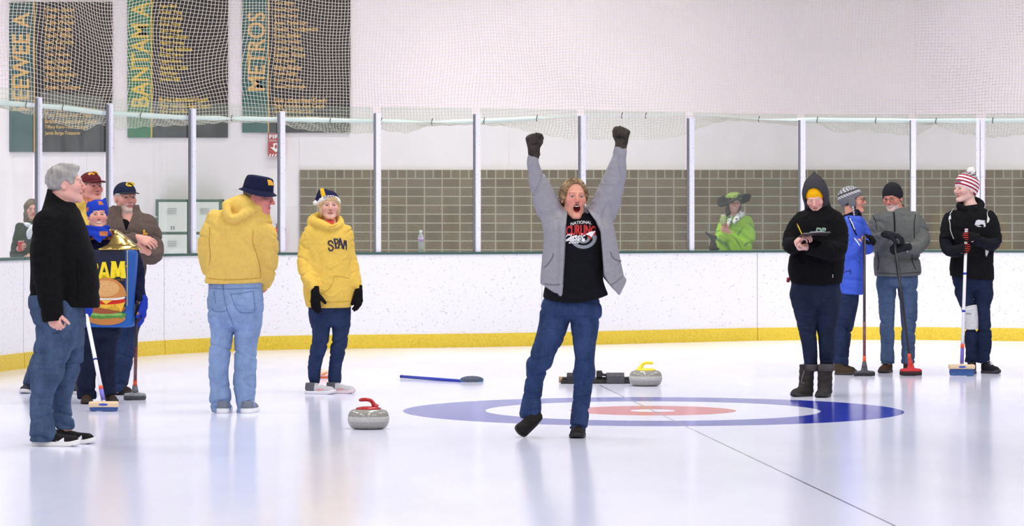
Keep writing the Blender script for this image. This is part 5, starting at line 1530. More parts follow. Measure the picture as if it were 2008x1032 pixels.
# ---------------------------------------------------------------- maroon cap man (mostly hidden)
m = Person(26.6, 118, 'man in a maroon cap and yellow hoodie, mostly hidden behind the black jacket')
m.set_head(179, 368, 0, yaw=38, pitch=6, H=0.235, skin=(222, 158, 146), fat=0.006, red=0.7, brow=(120, 96, 84), neck=0.06)
lg1 = [(112, 600, 30, 0), (98, 660, 24, 0), (78, 715, 20, -0.05), (64, 745, 16, 0), (58, 762, 14, 0.05)]
lg2 = [(150, 600, 30, 0), (150, 670, 23, -0.05), (148, 720, 18, 0), (146, 770, 15, 0.02)]
ar1 = [(120, 450, 22, 0), (108, 500, 20, 0.02), (112, 550, 17, -0.08), (135, 560, 14, -0.16)]
ar2 = [(196, 446, 20, 0.05), (200, 500, 19, 0.1), (186, 545, 16, 0.0), (165, 556, 13, -0.12)]
m.arms = [m.nodes(ar1), m.nodes(ar2)]; m.legs = [m.nodes(lg1), m.nodes(lg2)]
m.hands = [dict(w=m.p(137, 560, -0.17), d=(1, -0.3, -0.1), n=(0, 0.6, -0.6), t=(0, 0, 1), s=1.0, curl=(0.5, 0.6, 0.4)),
           dict(w=m.p(163, 556, -0.13), d=(-1, -0.3, -0.1), n=(0, 0.6, -0.6), t=(0, 0, 1), s=1.0, curl=(0.5, 0.6, 0.4))]
tor = [(606, 104, 178, 0.13, 0), (550, 106, 190, 0.15, 0), (490, 114, 200, 0.16, 0), (450, 124, 204, 0.14, 0), (425, 140, 200, 0.1, 0), (408, 156, 196, 0.07, 0)]
m.body(tor, (176, 410, 0), h=0.0075, hh=0.0036)
hd2 = Tube(m.nodes([(158, 400, 10, -0.08), (154, 404, 12, 0.05), (166, 402, 13, 0.13), (188, 400, 12, 0.12), (198, 404, 9, 0.02), (196, 412, 7, -0.08)]))
m.garment('hoodie', YELH, [(600, 102, 182, 0.145, 0), (550, 104, 192, 0.16, 0), (490, 112, 202, 0.17, 0), (450, 122, 208, 0.15, 0), (425, 138, 203, 0.12, 0), (404, 154, 197, 0.09, 0)], [ar1, ar2], hem=[(60, 590), (260, 590)], h=0.0085, extra=lambda Q, d: smin(d, hd2(Q), 0.03))
m.trousers(JN_MID, [(620, 108, 178, 0.12, 0), (595, 105, 180, 0.135, 0), (572, 106, 178, 0.12, 0)], [lg1, lg2], 580, h=0.0085)
m.hair('nape', (126, 110, 100), None, 0.006)
MAR = fabric('maroon_cap', (98, 40, 46), 0.08, 0.3)
c = m.hat('cap', cap_sdf, MAR); m.hat('brim', brim_sdf, MAR, parent=c)
decal(c, np.array([(172, 342), (175, 338), (180, 339), (183, 335), (190, 337), (193, 342), (187, 341), (184, 343), (179, 341), (176, 344)]), [tuple(range(10))], 'cap_badge', mat('badge_gold', (226, 160, 60), 0.6), 1.5)
m.shoe(G(66, m.D + 0.15), G(44, m.D - 0.12), 0.048, upper=(60, 64, 76), sole=(226, 226, 230))
m.shoe(G(136, m.D - 0.05), G(168, m.D - 0.28), 0.048, upper=(70, 72, 80), sole=(232, 232, 234))

# ---------------------------------------------------------------- person in the can costume
m = Person(25.1, 200, 'person in a gold topped food can costume with a burger picture and blue knitted hat')
m.set_head(191, 423, -0.06, yaw=14, pitch=4, H=0.212, skin=(228, 168, 148), smile=0.8, teeth=1, wide=1.04, fat=0.003, red=0.6, brow=(140, 110, 90), eye_open=0.0045)
lga = [(180, 640, 27, 0), (176, 680, 23, 0), (172, 720, 19, -0.02), (169, 750, 17.5, 0), (170, 776, 17, 0.02)]
lgb = [(212, 640, 25, 0.05), (207, 680, 21, 0.05), (207, 720, 18, 0.03), (210, 750, 16, 0.05), (213, 768, 14, 0.05)]
ara = [(164, 492, 15, 0), (146, 530, 14, -0.05), (140, 565, 13, -0.16), (157, 590, 11, -0.28)]
arb = [(257, 498, 15, 0.02), (266, 530, 15.5, 0.04), (268, 556, 15, 0.02), (272, 578, 13, -0.03), (277, 593, 10, -0.06)]
m.arms = [m.nodes(ara), m.nodes(arb)]; m.legs = [m.nodes(lga), m.nodes(lgb)]
bt = P(165.5, 598, 24.55); bf = P(203.5, 789, 24.05)          # her white broom
sd = nrm(bt - bf)
br2t = P(269, 590, 25.0); br2f = P(264.5, 770, 25.55)
m.gloved = True
m.hands = [grip(bt - sd * 0.06, sd, (0.9, -0.35, -0.2), (0.3, -0.7, 0)),
           dict(w=m.p(281, 594, -0.06), d=(0.02, -0.1, -1), n=(-1, -0.2, 0), t=(0.15, -1, 0), s=1.08, curl=(0.25, 0.35, 0.2), thumb=(0.8, 0.4, 0.35), tcurl=0.2)]
tor = [(640, 168, 236, 0.13, 0), (580, 165, 240, 0.14, 0), (520, 160, 256, 0.14, 0), (490, 164, 254, 0.12, 0), (470, 180, 226, 0.08, 0)]
m.body(tor, (198, 468, 0), h=0.0075, hh=0.0034)
NV = fabric('navy_knit', (22, 26, 52), 0.15, 0.5)
m.garment('sweater', NV, [(630, 164, 242, 0.13, 0), (560, 162, 244, 0.14, 0), (510, 158, 258, 0.14, 0), (486, 166, 252, 0.115, 0), (470, 180, 228, 0.09, 0)], [ara, arb], h=0.0085, samp=0.008)
m.trousers(JN_NAVY, [(660, 162, 232, 0.12, 0), (640, 160, 235, 0.13, 0), (610, 162, 236, 0.13, 0), (590, 164, 236, 0.12, 0)], [lga, lgb], 600, h=0.0085)
# the can: soft rounded box, wider at the shoulders
c0 = m.p(209, 565)
def can_sdf(Q):
    z = (Q[:, 2] - c0[2])
    hx = np.interp(z, [-0.31, -0.28, 0.0, 0.26, 0.30], [0.200, 0.215, 0.228, 0.244, 0.236]).astype(f32)
    x = np.abs(Q[:, 0] - c0[0]) - (hx - 0.07); y = np.abs(Q[:, 1] - c0[1]) - (0.185 - 0.07)
    d = np.sqrt(np.maximum(x, 0) ** 2 + np.maximum(y, 0) ** 2) + np.minimum(np.maximum(x, y), 0) - 0.07
    bow = 0.0
    d = smax(d, np.abs(z + 0.0) - 0.295, 0.02)
    hole = np.sqrt((Q[:, 0] - c0[0]) ** 2 + (Q[:, 1] - c0[1]) ** 2) - 0.14
    return d + 0.002 * folds(Q, 77, 9, 9, 10)
def can_col(V):
    c = np.tile(np.array(lin((26, 30, 56))), (len(V), 1))
    blue = V[:, 0] > m.p(251, 0)[0]
    c[blue] = np.array(lin((36, 88, 168)))
    low = V[:, 2] < m.p(0, 610)[2]
    c[low] = np.array(lin((36, 96, 176)))
    return c
can = sdf_obj('can_body', can_sdf, c0 - np.array([0.28, 0.22, 0.32]), c0 + np.array([0.28, 0.22, 0.32]), 0.0085, mat_vc('can_cloth', 0.55, 0.35, 0, 0.1, 120, 0.04), m.root, (), can_col)
def gold_sdf(Q):
    z = Q[:, 2] - m.p(0, 489)[2]
    t = np.clip(z / 0.15, 0, 1)
    hx = 0.252 - 0.15 * t ** 1.3; hy = 0.195 - 0.10 * t
    x = np.abs(Q[:, 0] - c0[0] + 0.018 * t) / hx; y = np.abs(Q[:, 1] - c0[1]) / hy
    q = (x ** 3.2 + y ** 3.2 + 1e-9) ** (1 / 3.2)
    d = (q - 1) * 0.15
    d = d + 0.010 * folds(Q, 5, 26, 22, 26)
    d = smin(d, (np.maximum(np.abs(z - 0.012) - 0.018, d - 0.006)), 0.01)
    hole = np.sqrt((Q[:, 0] - m.p(192, 0)[0]) ** 2 + (Q[:, 1] - c0[1] + 0.075) ** 2) - 0.128
    return smax(smax(smax(d, -z - 0.006, 0.01), z - 0.152, 0.02), -hole, 0.012)
gold = sdf_obj('gold_top', gold_sdf, c0 - np.array([0.3, 0.25, 0.0]), c0 + np.array([0.3, 0.25, 0.5]), 0.0075, mat('gold_foil', (196, 164, 96), 0.22, 0.95, 0.5, 0.1, 20), m.root)
def pd(pts, name, rgb, lift, rough=0.6): return decal(can, np.array(pts, float), [tuple(range(len(pts)))], name, mat('print_%d_%d_%d' % rgb, rgb, rough, 0, 0.3, 0.05, 60), 2.4, lift + 0.003)
def blob(cx, cy, rx, ry, a0=0, a1=360, n=28, wob=0.0, sd_=1):
    r_ = np.random.RandomState(sd_)
    return [(cx + rx * math.cos(math.radians(a0 + (a1 - a0) * i / n)) , cy + ry * math.sin(math.radians(a0 + (a1 - a0) * i / n)) + wob * r_.uniform(-1, 1)) for i in range(n + (0 if a1 - a0 == 360 else 1))]
YP = (250, 222, 40)
for ch, x0, x1, y0, y1 in (('S', 150, 170, 513, 546), ('P', 170, 193, 513, 546), ('A', 192.5, 216, 514, 547), ('M', 216, 247, 512.5, 546)):
    sl = 1.6
    if ch == 'A': polys = [[(x0, y1), (x0 + 8, y0), (x0 + 15, y0), (x1, y1), (x1 - 7, y1), (x0 + 16.5, y1 - 8), (x0 + 7.5, y1 - 8), (x0 + 6.5, y1)], None]; inner = [(x0 + 9, y1 - 13), (x0 + 15, y1 - 13), (x0 + 12, y0 + 9)]
    elif ch == 'M': polys = [[(x0, y1), (x0 + 2.5, y0 + 3), (x0 + 1, y0), (x0 + 11, y0), (x0 + 15.5, y0 + 16), (x0 + 20, y0), (x1 - 1, y0), (x1 - 2.5, y0 + 3), (x1, y1), (x1 - 9, y1), (x1 - 9.5, y0 + 15), (x0 + 17.5, y1 - 3), (x0 + 13.5, y1 - 3), (x0 + 9, y0 + 15), (x0 + 8.5, y1)]]; inner = None
    else:
        decal(can, *text_px(ch, x0, y0, x1, y1, 0.05), 'lettering', mat('print_%d_%d_%d' % YP, YP, 0.6, 0, 0.3, 0.05, 60), 2.4, 0.006); continue
    decal(can, np.array(polys[0], float), [tuple(range(len(polys[0])))], 'lettering', mat('print_%d_%d_%d' % YP, YP, 0.6, 0, 0.3, 0.05, 60), 2.4, 0.006)
    if inner: decal(can, np.array(inner), [(0, 1, 2)], 'lettering_gap', mat('can_navy', (26, 30, 56), 0.55), 2.4, 0.0075)
decal(can, *text_px('LUNCHEON MEAT', 221, 547.5, 244, 550.5, 0.0), 'lettering', mat('print_gold_small', (170, 140, 60), 0.6), 4, 0.004)
decal(can, *ell_ring(248.3, 522, 1.5, 1.5, 0.9, 0.9), 'registered_mark', mat('print_%d_%d_%d' % YP, YP), 4, 0.004)
pd([(249.3, 491), (250.6, 491), (250.0, 600), (248.7, 600)], 'edge_line', (226, 196, 60), 0.003)
pd(blob(208, 624, 38, 14, -8, 188), 'bottom_bun', (196, 128, 66), 0.004)
pd(blob(208, 618, 40, 8, 0, 360, 40, 1.8, 3), 'lettuce', (86, 142, 64), 0.005)
pd(blob(208, 617, 34, 3, 0, 360, 40, 1.4, 5), 'lettuce_light', (136, 186, 96), 0.0055)
pd(blob(208, 605, 38.5, 11), 'patty', (158, 84, 52), 0.006)
pd([(172, 590), (246, 591), (238, 612), (226, 597), (206, 606), (190, 594), (178, 602)], 'cheese', (244, 190, 62), 0.007)
pd(blob(208, 590, 39, 7.5), 'tomato', (206, 40, 30), 0.0075)
pd([(196, 588), (222, 588), (208, 597)], 'cheese', (246, 198, 72), 0.008)
pd(blob(208, 584, 38, 5.5), 'onion', (238, 232, 222), 0.008)
pd(blob(208, 580, 39.5, 35, 180, 360) + blob(208, 580, 39.5, 5, 0, 180)[1:-1], 'top_bun', (206, 138, 74), 0.009)
pd(blob(206, 566, 28, 16), 'bun_highlight', (226, 172, 108), 0.0095)
rs_ = np.random.RandomState(4); SV = []; SF = []
for i in range(26):
    a, q = rs_.uniform(0, 6.28), math.sqrt(rs_.uniform(0, 1)); x, y = 207 + 26 * q * math.cos(a), 562 + 11 * q * math.sin(a)
    b0 = len(SV); SV += [(x - 1.2, y), (x, y - 0.7), (x + 1.2, y), (x, y + 0.7)]; SF.append((b0, b0 + 1, b0 + 2, b0 + 3))
decal(can, np.array(SV), SF, 'sesame', mat('sesame', (246, 226, 180), 0.6), 4, 0.0145)
# hat, neck warmer, mitts in blue with orange patches
def patches(q, f=1.0):
    c = np.tile(np.array(lin((34, 62, 176))), (len(q), 1))
    a = np.arctan2(q[:, 0], q[:, 1] + 0.016)
    pm_ = (np.sin(a * 4 + 0.4) > 0.45) & (np.sin(q[:, 2] * 78 * f + 1.2 * np.floor(a * 1.27)) > 0.25)
    c[pm_] = np.array(lin((186, 112, 70)))
    return c
def eared(q):
    d = beanie_sdf(q, 0.006, 0.022, -0.060, 0.012)
    d = smin(d, cone(q, (-0.046, -0.016, 0.085), (-0.062, -0.016, 0.142), 0.042, 0.010), 0.03)
    d = smin(d, cone(q, (0.046, -0.016, 0.085), (0.066, -0.016, 0.140), 0.042, 0.010), 0.03)
    return d
m.hat('knitted_hat', eared, M_knit, colf=lambda q: patches(q), h=0.0042)
def gaiter(q):
    z = q[:, 2] + 0.125
    rr = 0.092 + 0.02 * np.clip(-z / 0.06, 0, 1)
    d = np.sqrt((q[:, 0] / 1.0) ** 2 + ((q[:, 1] - 0.012) / 1.05) ** 2) - rr
    d = np.abs(d + 0.004) - 0.010
    d = smax(d, z - 0.045 - 0.012 * np.clip(-q[:, 1] * 10, -1, 1), 0.01)
    d = smax(d, -z - 0.055 - 0.055 * np.clip(1 - np.abs(q[:, 0]) / 0.06, 0, 1) * (q[:, 1] > 0), 0.01)
    return d + 0.004 * np.sin(q[:, 2] * 120 + 5 * q[:, 0] * 8)
m.hat('neck_warmer', gaiter, M_knit, (-0.15, -0.15, -0.27), (0.15, 0.16, -0.05), 0.0045, lambda q: patches(q, 0.9))
def mittcol(V):
    c = np.tile(np.array(lin((40, 62, 172))), (len(V), 1)); n = fbm(V, 6, 34, 2)
    c[n > 0.55] = np.array(lin((196, 130, 90))); return c
m.glove(1, M_knit, 0.0055, 0.03, 0.0048, mittcol, 'mitten', True)
m.glove(0, M_knit, 0.0045, 0.03, 0.0048, mittcol, 'mitten', True)
m.shoe(G(172, m.D + 0.12), G(168, m.D - 0.14), 0.048, upper=(64, 46, 36), sole=(52, 38, 32), hgt=0.10)
m.shoe(G(209, m.D + 0.17), G(222, m.D - 0.04), 0.046, upper=(58, 42, 34), sole=(48, 36, 30), hgt=0.09)
corn_head_broom('white shafted broom with blue bristles on a wooden block, slanting before the can costume', bt, bf, 29 * 24.0 / F, 0.02, (0.43, 0.43))
pad_broom('slim dark broom with a grey head beside the blue mitten at the left', br2t, br2f, 22 * 25.5 / F, 0.0, (40, 36, 38), (140, 142, 148), (70, 72, 78), (120, 120, 126), lower=0.52)

# ---------------------------------------------------------------- brown jacket, navy cap
m = Person(26.3, 248, 'man in a brown jacket and navy cap with clasped hands, behind the can costume')
m.set_head(246, 389, 0, yaw=28, pitch=2, H=0.24, skin=(226, 168, 152), beard=(206, 194, 184), beard_a=0.7, brow=(150, 130, 116), red=0.6, fat=0.004, neck=0.06)
lg1 = [(232, 610, 27, 0), (232, 660, 24, 0), (232, 700, 20, -0.03), (232, 735, 17, 0), (231, 762, 15, 0)]
lg2 = [(252, 610, 26, 0.06), (248, 660, 22, 0.06), (242, 710, 18, 0.02), (237, 745, 15, 0.05), (235, 762, 14, 0.08)]
ar1 = [(222, 428, 21, 0), (213, 470, 18, -0.08), (228, 482, 16, -0.2), (254, 471, 14, -0.27), (270, 467, 11.5, -0.29)]
ar2 = [(288, 440, 20, 0.02), (300, 474, 19, 0.02), (302, 498, 18, -0.05), (290, 500, 16, -0.16), (279, 489, 12, -0.25)]
m.arms = [m.nodes(ar1), m.nodes(ar2)]; m.legs = [m.nodes(lg1), m.nodes(lg2)]
m.hands = [dict(w=m.p(269, 467, -0.29), d=(1, -0.15, -0.28), n=(-0.25, 0.75, -0.5), t=(0.1, -0.3, 1), s=1.08, curl=(0.35, 0.55, 0.35), thumb=(0.8, 0.5, 0.2), spread=0.06),
           dict(w=m.p(284, 492, -0.26), d=(-0.9, -0.35, 0.5), n=(0.1, 0.8, 0.4), t=(-0.3, -0.4, 1), s=1.02, curl=(0.45, 0.6, 0.4))]
tor = [(600, 212, 276, 0.13, 0), (560, 210, 280, 0.14, 0), (500, 210, 284, 0.15, 0), (450, 208, 300, 0.15, 0), (425, 218, 290, 0.12, 0), (410, 230, 268, 0.08, 0)]
m.body(tor, (248, 420, 0), h=0.0072, hh=0.0034)
BRN = fabric('brown_jacket', (98, 84, 78), 0.12, 0.4)
def coll(a_, b_, r0, r1, wv):
    def f_(Q, d):
        A, B = m.p(*a_), m.p(*b_); c = cone(Q, A, B, r0, r1); c = smax(c, (Q - B.astype(f32)) @ nrm(B - A).astype(f32), 0.006)
        c = np.maximum(c, -cone(Q, A, B + (B - A), r0 - 0.02, r1 - 0.016))
        fr_ = np.maximum(np.abs(Q[:, 0] - m.p(wv[0], 0)[0]) - wv[1] * np.clip((Q[:, 2] - m.p(0, wv[2])[2]) / 0.15, 0, 1), Q[:, 1] - m.D + 0.02)
        return np.maximum(smin(d, c, 0.03), -smax(fr_, m.p(0, wv[2])[2] - Q[:, 2], 0.005))
    return f_
jo = m.garment('jacket', BRN, [(600, 208, 280, 0.15, 0), (560, 208, 280, 0.16, 0), (520, 206, 287, 0.165, 0), (480, 203, 294, 0.17, 0), (450, 203, 303, 0.165, 0), (430, 212, 294, 0.14, 0), (415, 224, 274, 0.11, 0)], [ar1, ar2], hem=[(190, 575), (320, 562)], h=0.0078, samp=0.012, amp=0.011,
               extra=coll((248, 424), (247, 403), 0.115, 0.105, (252, 0.05, 455)))
BT2 = fabric('black_undershirt', (20, 20, 23), 0.2)
m.garment('shirt', BT2, [(500, 225, 275, 0.125, 0), (450, 226, 276, 0.125, 0), (425, 232, 268, 0.09, 0), (415, 236, 264, 0.075, 0.0)], h=0.009, cap=0.01)
decal(jo, np.array([(280, 452), (283, 450), (285, 452), (284, 456), (289, 457), (290, 460), (279, 461), (281, 457)]), [tuple(range(8))], 'embroidered_bird', mat('badge_gold2', (228, 166, 48), 0.7), 1.2, 0.005)
m.trousers(JN_DARK, [(640, 206, 276, 0.12, 0), (600, 208, 278, 0.14, 0), (565, 210, 278, 0.13, 0)], [lg1, lg2], 570, h=0.0085)
m.hair('nape', (178, 172, 168), None, 0.006)
NVC = fabric('navy_cap', (34, 40, 66), 0.08, 0.3)
c = m.hat('cap', cap_sdf, NVC); m.hat('brim', brim_sdf, fabric('navy_brim', (44, 44, 58), 0.08), parent=c)
decal(c, np.array(blob(255, 361.5, 8.5, 4.4)), [tuple(range(28))], 'cap_badge', mat('badge_yellow', (232, 190, 40), 0.6), 0.9, 0.004)
decal(c, *text_px('SPAM', 249.5, 359.5, 260.5, 363.5, 0.02), 'lettering', mat('badge_navy', (30, 36, 76), 0.6), 0.7, 0.0075)
m.shoe(G(226, m.D + 0.08), G(255, m.D - 0.06), 0.050, upper=(44, 34, 32), sole=(30, 26, 26), hgt=0.09)
m.shoe(G(224, m.D + 0.30), G(236, m.D + 0.04), 0.050, upper=(44, 34, 32), sole=(30, 26, 26), hgt=0.09)
# ---------------------------------------------------------------- yellow hoodie man seen from behind
m = Person(23.9, 462, 'man in a yellow hoodie and navy bucket hat seen from behind')
m.set_head(507, 386, -0.02, yaw=76, pitch=-6, roll=4, H=0.245, skin=(216, 138, 128), red=0.7, fat=0.008, brow=(150, 120, 104), neck=0.068)
lgl = [(438, 590, 31, 0), (436, 630, 25, 0), (435.5, 655, 22, 0), (432, 692, 20, -0.01), (428.5, 737, 18.5, 0), (431.5, 762, 18.5, 0), (432.5, 780, 21, 0), (434, 801, 16, 0)]
lgr = [(484, 590, 31, 0), (485, 630, 27, 0), (483.5, 655, 24.5, 0), (481.5, 680, 22, 0), (481.5, 708, 22, -0.01), (480, 750, 22, 0), (480.5, 780, 18.5, 0), (483, 803, 18, 0)]
sll = [(424, 432, 20, 0.0), (410, 462, 18, -0.02), (406, 492, 16.5, 0.02), (411, 522, 15, 0.10), (419, 546, 13, 0.18)]
slr = [(508, 432, 23, -0.02), (521, 466, 22, -0.04), (525, 500, 20, 0.0), (522, 532, 17, 0.06), (517, 566, 11, 0.12)]
m.arms = [m.nodes(sll), m.nodes(slr)]; m.legs = [m.nodes(lgl), m.nodes(lgr)]
m.hands = [dict(w=m.p(420, 547, 0.18), d=(0.25, 0.3, -1), n=(1, -0.1, 0), t=(0, 1, 0), s=1.0), dict(w=m.p(514, 562, 0.13), d=(-0.30, 0.2, -1), n=(-1, -0.1, 0), t=(0, 1, 0), s=1.0)]
tor = [(570, 412, 510, 0.15, 0), (530, 412, 512, 0.16, 0), (480, 412, 512, 0.17, 0), (440, 414, 518, 0.15, 0), (415, 440, 514, 0.11, 0), (400, 456, 510, 0.08, 0)]
m.body(tor, (484, 415, 0.0), h=0.0068, hh=0.0033)
YB = fabric('yellow_hoodie_back', (226, 190, 98), 0.05, 0.3)
hoodP = [Tube(m.nodes([(444, 402, 9, -0.10), (462, 398, 11, -0.06), (492, 402, 11, -0.03), (508, 414, 9, -0.05)])), Tube(m.nodes([(444, 402, 8, -0.13), (446, 420, 8.5, -0.17), (456, 430, 8.5, -0.18), (480, 421, 8.5, -0.16), (507, 408, 7, -0.08)]))]
hoodF = ell_f = None
def hood(Q, d):
    d = smin(d, hoodP[0](Q), 0.02); d = smin(d, hoodP[1](Q), 0.018)
    return smin(d, cone(Q, m.p(478, 408, -0.05), m.p(500, 404, 0.02), 0.10, 0.075), 0.03)
hb = m.garment('hoodie', YB, [(562, 405, 514, 0.165, 0), (548, 404, 515, 0.17, 0), (520, 405, 516, 0.185, 0), (480, 407, 516, 0.19, 0), (455, 410, 520, 0.18, 0), (435, 416, 520, 0.16, 0), (418, 430, 516, 0.13, 0), (405, 446, 512, 0.10, 0)], [sll, slr],
               hem=[(380, 556), (406, 556), (450, 557), (512, 555), (540, 575)], h=0.0065, amp=0.012, ff=(15, 10, 17), samp=0.015, sff=(22, 18, 42), extra=hood, k=0.04)
SY = fabric('yellow_seam', (196, 152, 60), 0.05)
ribbon_on(hb, [(407, 546), (440, 549), (480, 548), (511, 545)], 1.1, 'rib_seam', SY)
ribbon_on(hb, [(497, 452), (496, 475), (504, 500), (510, 525), (511, 545)], 1.1, 'sleeve_seam', SY)
ribbon_on(hb, [(411, 446), (410, 475), (412, 500), (410, 520)], 1.0, 'sleeve_seam', SY)
jl = m.trousers(JN_LIGHT, [(640, 414, 512, 0.12, 0), (620, 411, 513, 0.15, -0.005), (600, 409, 514.5, 0.165, -0.01), (575, 408, 514, 0.16, 0), (553, 408, 512, 0.15, 0), (545, 409, 511, 0.14, 0)], [lgl, lgr], 548, amp=0.012, kleg=0.006, khip=0.025, h=0.0062)
ST = fabric('denim_stitch_light', (88, 112, 160), 0.1)
for pts in ([(408.5, 565), (440, 567), (475, 566), (513, 565)], [(437, 560), (440, 585), (446, 610), (451, 622), (458, 640)], [(452, 576), (460, 598), (470, 612), (490, 614), (500, 608), (497, 572)], [(419, 572), (423, 596)], [(452, 577), (475, 575), (497, 571)], [(411, 600), (420, 610), (434, 612), (446, 608)]):
    ribbon_on(jl, pts, 0.9, 'stitching', ST)
ribbon_on(jl, [(437, 556), (437.5, 567)], 2.2, 'belt_loop', ST, 0.005)
def bucket(q):
    z = q[:, 2]
    R = np.interp(z, [0.005, 0.03, 0.045, 0.10, 0.135, 0.15], [0.150, 0.128, 0.102, 0.096, 0.085, 0.05]).astype(f32)
    th = np.arctan2(q[:, 0], q[:, 1])
    d = np.sqrt((q[:, 0] / 0.90) ** 2 + ((q[:, 1] + 0.012) / 1.06) ** 2) - R
    d = d * 0.8
    inner = np.maximum(np.sqrt((q[:, 0] / 0.9) ** 2 + ((q[:, 1] + 0.012) / 1.06) ** 2) - (R - 0.013), z - 0.04)
    d = smax(d, z - 0.142, 0.02); d = np.maximum(d, (0.018 + 0.010 * np.sin(2 * th + 0.8)) - z)
    return np.maximum(d, -inner)
bh = m.hat('bucket_hat', bucket, fabric('navy_hat', (26, 30, 58), 0.12, 0.3), (-0.17, -0.2, -0.03), (0.17, 0.19, 0.17), 0.0036)
decal(bh, np.array([(524, 353), (530, 352.5), (533, 355), (537, 361), (536, 364), (526, 363.5), (526, 360)]), [tuple(range(7))], 'hat_badge', mat('badge_gold3', (232, 170, 48), 0.6), 1.2, 0.004)
m.hair('nape', (150, 124, 112), None, 0.004)
m.shoe(G(435, m.D - 0.10), G(446, m.D + 0.17), 0.054, upper=(120, 124, 138), sole=(238, 238, 242), sole_h=0.034, hgt=0.085)
m.shoe(G(481, m.D - 0.10), G(500, m.D + 0.16), 0.056, upper=(122, 126, 140), sole=(238, 238, 242), sole_h=0.034, hgt=0.085)

# ---------------------------------------------------------------- woman in the yellow hoodie
m = Person(26.5, 648, 'woman in a yellow hoodie with navy chest letters, white banded knitted hat and black gloves')
m.set_head(646, 404, 0, yaw=9, pitch=2, H=0.222, skin=(230, 182, 164), red=0.4, lip=(186, 106, 100), brow=(150, 120, 90), eye_open=0.0045, neck=0.048)
lgl = [(628, 600, 22, 0), (629, 637, 19, -0.02), (629, 664, 15, -0.05), (622, 692, 14, -0.01), (616, 722, 12.5, 0.03), (615.5, 748, 11.5, 0.04)]
lgr = [(668, 600, 20, 0.02), (668, 640, 17, 0.0), (667, 664, 15, -0.03), (662, 692, 13.5, 0.02), (657, 722, 11.5, 0.06), (656, 746, 11.5, 0.07)]
sll = [(612, 458, 17, 0), (602, 490, 17, 0.0), (602, 525, 16.5, -0.06), (608, 548, 14.5, -0.14), (616, 570, 9.5, -0.21)]
slr = [(677, 456, 14, 0), (684, 492, 11.5, 0.02), (690, 520, 11.5, 0.02), (696, 545, 10, -0.02), (701, 569, 7.5, -0.05)]
m.arms = [m.nodes(sll), m.nodes(slr)]; m.legs = [m.nodes(lgl), m.nodes(lgr)]
m.gloved = True
m.hands = [dict(w=m.p(618, 573, -0.215), d=(0.02, -0.12, -1), n=(0.35, 0.9, 0), t=(1, -0.3, 0), s=0.98, curl=(0.2, 0.25, 0.15), thumb=(0.75, 0.75, 0.0), tcurl=0.05, spread=0.05),
           dict(w=m.p(703, 571, -0.05), d=(0.05, -0.15, -1), n=(-0.75, 0.6, 0), t=(-0.6, -0.8, 0), s=0.98, curl=(0.3, 0.4, 0.3), thumb=(0.85, 0.4, 0.2), tcurl=0.2, spread=0.02)]
tor = [(600, 612, 680, 0.11, 0), (560, 610, 682, 0.12, 0), (500, 612, 680, 0.12, 0), (465, 612, 682, 0.12, 0), (446, 624, 668, 0.085, 0), (434, 632, 660, 0.06, 0)]
m.body(tor, (647, 442, 0.01), h=0.0068, hh=0.0031)
hw_ = [Tube(m.nodes([(648, 447, 7, -0.12), (628, 440, 10, -0.07), (614, 436, 12, 0.04), (624, 428, 12, 0.10), (646, 427, 11, 0.13), (662, 432, 10, 0.08), (667, 440, 7, -0.03), (656, 446, 6, -0.11)]))]
YF = fabric('yellow_hoodie_front', (228, 190, 88), 0.05, 0.3)
hf = m.garment('hoodie', YF, [(612, 604, 684, 0.15, -0.01), (596, 600, 690, 0.165, -0.02), (570, 596, 694, 0.165, -0.02), (530, 600, 690, 0.155, -0.01), (490, 602, 688, 0.15, 0), (465, 606, 684, 0.135, 0), (450, 616, 674, 0.11, 0), (440, 628, 664, 0.08, 0)], [sll, slr],
               hem=[(580, 602), (604, 602.5), (645, 603.5), (684, 603), (700, 602)], h=0.0062, amp=0.009, ff=(20, 10, 11), samp=0.011, sff=(26, 22, 52), extra=lambda Q, d: np.maximum(smin(d, hw_[0](Q), 0.02), -cone(Q, m.p(647, 446, 0), m.p(646, 405, 0), 0.055, 0.066)))
NL = mat('letter_navy', (38, 30, 62), 0.8)
def bars(segs, name='lettering'):
    V = []; Fs = []
    for (x0, y0, x1, y1, w) in segs:
        a = np.array([x0, y0]); b = np.array([x1, y1]); t = (b - a) / (np.linalg.norm(b - a) + 1e-9); n_ = np.array([-t[1], t[0]]) * w / 2
        b0 = len(V); V += [a - n_, b - n_, b + n_, a + n_]; Fs.append((b0, b0 + 1, b0 + 2, b0 + 3))
    return decal(hf, np.array(V), Fs, name, NL, 3, 0.004)
S_ = catmull(np.array([(652.5, 476.5), (649, 472.5), (644.5, 474), (644.5, 479), (650, 482), (653.5, 486), (651, 491), (646.5, 491), (644.5, 486.5)]), 18)
ribbon_on(hf, [tuple(p) for p in S_], 2.9, 'lettering', NL, 0.0042, 40)
bars([(652, 473.5, 653.5, 479, 1.6), (644.3, 485.5, 646, 491.5, 1.6)])
Pc = catmull(np.array([(654, 469.5), (660, 469), (663, 472), (661.5, 477), (656.5, 478.5)]), 12)
ribbon_on(hf, [tuple(p) for p in Pc], 2.6, 'lettering', NL, 0.0042, 30)
bars([(655.5, 469, 659.5, 487, 3.0), (656.5, 487.3, 663, 486, 1.8)])
bars([(667, 468, 663.8, 486, 2.8), (667, 468, 672.5, 486, 3.2), (665, 480, 670.5, 480, 1.8), (661.5, 486.6, 666.5, 486.6, 1.8), (669.5, 486.6, 675.5, 486.6, 1.8), (664.5, 468.0, 668.5, 468.0, 1.8)])
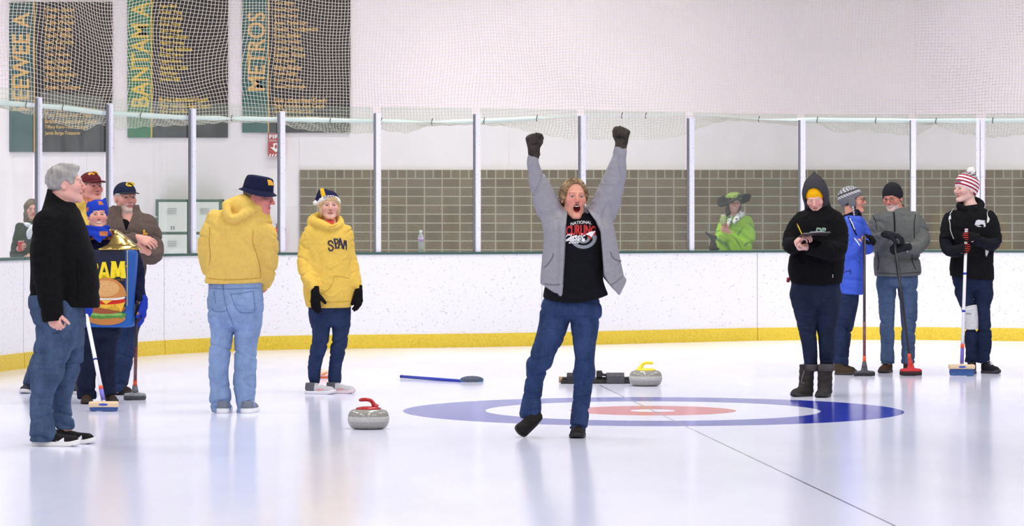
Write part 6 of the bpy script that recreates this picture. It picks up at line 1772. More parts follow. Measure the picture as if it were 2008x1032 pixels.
bars([(675.5, 471, 673.6, 488, 2.4), (675.5, 471, 678.0, 482, 2.6), (678.0, 482, 679.0, 472, 2.2), (678.9, 471.5, 679.5, 488.5, 2.2), (672, 488, 675.5, 488.5, 1.6), (677.8, 489, 680.5, 489, 1.6)])
SYF = fabric('yellow_seam', (196, 152, 60), 0.05)
ribbon_on(hf, [(654, 544), (652, 556), (642, 569), (630, 577)], 1.0, 'pocket_edge', SYF)
ribbon_on(hf, [(654, 543), (670, 543), (684, 546)], 0.8, 'pocket_edge', SYF)
ribbon_on(hf, [(604, 590), (640, 593), (686, 591)], 0.9, 'rib_seam', SYF)
ribbon_on(hf, [(645, 444), (652, 444), (662, 440)], 1.0, 'hood_seam', SYF)
m.garment('undershirt', fabric('coral_collar', (232, 96, 88), 0.05), [(470, 622, 670, 0.10, 0), (448, 632, 660, 0.075, 0), (438, 636, 657, 0.064, 0.005), (432, 638, 656, 0.06, 0.008)], h=0.009, cap=0.008)
m.trousers(denim('denim_slim', (38, 52, 86)), [(640, 610, 686, 0.09, 0), (615, 607, 685, 0.11, 0), (600, 607, 684, 0.12, 0), (585, 608, 684, 0.11, 0)], [lgl, lgr], 590, amp=0.009, kleg=0.004, khip=0.02, h=0.0062)
def wcol(q):
    c = np.tile(np.array(lin((34, 36, 70))), (len(q), 1))
    zb = -0.035 + 0.090 * np.clip((q[:, 1] + 0.10) / 0.19, 0, 1) + 0.036
    c[q[:, 2] < zb] = np.array(lin((236, 230, 224)))
    st = (q[:, 2] > zb) & (np.abs(q[:, 0] + 0.052 + 0.1 * (q[:, 2] - 0.07)) < 0.016)
    c[st] = np.array(lin((226, 180, 40)))
    return c
wh = m.hat('knitted_hat', lambda q: smin(beanie_sdf(q, 0.004, 0.052, -0.038, 0.011, 0.042), cone(q, (-0.05, -0.06, 0.10), (-0.098, -0.05, 0.045), 0.05, 0.022), 0.03), M_knit, colf=wcol, h=0.004)
m.hat('pompom', lambda q: sph(q, (-0.112, -0.04, 0.028), 0.022) + 0.004 * fbm(q, 2, 190, 2), mat('pompom_white', (240, 236, 232), 0.95), (-0.15, -0.08, -0.01), (-0.07, 0.0, 0.07), 0.004, parent=wh)
decal(wh, *text_px('SPAM', 634, 382.5, 657, 388.5, 0.02, lambda x, y: (x, y + 0.02 * (x - 645) ** 2 * 0.5)), 'lettering', mat('hat_letter_grey', (108, 104, 116), 0.8), 1.5, 0.004)
m.hair('bob', (184, 150, 108), (222, 192, 148), 0.007, 0.0038, 3, (-0.12, -0.14, -0.15), (0.12, 0.12, 0.13))
BG = fabric('black_knit_glove', (16, 15, 18), 0.25, 0.4)
m.glove(0, BG, 0.0038); m.glove(1, BG, 0.0038)
def trainer(q, Ln):
    c = np.tile(np.array(lin((196, 194, 198))), (len(q), 1))
    c[q[:, 0] < Ln * 0.36] = np.array(lin((96, 98, 108)))
    mk_ = (np.abs(q[:, 0] - Ln * 0.55) < Ln * 0.12) & (np.abs(q[:, 2] - 0.036 - 0.10 * (q[:, 0] - Ln * 0.55)) < 0.006)
    c[mk_] = np.array(lin((222, 150, 150)))
    return c
m.shoe(G(598, m.D - 0.02), G(657, m.D - 0.10), 0.044, sole=(230, 228, 232), colf=trainer, laces=(236, 236, 240), hgt=0.09)
m.shoe(G(640, m.D + 0.07), G(696, m.D - 0.02), 0.044, sole=(224, 206, 210), colf=trainer, laces=(240, 240, 242), hgt=0.09)

# ---------------------------------------------------------------- woman with clipboard
m = Person(26.1, 1600, 'woman in a black fleece with grey hood and yellow headband, writing on a clipboard')
m.set_head(1599, 386, -0.06, yaw=-14, pitch=-24, roll=-4, H=0.225, skin=(232, 184, 170), closed=True, red=0.55, lip=(196, 118, 112), brow=(190, 150, 120), brow_a=0.4, neck=0.05)
lgl = [(1576, 580, 27, 0), (1582, 613, 24, 0), (1583.5, 645, 17.5, -0.02), (1587, 673, 14.5, -0.02), (1589, 700, 13.5, 0.02), (1590, 722, 13, 0.03)]
lgr = [(1622, 580, 27, 0), (1621, 613, 25, 0), (1620, 645, 18, -0.02), (1622, 680, 15.5, -0.01), (1621.5, 700, 14, 0.02), (1621, 722, 13, 0.02)]
sll = [(1571, 430, 15, 0), (1557, 452, 16, -0.03), (1549, 476, 15, -0.10), (1553, 483, 16, -0.2), (1564, 478, 12.5, -0.28)]
slr = [(1637, 432, 17, 0), (1645, 460, 17.5, -0.02), (1643, 488, 16, -0.12), (1622, 492, 17, -0.2), (1598, 488, 14, -0.27), (1583, 485, 11, -0.30)]
m.arms = [m.nodes(sll), m.nodes(slr)]; m.legs = [m.nodes(lgl), m.nodes(lgr)]
cb_c = m.p(1596, 461.5, -0.36)
m.hands = [dict(w=m.p(1564, 474, -0.29), d=(0.55, -0.55, 0.45), n=(0.35, 0.2, -0.8), t=(0.7, 0.5, 0.5), s=0.95, curl=(0.8, 0.9, 0.5), thumb=(0.9, 0.3, 0.35), tcurl=0.3),
           dict(w=m.p(1584, 484, -0.30), d=(-1, -0.3, -0.05), n=(0.2, -0.5, 0.85), t=(0.2, -0.5, 0.8), s=0.95, curl=(0.85, 1.0, 0.6), thumb=(0.8, 0.4, 0.4))]
tor = [(556, 1555, 1645, 0.13, 0), (520, 1556, 1646, 0.14, 0), (480, 1560, 1648, 0.15, 0), (440, 1560, 1648, 0.14, 0), (418, 1576, 1634, 0.1, 0), (404, 1588, 1622, 0.07, 0)]
m.body(tor, (1605, 412, 0), h=0.0068, hh=0.0031)
jf = m.garment('fleece', BLK, [(566, 1551, 1649, 0.16, 0), (550, 1549, 1651, 0.17, 0), (530, 1545, 1654, 0.175, 0), (510, 1547, 1656, 0.175, 0), (480, 1552, 1657, 0.175, 0), (450, 1554, 1656, 0.165, 0), (430, 1560, 1652, 0.15, 0), (414, 1574, 1638, 0.115, 0), (402, 1584, 1626, 0.085, 0)], [sll, slr],
               hem=[(1530, 556), (1551, 556), (1600, 559), (1650, 556), (1670, 555)], h=0.0068, amp=0.006, samp=0.009)
def hoodc(q):
    d = ell(q, (0, -0.022, 0.024), (0.106, 0.124, 0.130))
    d = smin(d, cone(q, (0, -0.075, 0.11), (0.0, -0.105, 0.165), 0.06, 0.012), 0.05)
    d = smin(d, cone(q, (0, -0.03, -0.03), (0, -0.045, -0.15), 0.098, 0.110), 0.03)
    face = ell(q, (0, 0.125, -0.004), (0.086, 0.13, 0.128))
    inn = ell(q, (0, -0.012, 0.014), (0.094, 0.110, 0.112))
    return smax(np.maximum(d, -inn), -face, 0.006) + 0.002 * folds(q, 3, 30, 30, 30)
def hoodcol(q):
    c = np.tile(np.array(lin((62, 60, 66))), (len(q), 1)); k = np.clip((-q[:, 2] - 0.055) / 0.05, 0, 1)[:, None]
    return c * (1 - k) + np.array(lin((18, 17, 19))) * k
m.hat('hood', hoodc, M_cloth_vc, (-0.13, -0.18, -0.27), (0.13, 0.14, 0.2), 0.0042, hoodcol)
m.hat('headband', lambda q: smax(beanie_sdf(q, 0.004, 0.034, -0.09, 0.012), -(0.10 - q[:, 2]) - 0.5, 0.01), fabric('headband_yellow', (246, 182, 20), 0.08, 0.6, 0.95, 150), h=0.0042)
EM = mat('emblem_mint', (122, 176, 156), 0.7); EM2 = mat('emblem_dark', (26, 52, 46), 0.7)
decal(jf, *text_px('DP', 1600, 447, 1619, 459, 0.06, lambda x, y: (x + (453 - y) * 0.25, y)), 'embroidered_letters', mat('emblem_pale', (196, 214, 206), 0.7), 1.5, 0.004)
decal(jf, *text_px('DP', 1600.8, 448, 1618.2, 458, 0.02, lambda x, y: (x + (453 - y) * 0.25, y)), 'embroidered_letters', mat('emblem_green', (62, 122, 96), 0.7), 1.5, 0.0055)
ribbon_on(jf, [(1634, 512), (1634, 528), (1633, 546)], 2.2, 'pocket_zip', fabric('black_seam', (6, 6, 7), 0.1))
ribbon_on(jf, [(1633, 538), (1633.2, 545)], 1.6, 'zip_pull', mat('pull_metal', (170, 170, 172), 0.4, 0.5), 0.006)
m.trousers(denim('denim_writer', (29, 38, 60)), [(606, 1560, 1640, 0.10, 0), (590, 1556, 1644, 0.13, 0), (560, 1552, 1647, 0.14, 0), (545, 1554, 1646, 0.13, 0)], [lgl, lgr], 550, amp=0.006, kleg=0.004, khip=0.025, h=0.0065)
MB().tube([m.p(1545, 553, 0.04), m.p(1546.5, 545, 0.03)], 0.014, 14).build('belt_canister', mat('canister_red', (150, 20, 44), 0.35), m.root, True)
BTc = (52, 48, 48)
bo = m.shoe(G(1590, m.D + 0.06), G(1553, m.D - 0.10), 0.052, upper=BTc, sole=(40, 37, 37), hgt=0.10, boot=0.15, bootr=0.058, open_at=0.26)
bo2 = m.shoe(G(1621, m.D + 0.02), G(1607, m.D - 0.24), 0.054, upper=BTc, sole=(40, 37, 37), hgt=0.10, boot=0.15, bootr=0.058, open_at=0.26)
fur = mat('boot_fur', (74, 70, 70), 0.98, bump=0.8, bscale=140, var=0.2)
for o_, px_, dy_ in ((bo, 1590, 0.02), (bo2, 1620.5, -0.05)):
    cc = m.p(px_, 722, dy_); MB().lathe([(0.058, -0.025), (0.067, -0.015), (0.069, 0.012), (0.062, 0.028), (0.05, 0.03)], cc, 24).build('fur_cuff', fur, o_, True)
MB().tube([m.p(1577, 728, -0.06), m.p(1573, 740, -0.08), m.p(1571, 750, -0.09), m.p(1577, 752, -0.1)], 0.0028, 6).build('boot_lace', mat('lace_grey', (120, 116, 114), 0.8), bo, True)
# clipboard and pencil
Xc = nrm((1, 0.05, 0.05)); Yc = nrm(np.array([0.0, 0.9, -0.10])); Yc = nrm(Yc - Xc * np.dot(Yc, Xc)); Zc = np.cross(Xc, Yc); axc = np.array([Xc, Yc, Zc])
cbd = empty('clipboard', cb_c, 'dark clipboard with white paper held by the woman in the yellow headband', 'clipboard')
MB().box(cb_c, (0.225, 0.31, 0.006), axc, 0.002).build('board', mat('clipboard_dark', (44, 36, 38), 0.4), cbd)
MB().box(cb_c + Zc * 0.0045 + Xc * 0.002, (0.212, 0.285, 0.003), axc, 0.0005).build('paper', mat('paper_white', (236, 238, 240), 0.6), cbd)
MB().box(cb_c + Zc * 0.009 - Yc * 0.14, (0.10, 0.03, 0.010), axc, 0.003).build('clip', mat('clip_metal', (180, 182, 184), 0.3, 0.8), cbd)
pt, pb = m.p(1563, 439, -0.40), m.p(1573, 461, -0.385)
pc = empty('pencil', pb, 'yellow pencil in the hand of the woman with the clipboard', 'pencil')
MB().tube([pb, pb + (pt - pb) * 0.88], 0.0042, 8).build('shaft', mat('pencil_yellow', (244, 204, 40), 0.4), pc, True)
MB().tube([pb + (pt - pb) * 0.88, pt], 0.0045, 8).build('eraser', mat('pencil_end', (160, 120, 60), 0.5), pc, True)
MB().tube([pb, pb - nrm(pt - pb) * 0.02], [0.0042, 0.0008], 8).build('tip', mat('pencil_tip', (210, 176, 130), 0.6), pc, True)

# ---------------------------------------------------------------- blue jacket
m = Person(29.78, 1655, 'person in a royal blue jacket and grey patterned knitted hat, leaning on a broom')
m.set_head(1672, 394, 0.0, yaw=76, pitch=4, H=0.228, skin=(222, 158, 136), smile=0.4, red=0.5, brow=(90, 70, 60), neck=0.05)
lgl = [(1655, 585, 20, -0.06), (1652, 615, 17, -0.06), (1645, 645, 14, -0.06), (1646, 680, 13, -0.04), (1649, 712, 13, -0.02)]
lgr = [(1664, 585, 19, 0.08), (1661, 615, 17, 0.08), (1656, 645, 15, 0.07), (1653, 675, 13, 0.09), (1650, 712, 12.5, 0.1)]
sln = [(1664, 440, 14, -0.12), (1662, 470, 13.5, -0.17), (1664, 494, 12.5, -0.17), (1675, 486, 11, -0.18), (1684, 474, 8.5, -0.17)]
slf = [(1684, 436, 13, 0.08), (1697, 464, 12, 0.06), (1700, 487, 12, 0.0), (1697, 478, 10, -0.08), (1693, 468, 8.5, -0.12)]
m.arms = [m.nodes(sln), m.nodes(slf)]; m.legs = [m.nodes(lgl), m.nodes(lgr)]
sb_t, sb_f = P(1695, 458, 29.62), P(1695, 727, 29.45)
sdn = nrm(sb_t - sb_f)
m.gloved = True
m.hands = [dict(w=P(1684, 471, 29.70), d=(0.95, -0.1, 0.28), n=(0.2, -0.15, -1), t=(0.2, -1, 0), s=1.0, curl=(0.7, 0.9, 0.5), thumb=(0.6, 0.7, 0.5)),
           dict(w=P(1690, 466, 29.78), d=(0.95, -0.35, 0.0), n=(0.1, -0.2, -1), t=(0.3, 1, 0), s=1.0, curl=(0.8, 1.0, 0.6), thumb=(0.6, 0.7, 0.5))]
tor = [(575, 1648, 1684, 0.14, 0), (520, 1646, 1686, 0.15, 0), (470, 1644, 1690, 0.15, 0), (440, 1650, 1690, 0.14, 0), (425, 1656, 1688, 0.1, 0), (412, 1662, 1684, 0.07, 0)]
m.body(tor, (1671, 424, 0), h=0.0072, hh=0.0034)
BL = mat('blue_jacket', (62, 92, 204), 0.6, 0, 0.3, 0.05, 20, 0.2, 90)
bj = m.garment('jacket', BL, [(584, 1638, 1693, 0.175, 0), (560, 1638, 1694, 0.175, 0), (520, 1638, 1694, 0.175, 0), (480, 1638, 1694, 0.175, 0), (455, 1642, 1693, 0.18, 0), (438, 1646, 1692, 0.175, 0), (424, 1652, 1689, 0.14, 0)], [sln, slf], hem=[(1620, 575), (1640, 576), (1692, 578.5), (1720, 579)], h=0.0078, amp=0.010, samp=0.010)
def bcol(Q, d=None): return smax(np.abs(cone(Q, m.p(1669, 440), m.p(1673, 415), 0.105, 0.075) + 0.006) - 0.007, (Q - m.p(1674, 413).astype(f32)) @ nrm(np.array([-0.45, 0, 1])).astype(f32), 0.005)
sdf_obj('collar', bcol, m.p(1640, 450, -0.2), m.p(1702, 400, 0.2), 0.006, fabric('blue_jacket_collar', (26, 26, 40), 0.2), m.root)
BSE = fabric('blue_seam', (28, 34, 92), 0.1)
ribbon_on(bj, [(1664, 425), (1672, 445), (1680, 462)], 3.0, 'collar_edge', fabric('blue_jacket_collar', (26, 26, 40), 0.2))
ribbon_on(bj, [(1666, 428), (1672, 440), (1676, 450)], 1.8, 'white_piping', mat('piping_white', (222, 224, 236), 0.6), 0.006)
ribbon_on(bj, [(1655, 535), (1662, 532), (1668, 531)], 1.0, 'pocket_zip', BSE); ribbon_on(bj, [(1667, 529), (1668, 538)], 1.4, 'zip_pull', BSE, 0.005)
ribbon_on(bj, [(1675, 467), (1681, 474), (1686, 482)], 2.2, 'reflective_patch', mat('reflect_white', (214, 222, 240), 0.4), 0.006)
m.trousers(denim('denim_blue2', (36, 48, 78)), [(596, 1640, 1680, 0.13, 0), (580, 1637, 1684, 0.145, 0), (555, 1640, 1684, 0.14, 0)], [lgl, lgr], 565, h=0.008, kleg=0.005, khip=0.03)
def kcol(q):
    z = q[:, 2] - 0.30 * (q[:, 1] + 0.02) ; c = np.tile(np.array(lin((112, 112, 116))), (len(q), 1))
    a = np.arctan2(q[:, 0], q[:, 1] + 0.016)
    c[(z > 0.050) & (z < 0.072)] = np.array(lin((218, 216, 216)))
    zz = (z > 0.050) & (z < 0.072) & (np.sin(a * 22 + z * 300) > 0.1); c[zz] = np.array(lin((120, 118, 122)))
    c[(z > 0.078) & (z < 0.090)] = np.array(lin((66, 64, 70)))
    dots = (z > 0.09) & (np.sin(a * 16) * np.sin(z * 240) > 0.25); c[dots] = np.array(lin((226, 224, 224)))
    return c
kh = m.hat('knitted_hat', lambda q: smin(beanie_sdf(q, 0.008, 0.048, -0.055, 0.012, 0, 0.008), smax(ell(np.stack([np.abs(q[:, 0]), q[:, 1], q[:, 2]], 1), (0.076, 0.008, -0.02), (0.016, 0.036, 0.05)), -0.07 - q[:, 2], 0.01), 0.01), M_knit, colf=kcol)
bp_ = []
for yy in range(9): bp_.append(m.hpt(-0.088, 0.012 + 0.002 * yy, -0.062 - 0.022 * yy))
for k_, off in enumerate((0.0, 0.018)):
    mb = MB()
    for i, b_ in enumerate(bp_):
        mb.lathe([(0.003, -0.011), (0.0085, -0.006), (0.0095, 0.0), (0.0085, 0.006), (0.003, 0.011)], b_ + m.hF * off + np.array([0, -0.012 * k_, 0]), 10)
    mb.build('tassel', mat('tassel_pale' if k_ == 0 else 'tassel_dark', (206, 202, 206) if k_ == 0 else (40, 38, 58), 0.9), kh, True)
m.hair('nape', (62, 46, 38), (84, 64, 50), 0.009, 0.0042, 3)
def spectacles(rim):
    mb = MB()
    for sx in (-1, 1):
        mb.tube([m.hpt(sx * (0.033 + 0.022 * math.cos(a)), 0.104, 0.001 + 0.0165 * math.sin(a)) for a in np.linspace(0, 2 * math.pi, 19)], 0.0019, 6, False)
        mb.tube([m.hpt(sx * 0.055, 0.102, 0.006), m.hpt(sx * 0.073, 0.06, 0.008), m.hpt(sx * 0.080, -0.005, 0.006)], 0.0019, 6)
    mb.tube([m.hpt(-0.011, 0.104, 0.004), m.hpt(0, 0.107, 0.006), m.hpt(0.011, 0.104, 0.004)], 0.0019, 6)
    return mb.build('spectacles', mat('spectacle_rim_%d' % rim[0], rim, 0.35), m.root, True)
spectacles((60, 46, 48))
KG = fabric('black_work_glove', (22, 22, 25), 0.25, 0.4)
m.glove(0, KG, 0.006, 0.04); m.glove(1, KG, 0.006, 0.04)
m.shoe(G(1637, m.D - 0.05), G(1675, m.D - 0.12), 0.050, upper=(72, 58, 46), sole=(58, 48, 40), hgt=0.10, laces=(50, 40, 34))
m.shoe(G(1640, m.D + 0.14), G(1679, m.D + 0.05), 0.050, upper=(72, 58, 46), sole=(58, 48, 40), hgt=0.10)
pad_broom('slim dark broom with a black oval pad, held by the person in the blue jacket', sb_t - sdn * 0.02, sb_f, 21 * 29.5 / F, 0.0, (58, 50, 54), (64, 64, 70), (40, 40, 44), (74, 72, 78), lower=0.36)

# ---------------------------------------------------------------- grey jacket
m = Person(30.12, 1762, 'bearded man in a grey jacket, black beanie and glasses, both gloves on a broom')
m.set_head(1750, 389, -0.02, yaw=-28, pitch=-6, roll=-6, H=0.238, skin=(216, 146, 124), smile=1.0, teeth=1, beard=(214, 206, 200), beard_a=0.7, brow=(130, 116, 108), red=0.6, wide=1.04, neck=0.058)
lgl = [(1738, 556, 18, 0), (1739, 575, 17.5, 0), (1739, 601, 16, 0), (1739.5, 637, 14, -0.02), (1740, 670, 13, 0), (1741, 708, 13, 0.02)]
lgr = [(1779, 556, 18.5, 0), (1780, 575, 18, 0), (1782, 611, 16.5, 0), (1781.5, 640, 14, -0.02), (1781, 670, 13, 0), (1780.5, 708, 13.5, 0.02)]
sll = [(1722, 428, 12, 0), (1713.5, 450, 12, 0.02), (1714, 474, 13, -0.05), (1726, 469, 12, -0.22), (1739, 461.5, 10, -0.29)]
slr = [(1793, 428, 12, 0), (1806, 450, 12.5, 0.0), (1809, 474, 12.5, -0.06), (1797, 486, 12, -0.18), (1778, 486, 9.5, -0.28)]
m.arms = [m.nodes(sll), m.nodes(slr)]; m.legs = [m.nodes(lgl), m.nodes(lgr)]
gb_t, gb_f = P(1753, 462, 29.76), P(1786, 722, 29.55); sdn = nrm(gb_t - gb_f)
m.gloved = True
m.hands = [dict(w=P(1741, 460.5, 29.80), d=(0.95, -0.28, -0.12), n=(-0.1, 0.1, -1), t=(0.2, -1, 0), s=1.08, curl=(0.45, 0.7, 0.5), thumb=(0.7, 0.6, 0.4)),
           dict(w=P(1775, 485, 29.80), d=(-0.95, -0.3, -0.1), n=(0.0, 0.75, -0.6), t=(-0.2, 0.1, 1), s=1.08, curl=(0.8, 1.1, 0.7), thumb=(0.75, 0.4, 0.4))]
tor = [(545, 1720, 1800, 0.13, 0), (510, 1720, 1800, 0.14, 0), (460, 1718, 1802, 0.14, 0), (430, 1722, 1796, 0.12, 0), (415, 1736, 1784, 0.09, 0), (404, 1744, 1770, 0.065, 0)]
m.body(tor, (1756, 412, 0), h=0.0072, hh=0.0033)
GJ = fabric('grey_jacket', (106, 108, 106), 0.08, 0.35)
def gcol(Q, d):
    c = cone(Q, m.p(1757, 424), m.p(1755, 402), 0.100, 0.086); c = smax(c, (Q - m.p(1762, 404).astype(f32)) @ nrm(np.array([-0.12, -0.35, 1])).astype(f32), 0.006)
    c = np.maximum(c, -cone(Q, m.p(1757, 420), m.p(1755, 395), 0.078, 0.07))
    return smin(d, c, 0.02)
gj = m.garment('jacket', GJ, [(552, 1714.5, 1805, 0.155, 0), (540, 1714.5, 1805, 0.16, 0), (515, 1715, 1804, 0.16, 0), (490, 1714, 1804, 0.16, 0), (460, 1712, 1806, 0.158, 0), (438, 1714, 1804, 0.145, 0), (422, 1724, 1792, 0.12, 0), (410, 1738, 1776, 0.09, 0)], [sll, slr],
               hem=[(1700, 541), (1714, 541.5), (1760, 543), (1805, 540), (1830, 539)], h=0.0072, amp=0.010, samp=0.012, sff=(22, 22, 46), extra=gcol)
SG = fabric('grey_jacket_seam', (46, 46, 48), 0.1); DZ = fabric('dark_zip', (34, 34, 37), 0.1)
ribbon_on(gj, [(1752.5, 416), (1754, 432), (1754.5, 455)], 3.2, 'zip', DZ); ribbon_on(gj, [(1756, 492), (1758, 520), (1761, 542)], 2.6, 'zip', DZ)
ribbon_on(gj, [(1795, 421), (1793, 440), (1793, 468)], 1.6, 'sleeve_seam', SG); ribbon_on(gj, [(1711, 422), (1717, 435), (1719, 450)], 1.2, 'sleeve_seam', SG)
ribbon_on(gj, [(1789, 498), (1789, 512), (1796, 529)], 1.5, 'pocket_zip', SG); ribbon_on(gj, [(1720, 495), (1723, 512), (1721, 530)], 1.5, 'pocket_zip', SG)
ribbon_on(gj, [(1715, 535), (1760, 537), (1804, 534)], 0.9, 'hem_seam', SG)
m.trousers(denim('denim_grey_man', (76, 96, 128)), [(563, 1722, 1798, 0.12, 0), (554, 1720, 1799, 0.13, 0), (545, 1719.5, 1799, 0.13, 0), (532, 1720, 1798, 0.12, 0)], [lgl, lgr], 536, h=0.007, kleg=0.004, khip=0.025)
m.hat('beanie', lambda q: beanie_sdf(q, 0.012, 0.034, -0.070, 0.012, 0, 0.006), fabric('charcoal_beanie', (40, 40, 46), 0.12, 0.5, 0.95, 160))
m.hair('nape', (120, 110, 104), None, 0.005); spectacles((50, 40, 40))
KG2 = fabric('charcoal_glove', (36, 37, 42), 0.25, 0.4)
m.glove(0, KG2, 0.0055, 0.035); m.glove(1, KG2, 0.0055, 0.05)
MB().lathe([(0.045, -0.01), (0.047, 0.0), (0.045, 0.01)], m.p(1779, 485.5, -0.28), 20, np.array([(0, 1, 0), (0, 0, 1), (1, 0, 0)])).build('cuff_trim', mat('cuff_trim', (170, 170, 164), 0.6), m.root, True)
for px_, tx, dd in ((1741, 1728, 0), (1779, 1786, 0)):
    m.shoe(G(px_ + (3 if tx < px_ else 0), m.D + 0.14), G(tx, m.D - 0.12), 0.052, upper=(74, 52, 42), sole=(54, 40, 34), hgt=0.115, laces=(60, 44, 36))
pad_broom('dark broom with a red head, held by the man in the grey jacket', gb_t, gb_f, 22 * 29.5 / F, 0.0, (34, 33, 36), (206, 44, 48), (48, 40, 44), (210, 50, 48))

# ---------------------------------------------------------------- striped hat
m = Person(30.0, 1918, 'person in a red and white striped bobble hat and black jersey, holding a white broom')
m.set_head(1893, 371, 0, yaw=-58, pitch=2, roll=-3, H=0.236, skin=(232, 190, 178), smile=0.9, red=0.45, brow=(190, 160, 130), brow_a=0.5, neck=0.052)
lgl = [(1892, 575, 19, 0), (1897.5, 602, 13.5, -0.02), (1904, 640, 11, -0.03), (1904, 670, 12, 0), (1905, 705, 12, 0.03)]
lgr = [(1928, 575, 19.5, 0), (1926.5, 600, 15.5, 0), (1929, 637, 14, -0.02), (1930, 660, 14.5, 0), (1929, 690, 13.5, 0.02), (1928, 706, 12.5, 0.03)]
fal = [(1862, 430, 13, 0), (1854, 462, 11.5, -0.05), (1858, 488, 11, -0.12), (1872, 495, 9.5, -0.24), (1885, 492, 8, -0.32)]
far = [(1944, 432, 13, 0), (1952, 464, 12, -0.03), (1946, 480, 11.5, -0.12), (1926, 476, 10, -0.25), (1908, 470, 8, -0.33)]
m.arms = [m.nodes(fal), m.nodes(far)]; m.legs = [m.nodes(lgl), m.nodes(lgr)]
wb_t, wb_f = P(1895, 453, 29.62), P(1886, 716, 29.48); sdn = nrm(wb_t - wb_f)
m.gloved = True
m.hands = [grip(P(1893.2, 488, 29.6), sdn, (0.9, -0.45, 0.05), (0.45, 0.9, 0), 1.02), grip(P(1894.2, 465, 29.61), sdn, (-0.85, -0.5, 0.0), (-0.5, 0.85, 0), 1.02)]
tor = [(550, 1868, 1945, 0.12, 0), (510, 1868, 1946, 0.13, 0), (460, 1866, 1948, 0.14, 0), (430, 1870, 1946, 0.13, 0), (412, 1880, 1930, 0.09, 0), (398, 1890, 1918, 0.06, 0)]
m.body(tor, (1902, 405, 0), h=0.0072, hh=0.0033)
m.garment('undershirt', fabric('black_base_layer', (22, 24, 34), 0.2, 0.2), [(545, 1870, 1944, 0.13, 0), (460, 1868, 1946, 0.145, 0), (430, 1872, 1944, 0.13, 0), (410, 1882, 1928, 0.095, 0)], [fal, far], h=0.008, samp=0.006)
BJ = fabric('black_jersey', (20, 20, 23), 0.2, 0.35)
jsl = [(1869, 424, 11, 0), (1859.5, 448, 13, -0.04), (1857, 470, 14, -0.08)]
jsr = [(1940, 424, 11, 0), (1948, 450, 13, -0.02), (1950, 476, 14, -0.06)]
def jcol(Q, d):
    c = Tube(m.nodes([(1893, 410, 5, -0.10), (1882, 404, 7, -0.03), (1894, 397, 8, 0.09), (1912, 395, 9, 0.10), (1924, 402, 7, 0.02), (1912, 410, 5, -0.09)]))
    return np.maximum(smin(d, c(Q), 0.02), -cone(Q, m.p(1901, 412, -0.01), m.p(1896, 370, -0.01), 0.052, 0.066))
jt = m.garment('jersey', BJ, [(556, 1862, 1948, 0.15, 0), (540, 1862, 1948, 0.155, 0), (500, 1865, 1948, 0.155, 0), (460, 1864, 1950, 0.158, 0), (430, 1866, 1950, 0.145, 0), (414, 1876, 1936, 0.11, 0), (402, 1886, 1922, 0.08, 0)], [jsl, jsr], hem=[(1850, 540), (1862, 541), (1900, 547), (1948, 550), (1965, 550)], h=0.007, amp=0.006, samp=0.008, extra=jcol)
PW = mat('piping_white2', (226, 226, 222), 0.6)
ribbon_on(jt, [(1870, 409), (1866, 415), (1861, 425), (1863, 440), (1864, 452), (1870, 469)], 1.2, 'piping', PW)
ribbon_on(jt, [(1940, 411), (1936, 417), (1937, 427), (1939, 436)], 1.2, 'piping', PW)
decal(jt, np.array([(1936.5, 422), (1941, 430), (1939, 435), (1935, 438)]), [(0, 1, 2, 3)], 'side_patch', PW, 1.5)
decal(jt, np.array([(1861, 424), (1864, 421), (1865, 430), (1860, 430)]), [(0, 1, 2, 3)], 'side_patch', PW, 1.5)
decal(jt, np.array([(1932, 487), (1939.5, 485), (1938.5, 495), (1934.5, 504), (1932.5, 500)]), [(0, 1, 2, 3, 4)], 'side_patch', PW, 1.5)
EB = mat('emblem_white', (222, 222, 228), 0.7)
for pts in ([(1911, 441), (1914, 433), (1918, 431), (1933, 433), (1930, 435), (1919, 434.5), (1921, 437), (1932, 436.5), (1933, 444), (1929, 446), (1929, 441), (1924, 440), (1920, 442)], [(1912, 442), (1920, 443), (1926, 445), (1918, 445)]):
    decal(jt, np.array(pts), [tuple(range(len(pts)))], 'bird_emblem', EB, 1.5, 0.004)
m.trousers(denim('denim_striped', (28, 39, 66)), [(570, 1877, 1945, 0.10, 0), (558, 1870, 1947, 0.12, 0), (545, 1867, 1948, 0.13, 0), (535, 1867, 1947, 0.125, 0)], [lgl, lgr], 538, h=0.007, kleg=0.004, khip=0.025)
kb = Tube(m.nodes([(1899.5, 601, 16, -0.03), (1903.5, 622, 14.2, -0.04), (1904.5, 646, 13.2, -0.04)]), flat0=True, flat1=True)
kbo = sdf_obj('knee_brace', lambda Q: kb(Q) + 0.002 * folds(Q, 4, 20, 20, 60), kb.lo, kb.hi, 0.006, fabric('brace_white', (214, 214, 216), 0.08, 0.3), m.root)
ribbon_on(kbo, [(1893, 616), (1898, 615), (1904, 616)], 1.6, 'brace_slot', mat('brace_grey', (130, 128, 132), 0.7))
ribbon_on(kbo, [(1892, 609), (1902, 606), (1912, 604)], 2.2, 'brace_strap', mat('brace_strap', (238, 238, 240), 0.6))
def scol(q):
    z = q[:, 2] - 0.42 * (q[:, 1] + 0.016); c = np.tile(np.array(lin((240, 238, 240))), (len(q), 1))
    c[np.sin(z * 2 * math.pi / 0.034 + 0.6) > 0.1] = np.array(lin((166, 28, 58)))
    back = (z > 0.118)
    a = np.arctan2(q[:, 0], q[:, 1] + 0.016)
    c[back] = np.array(lin((40, 34, 40))); c[back & (np.sin(a * 11) * np.sin(z * 330) > 0.1)] = np.array(lin((226, 222, 224)))
    fr_ = (q[:, 1] > 0.055) & (np.abs(q[:, 0]) < 0.04) & (z > 0.012) & (z < 0.034); c[fr_] = np.array(lin((120, 124, 132)))
    return c
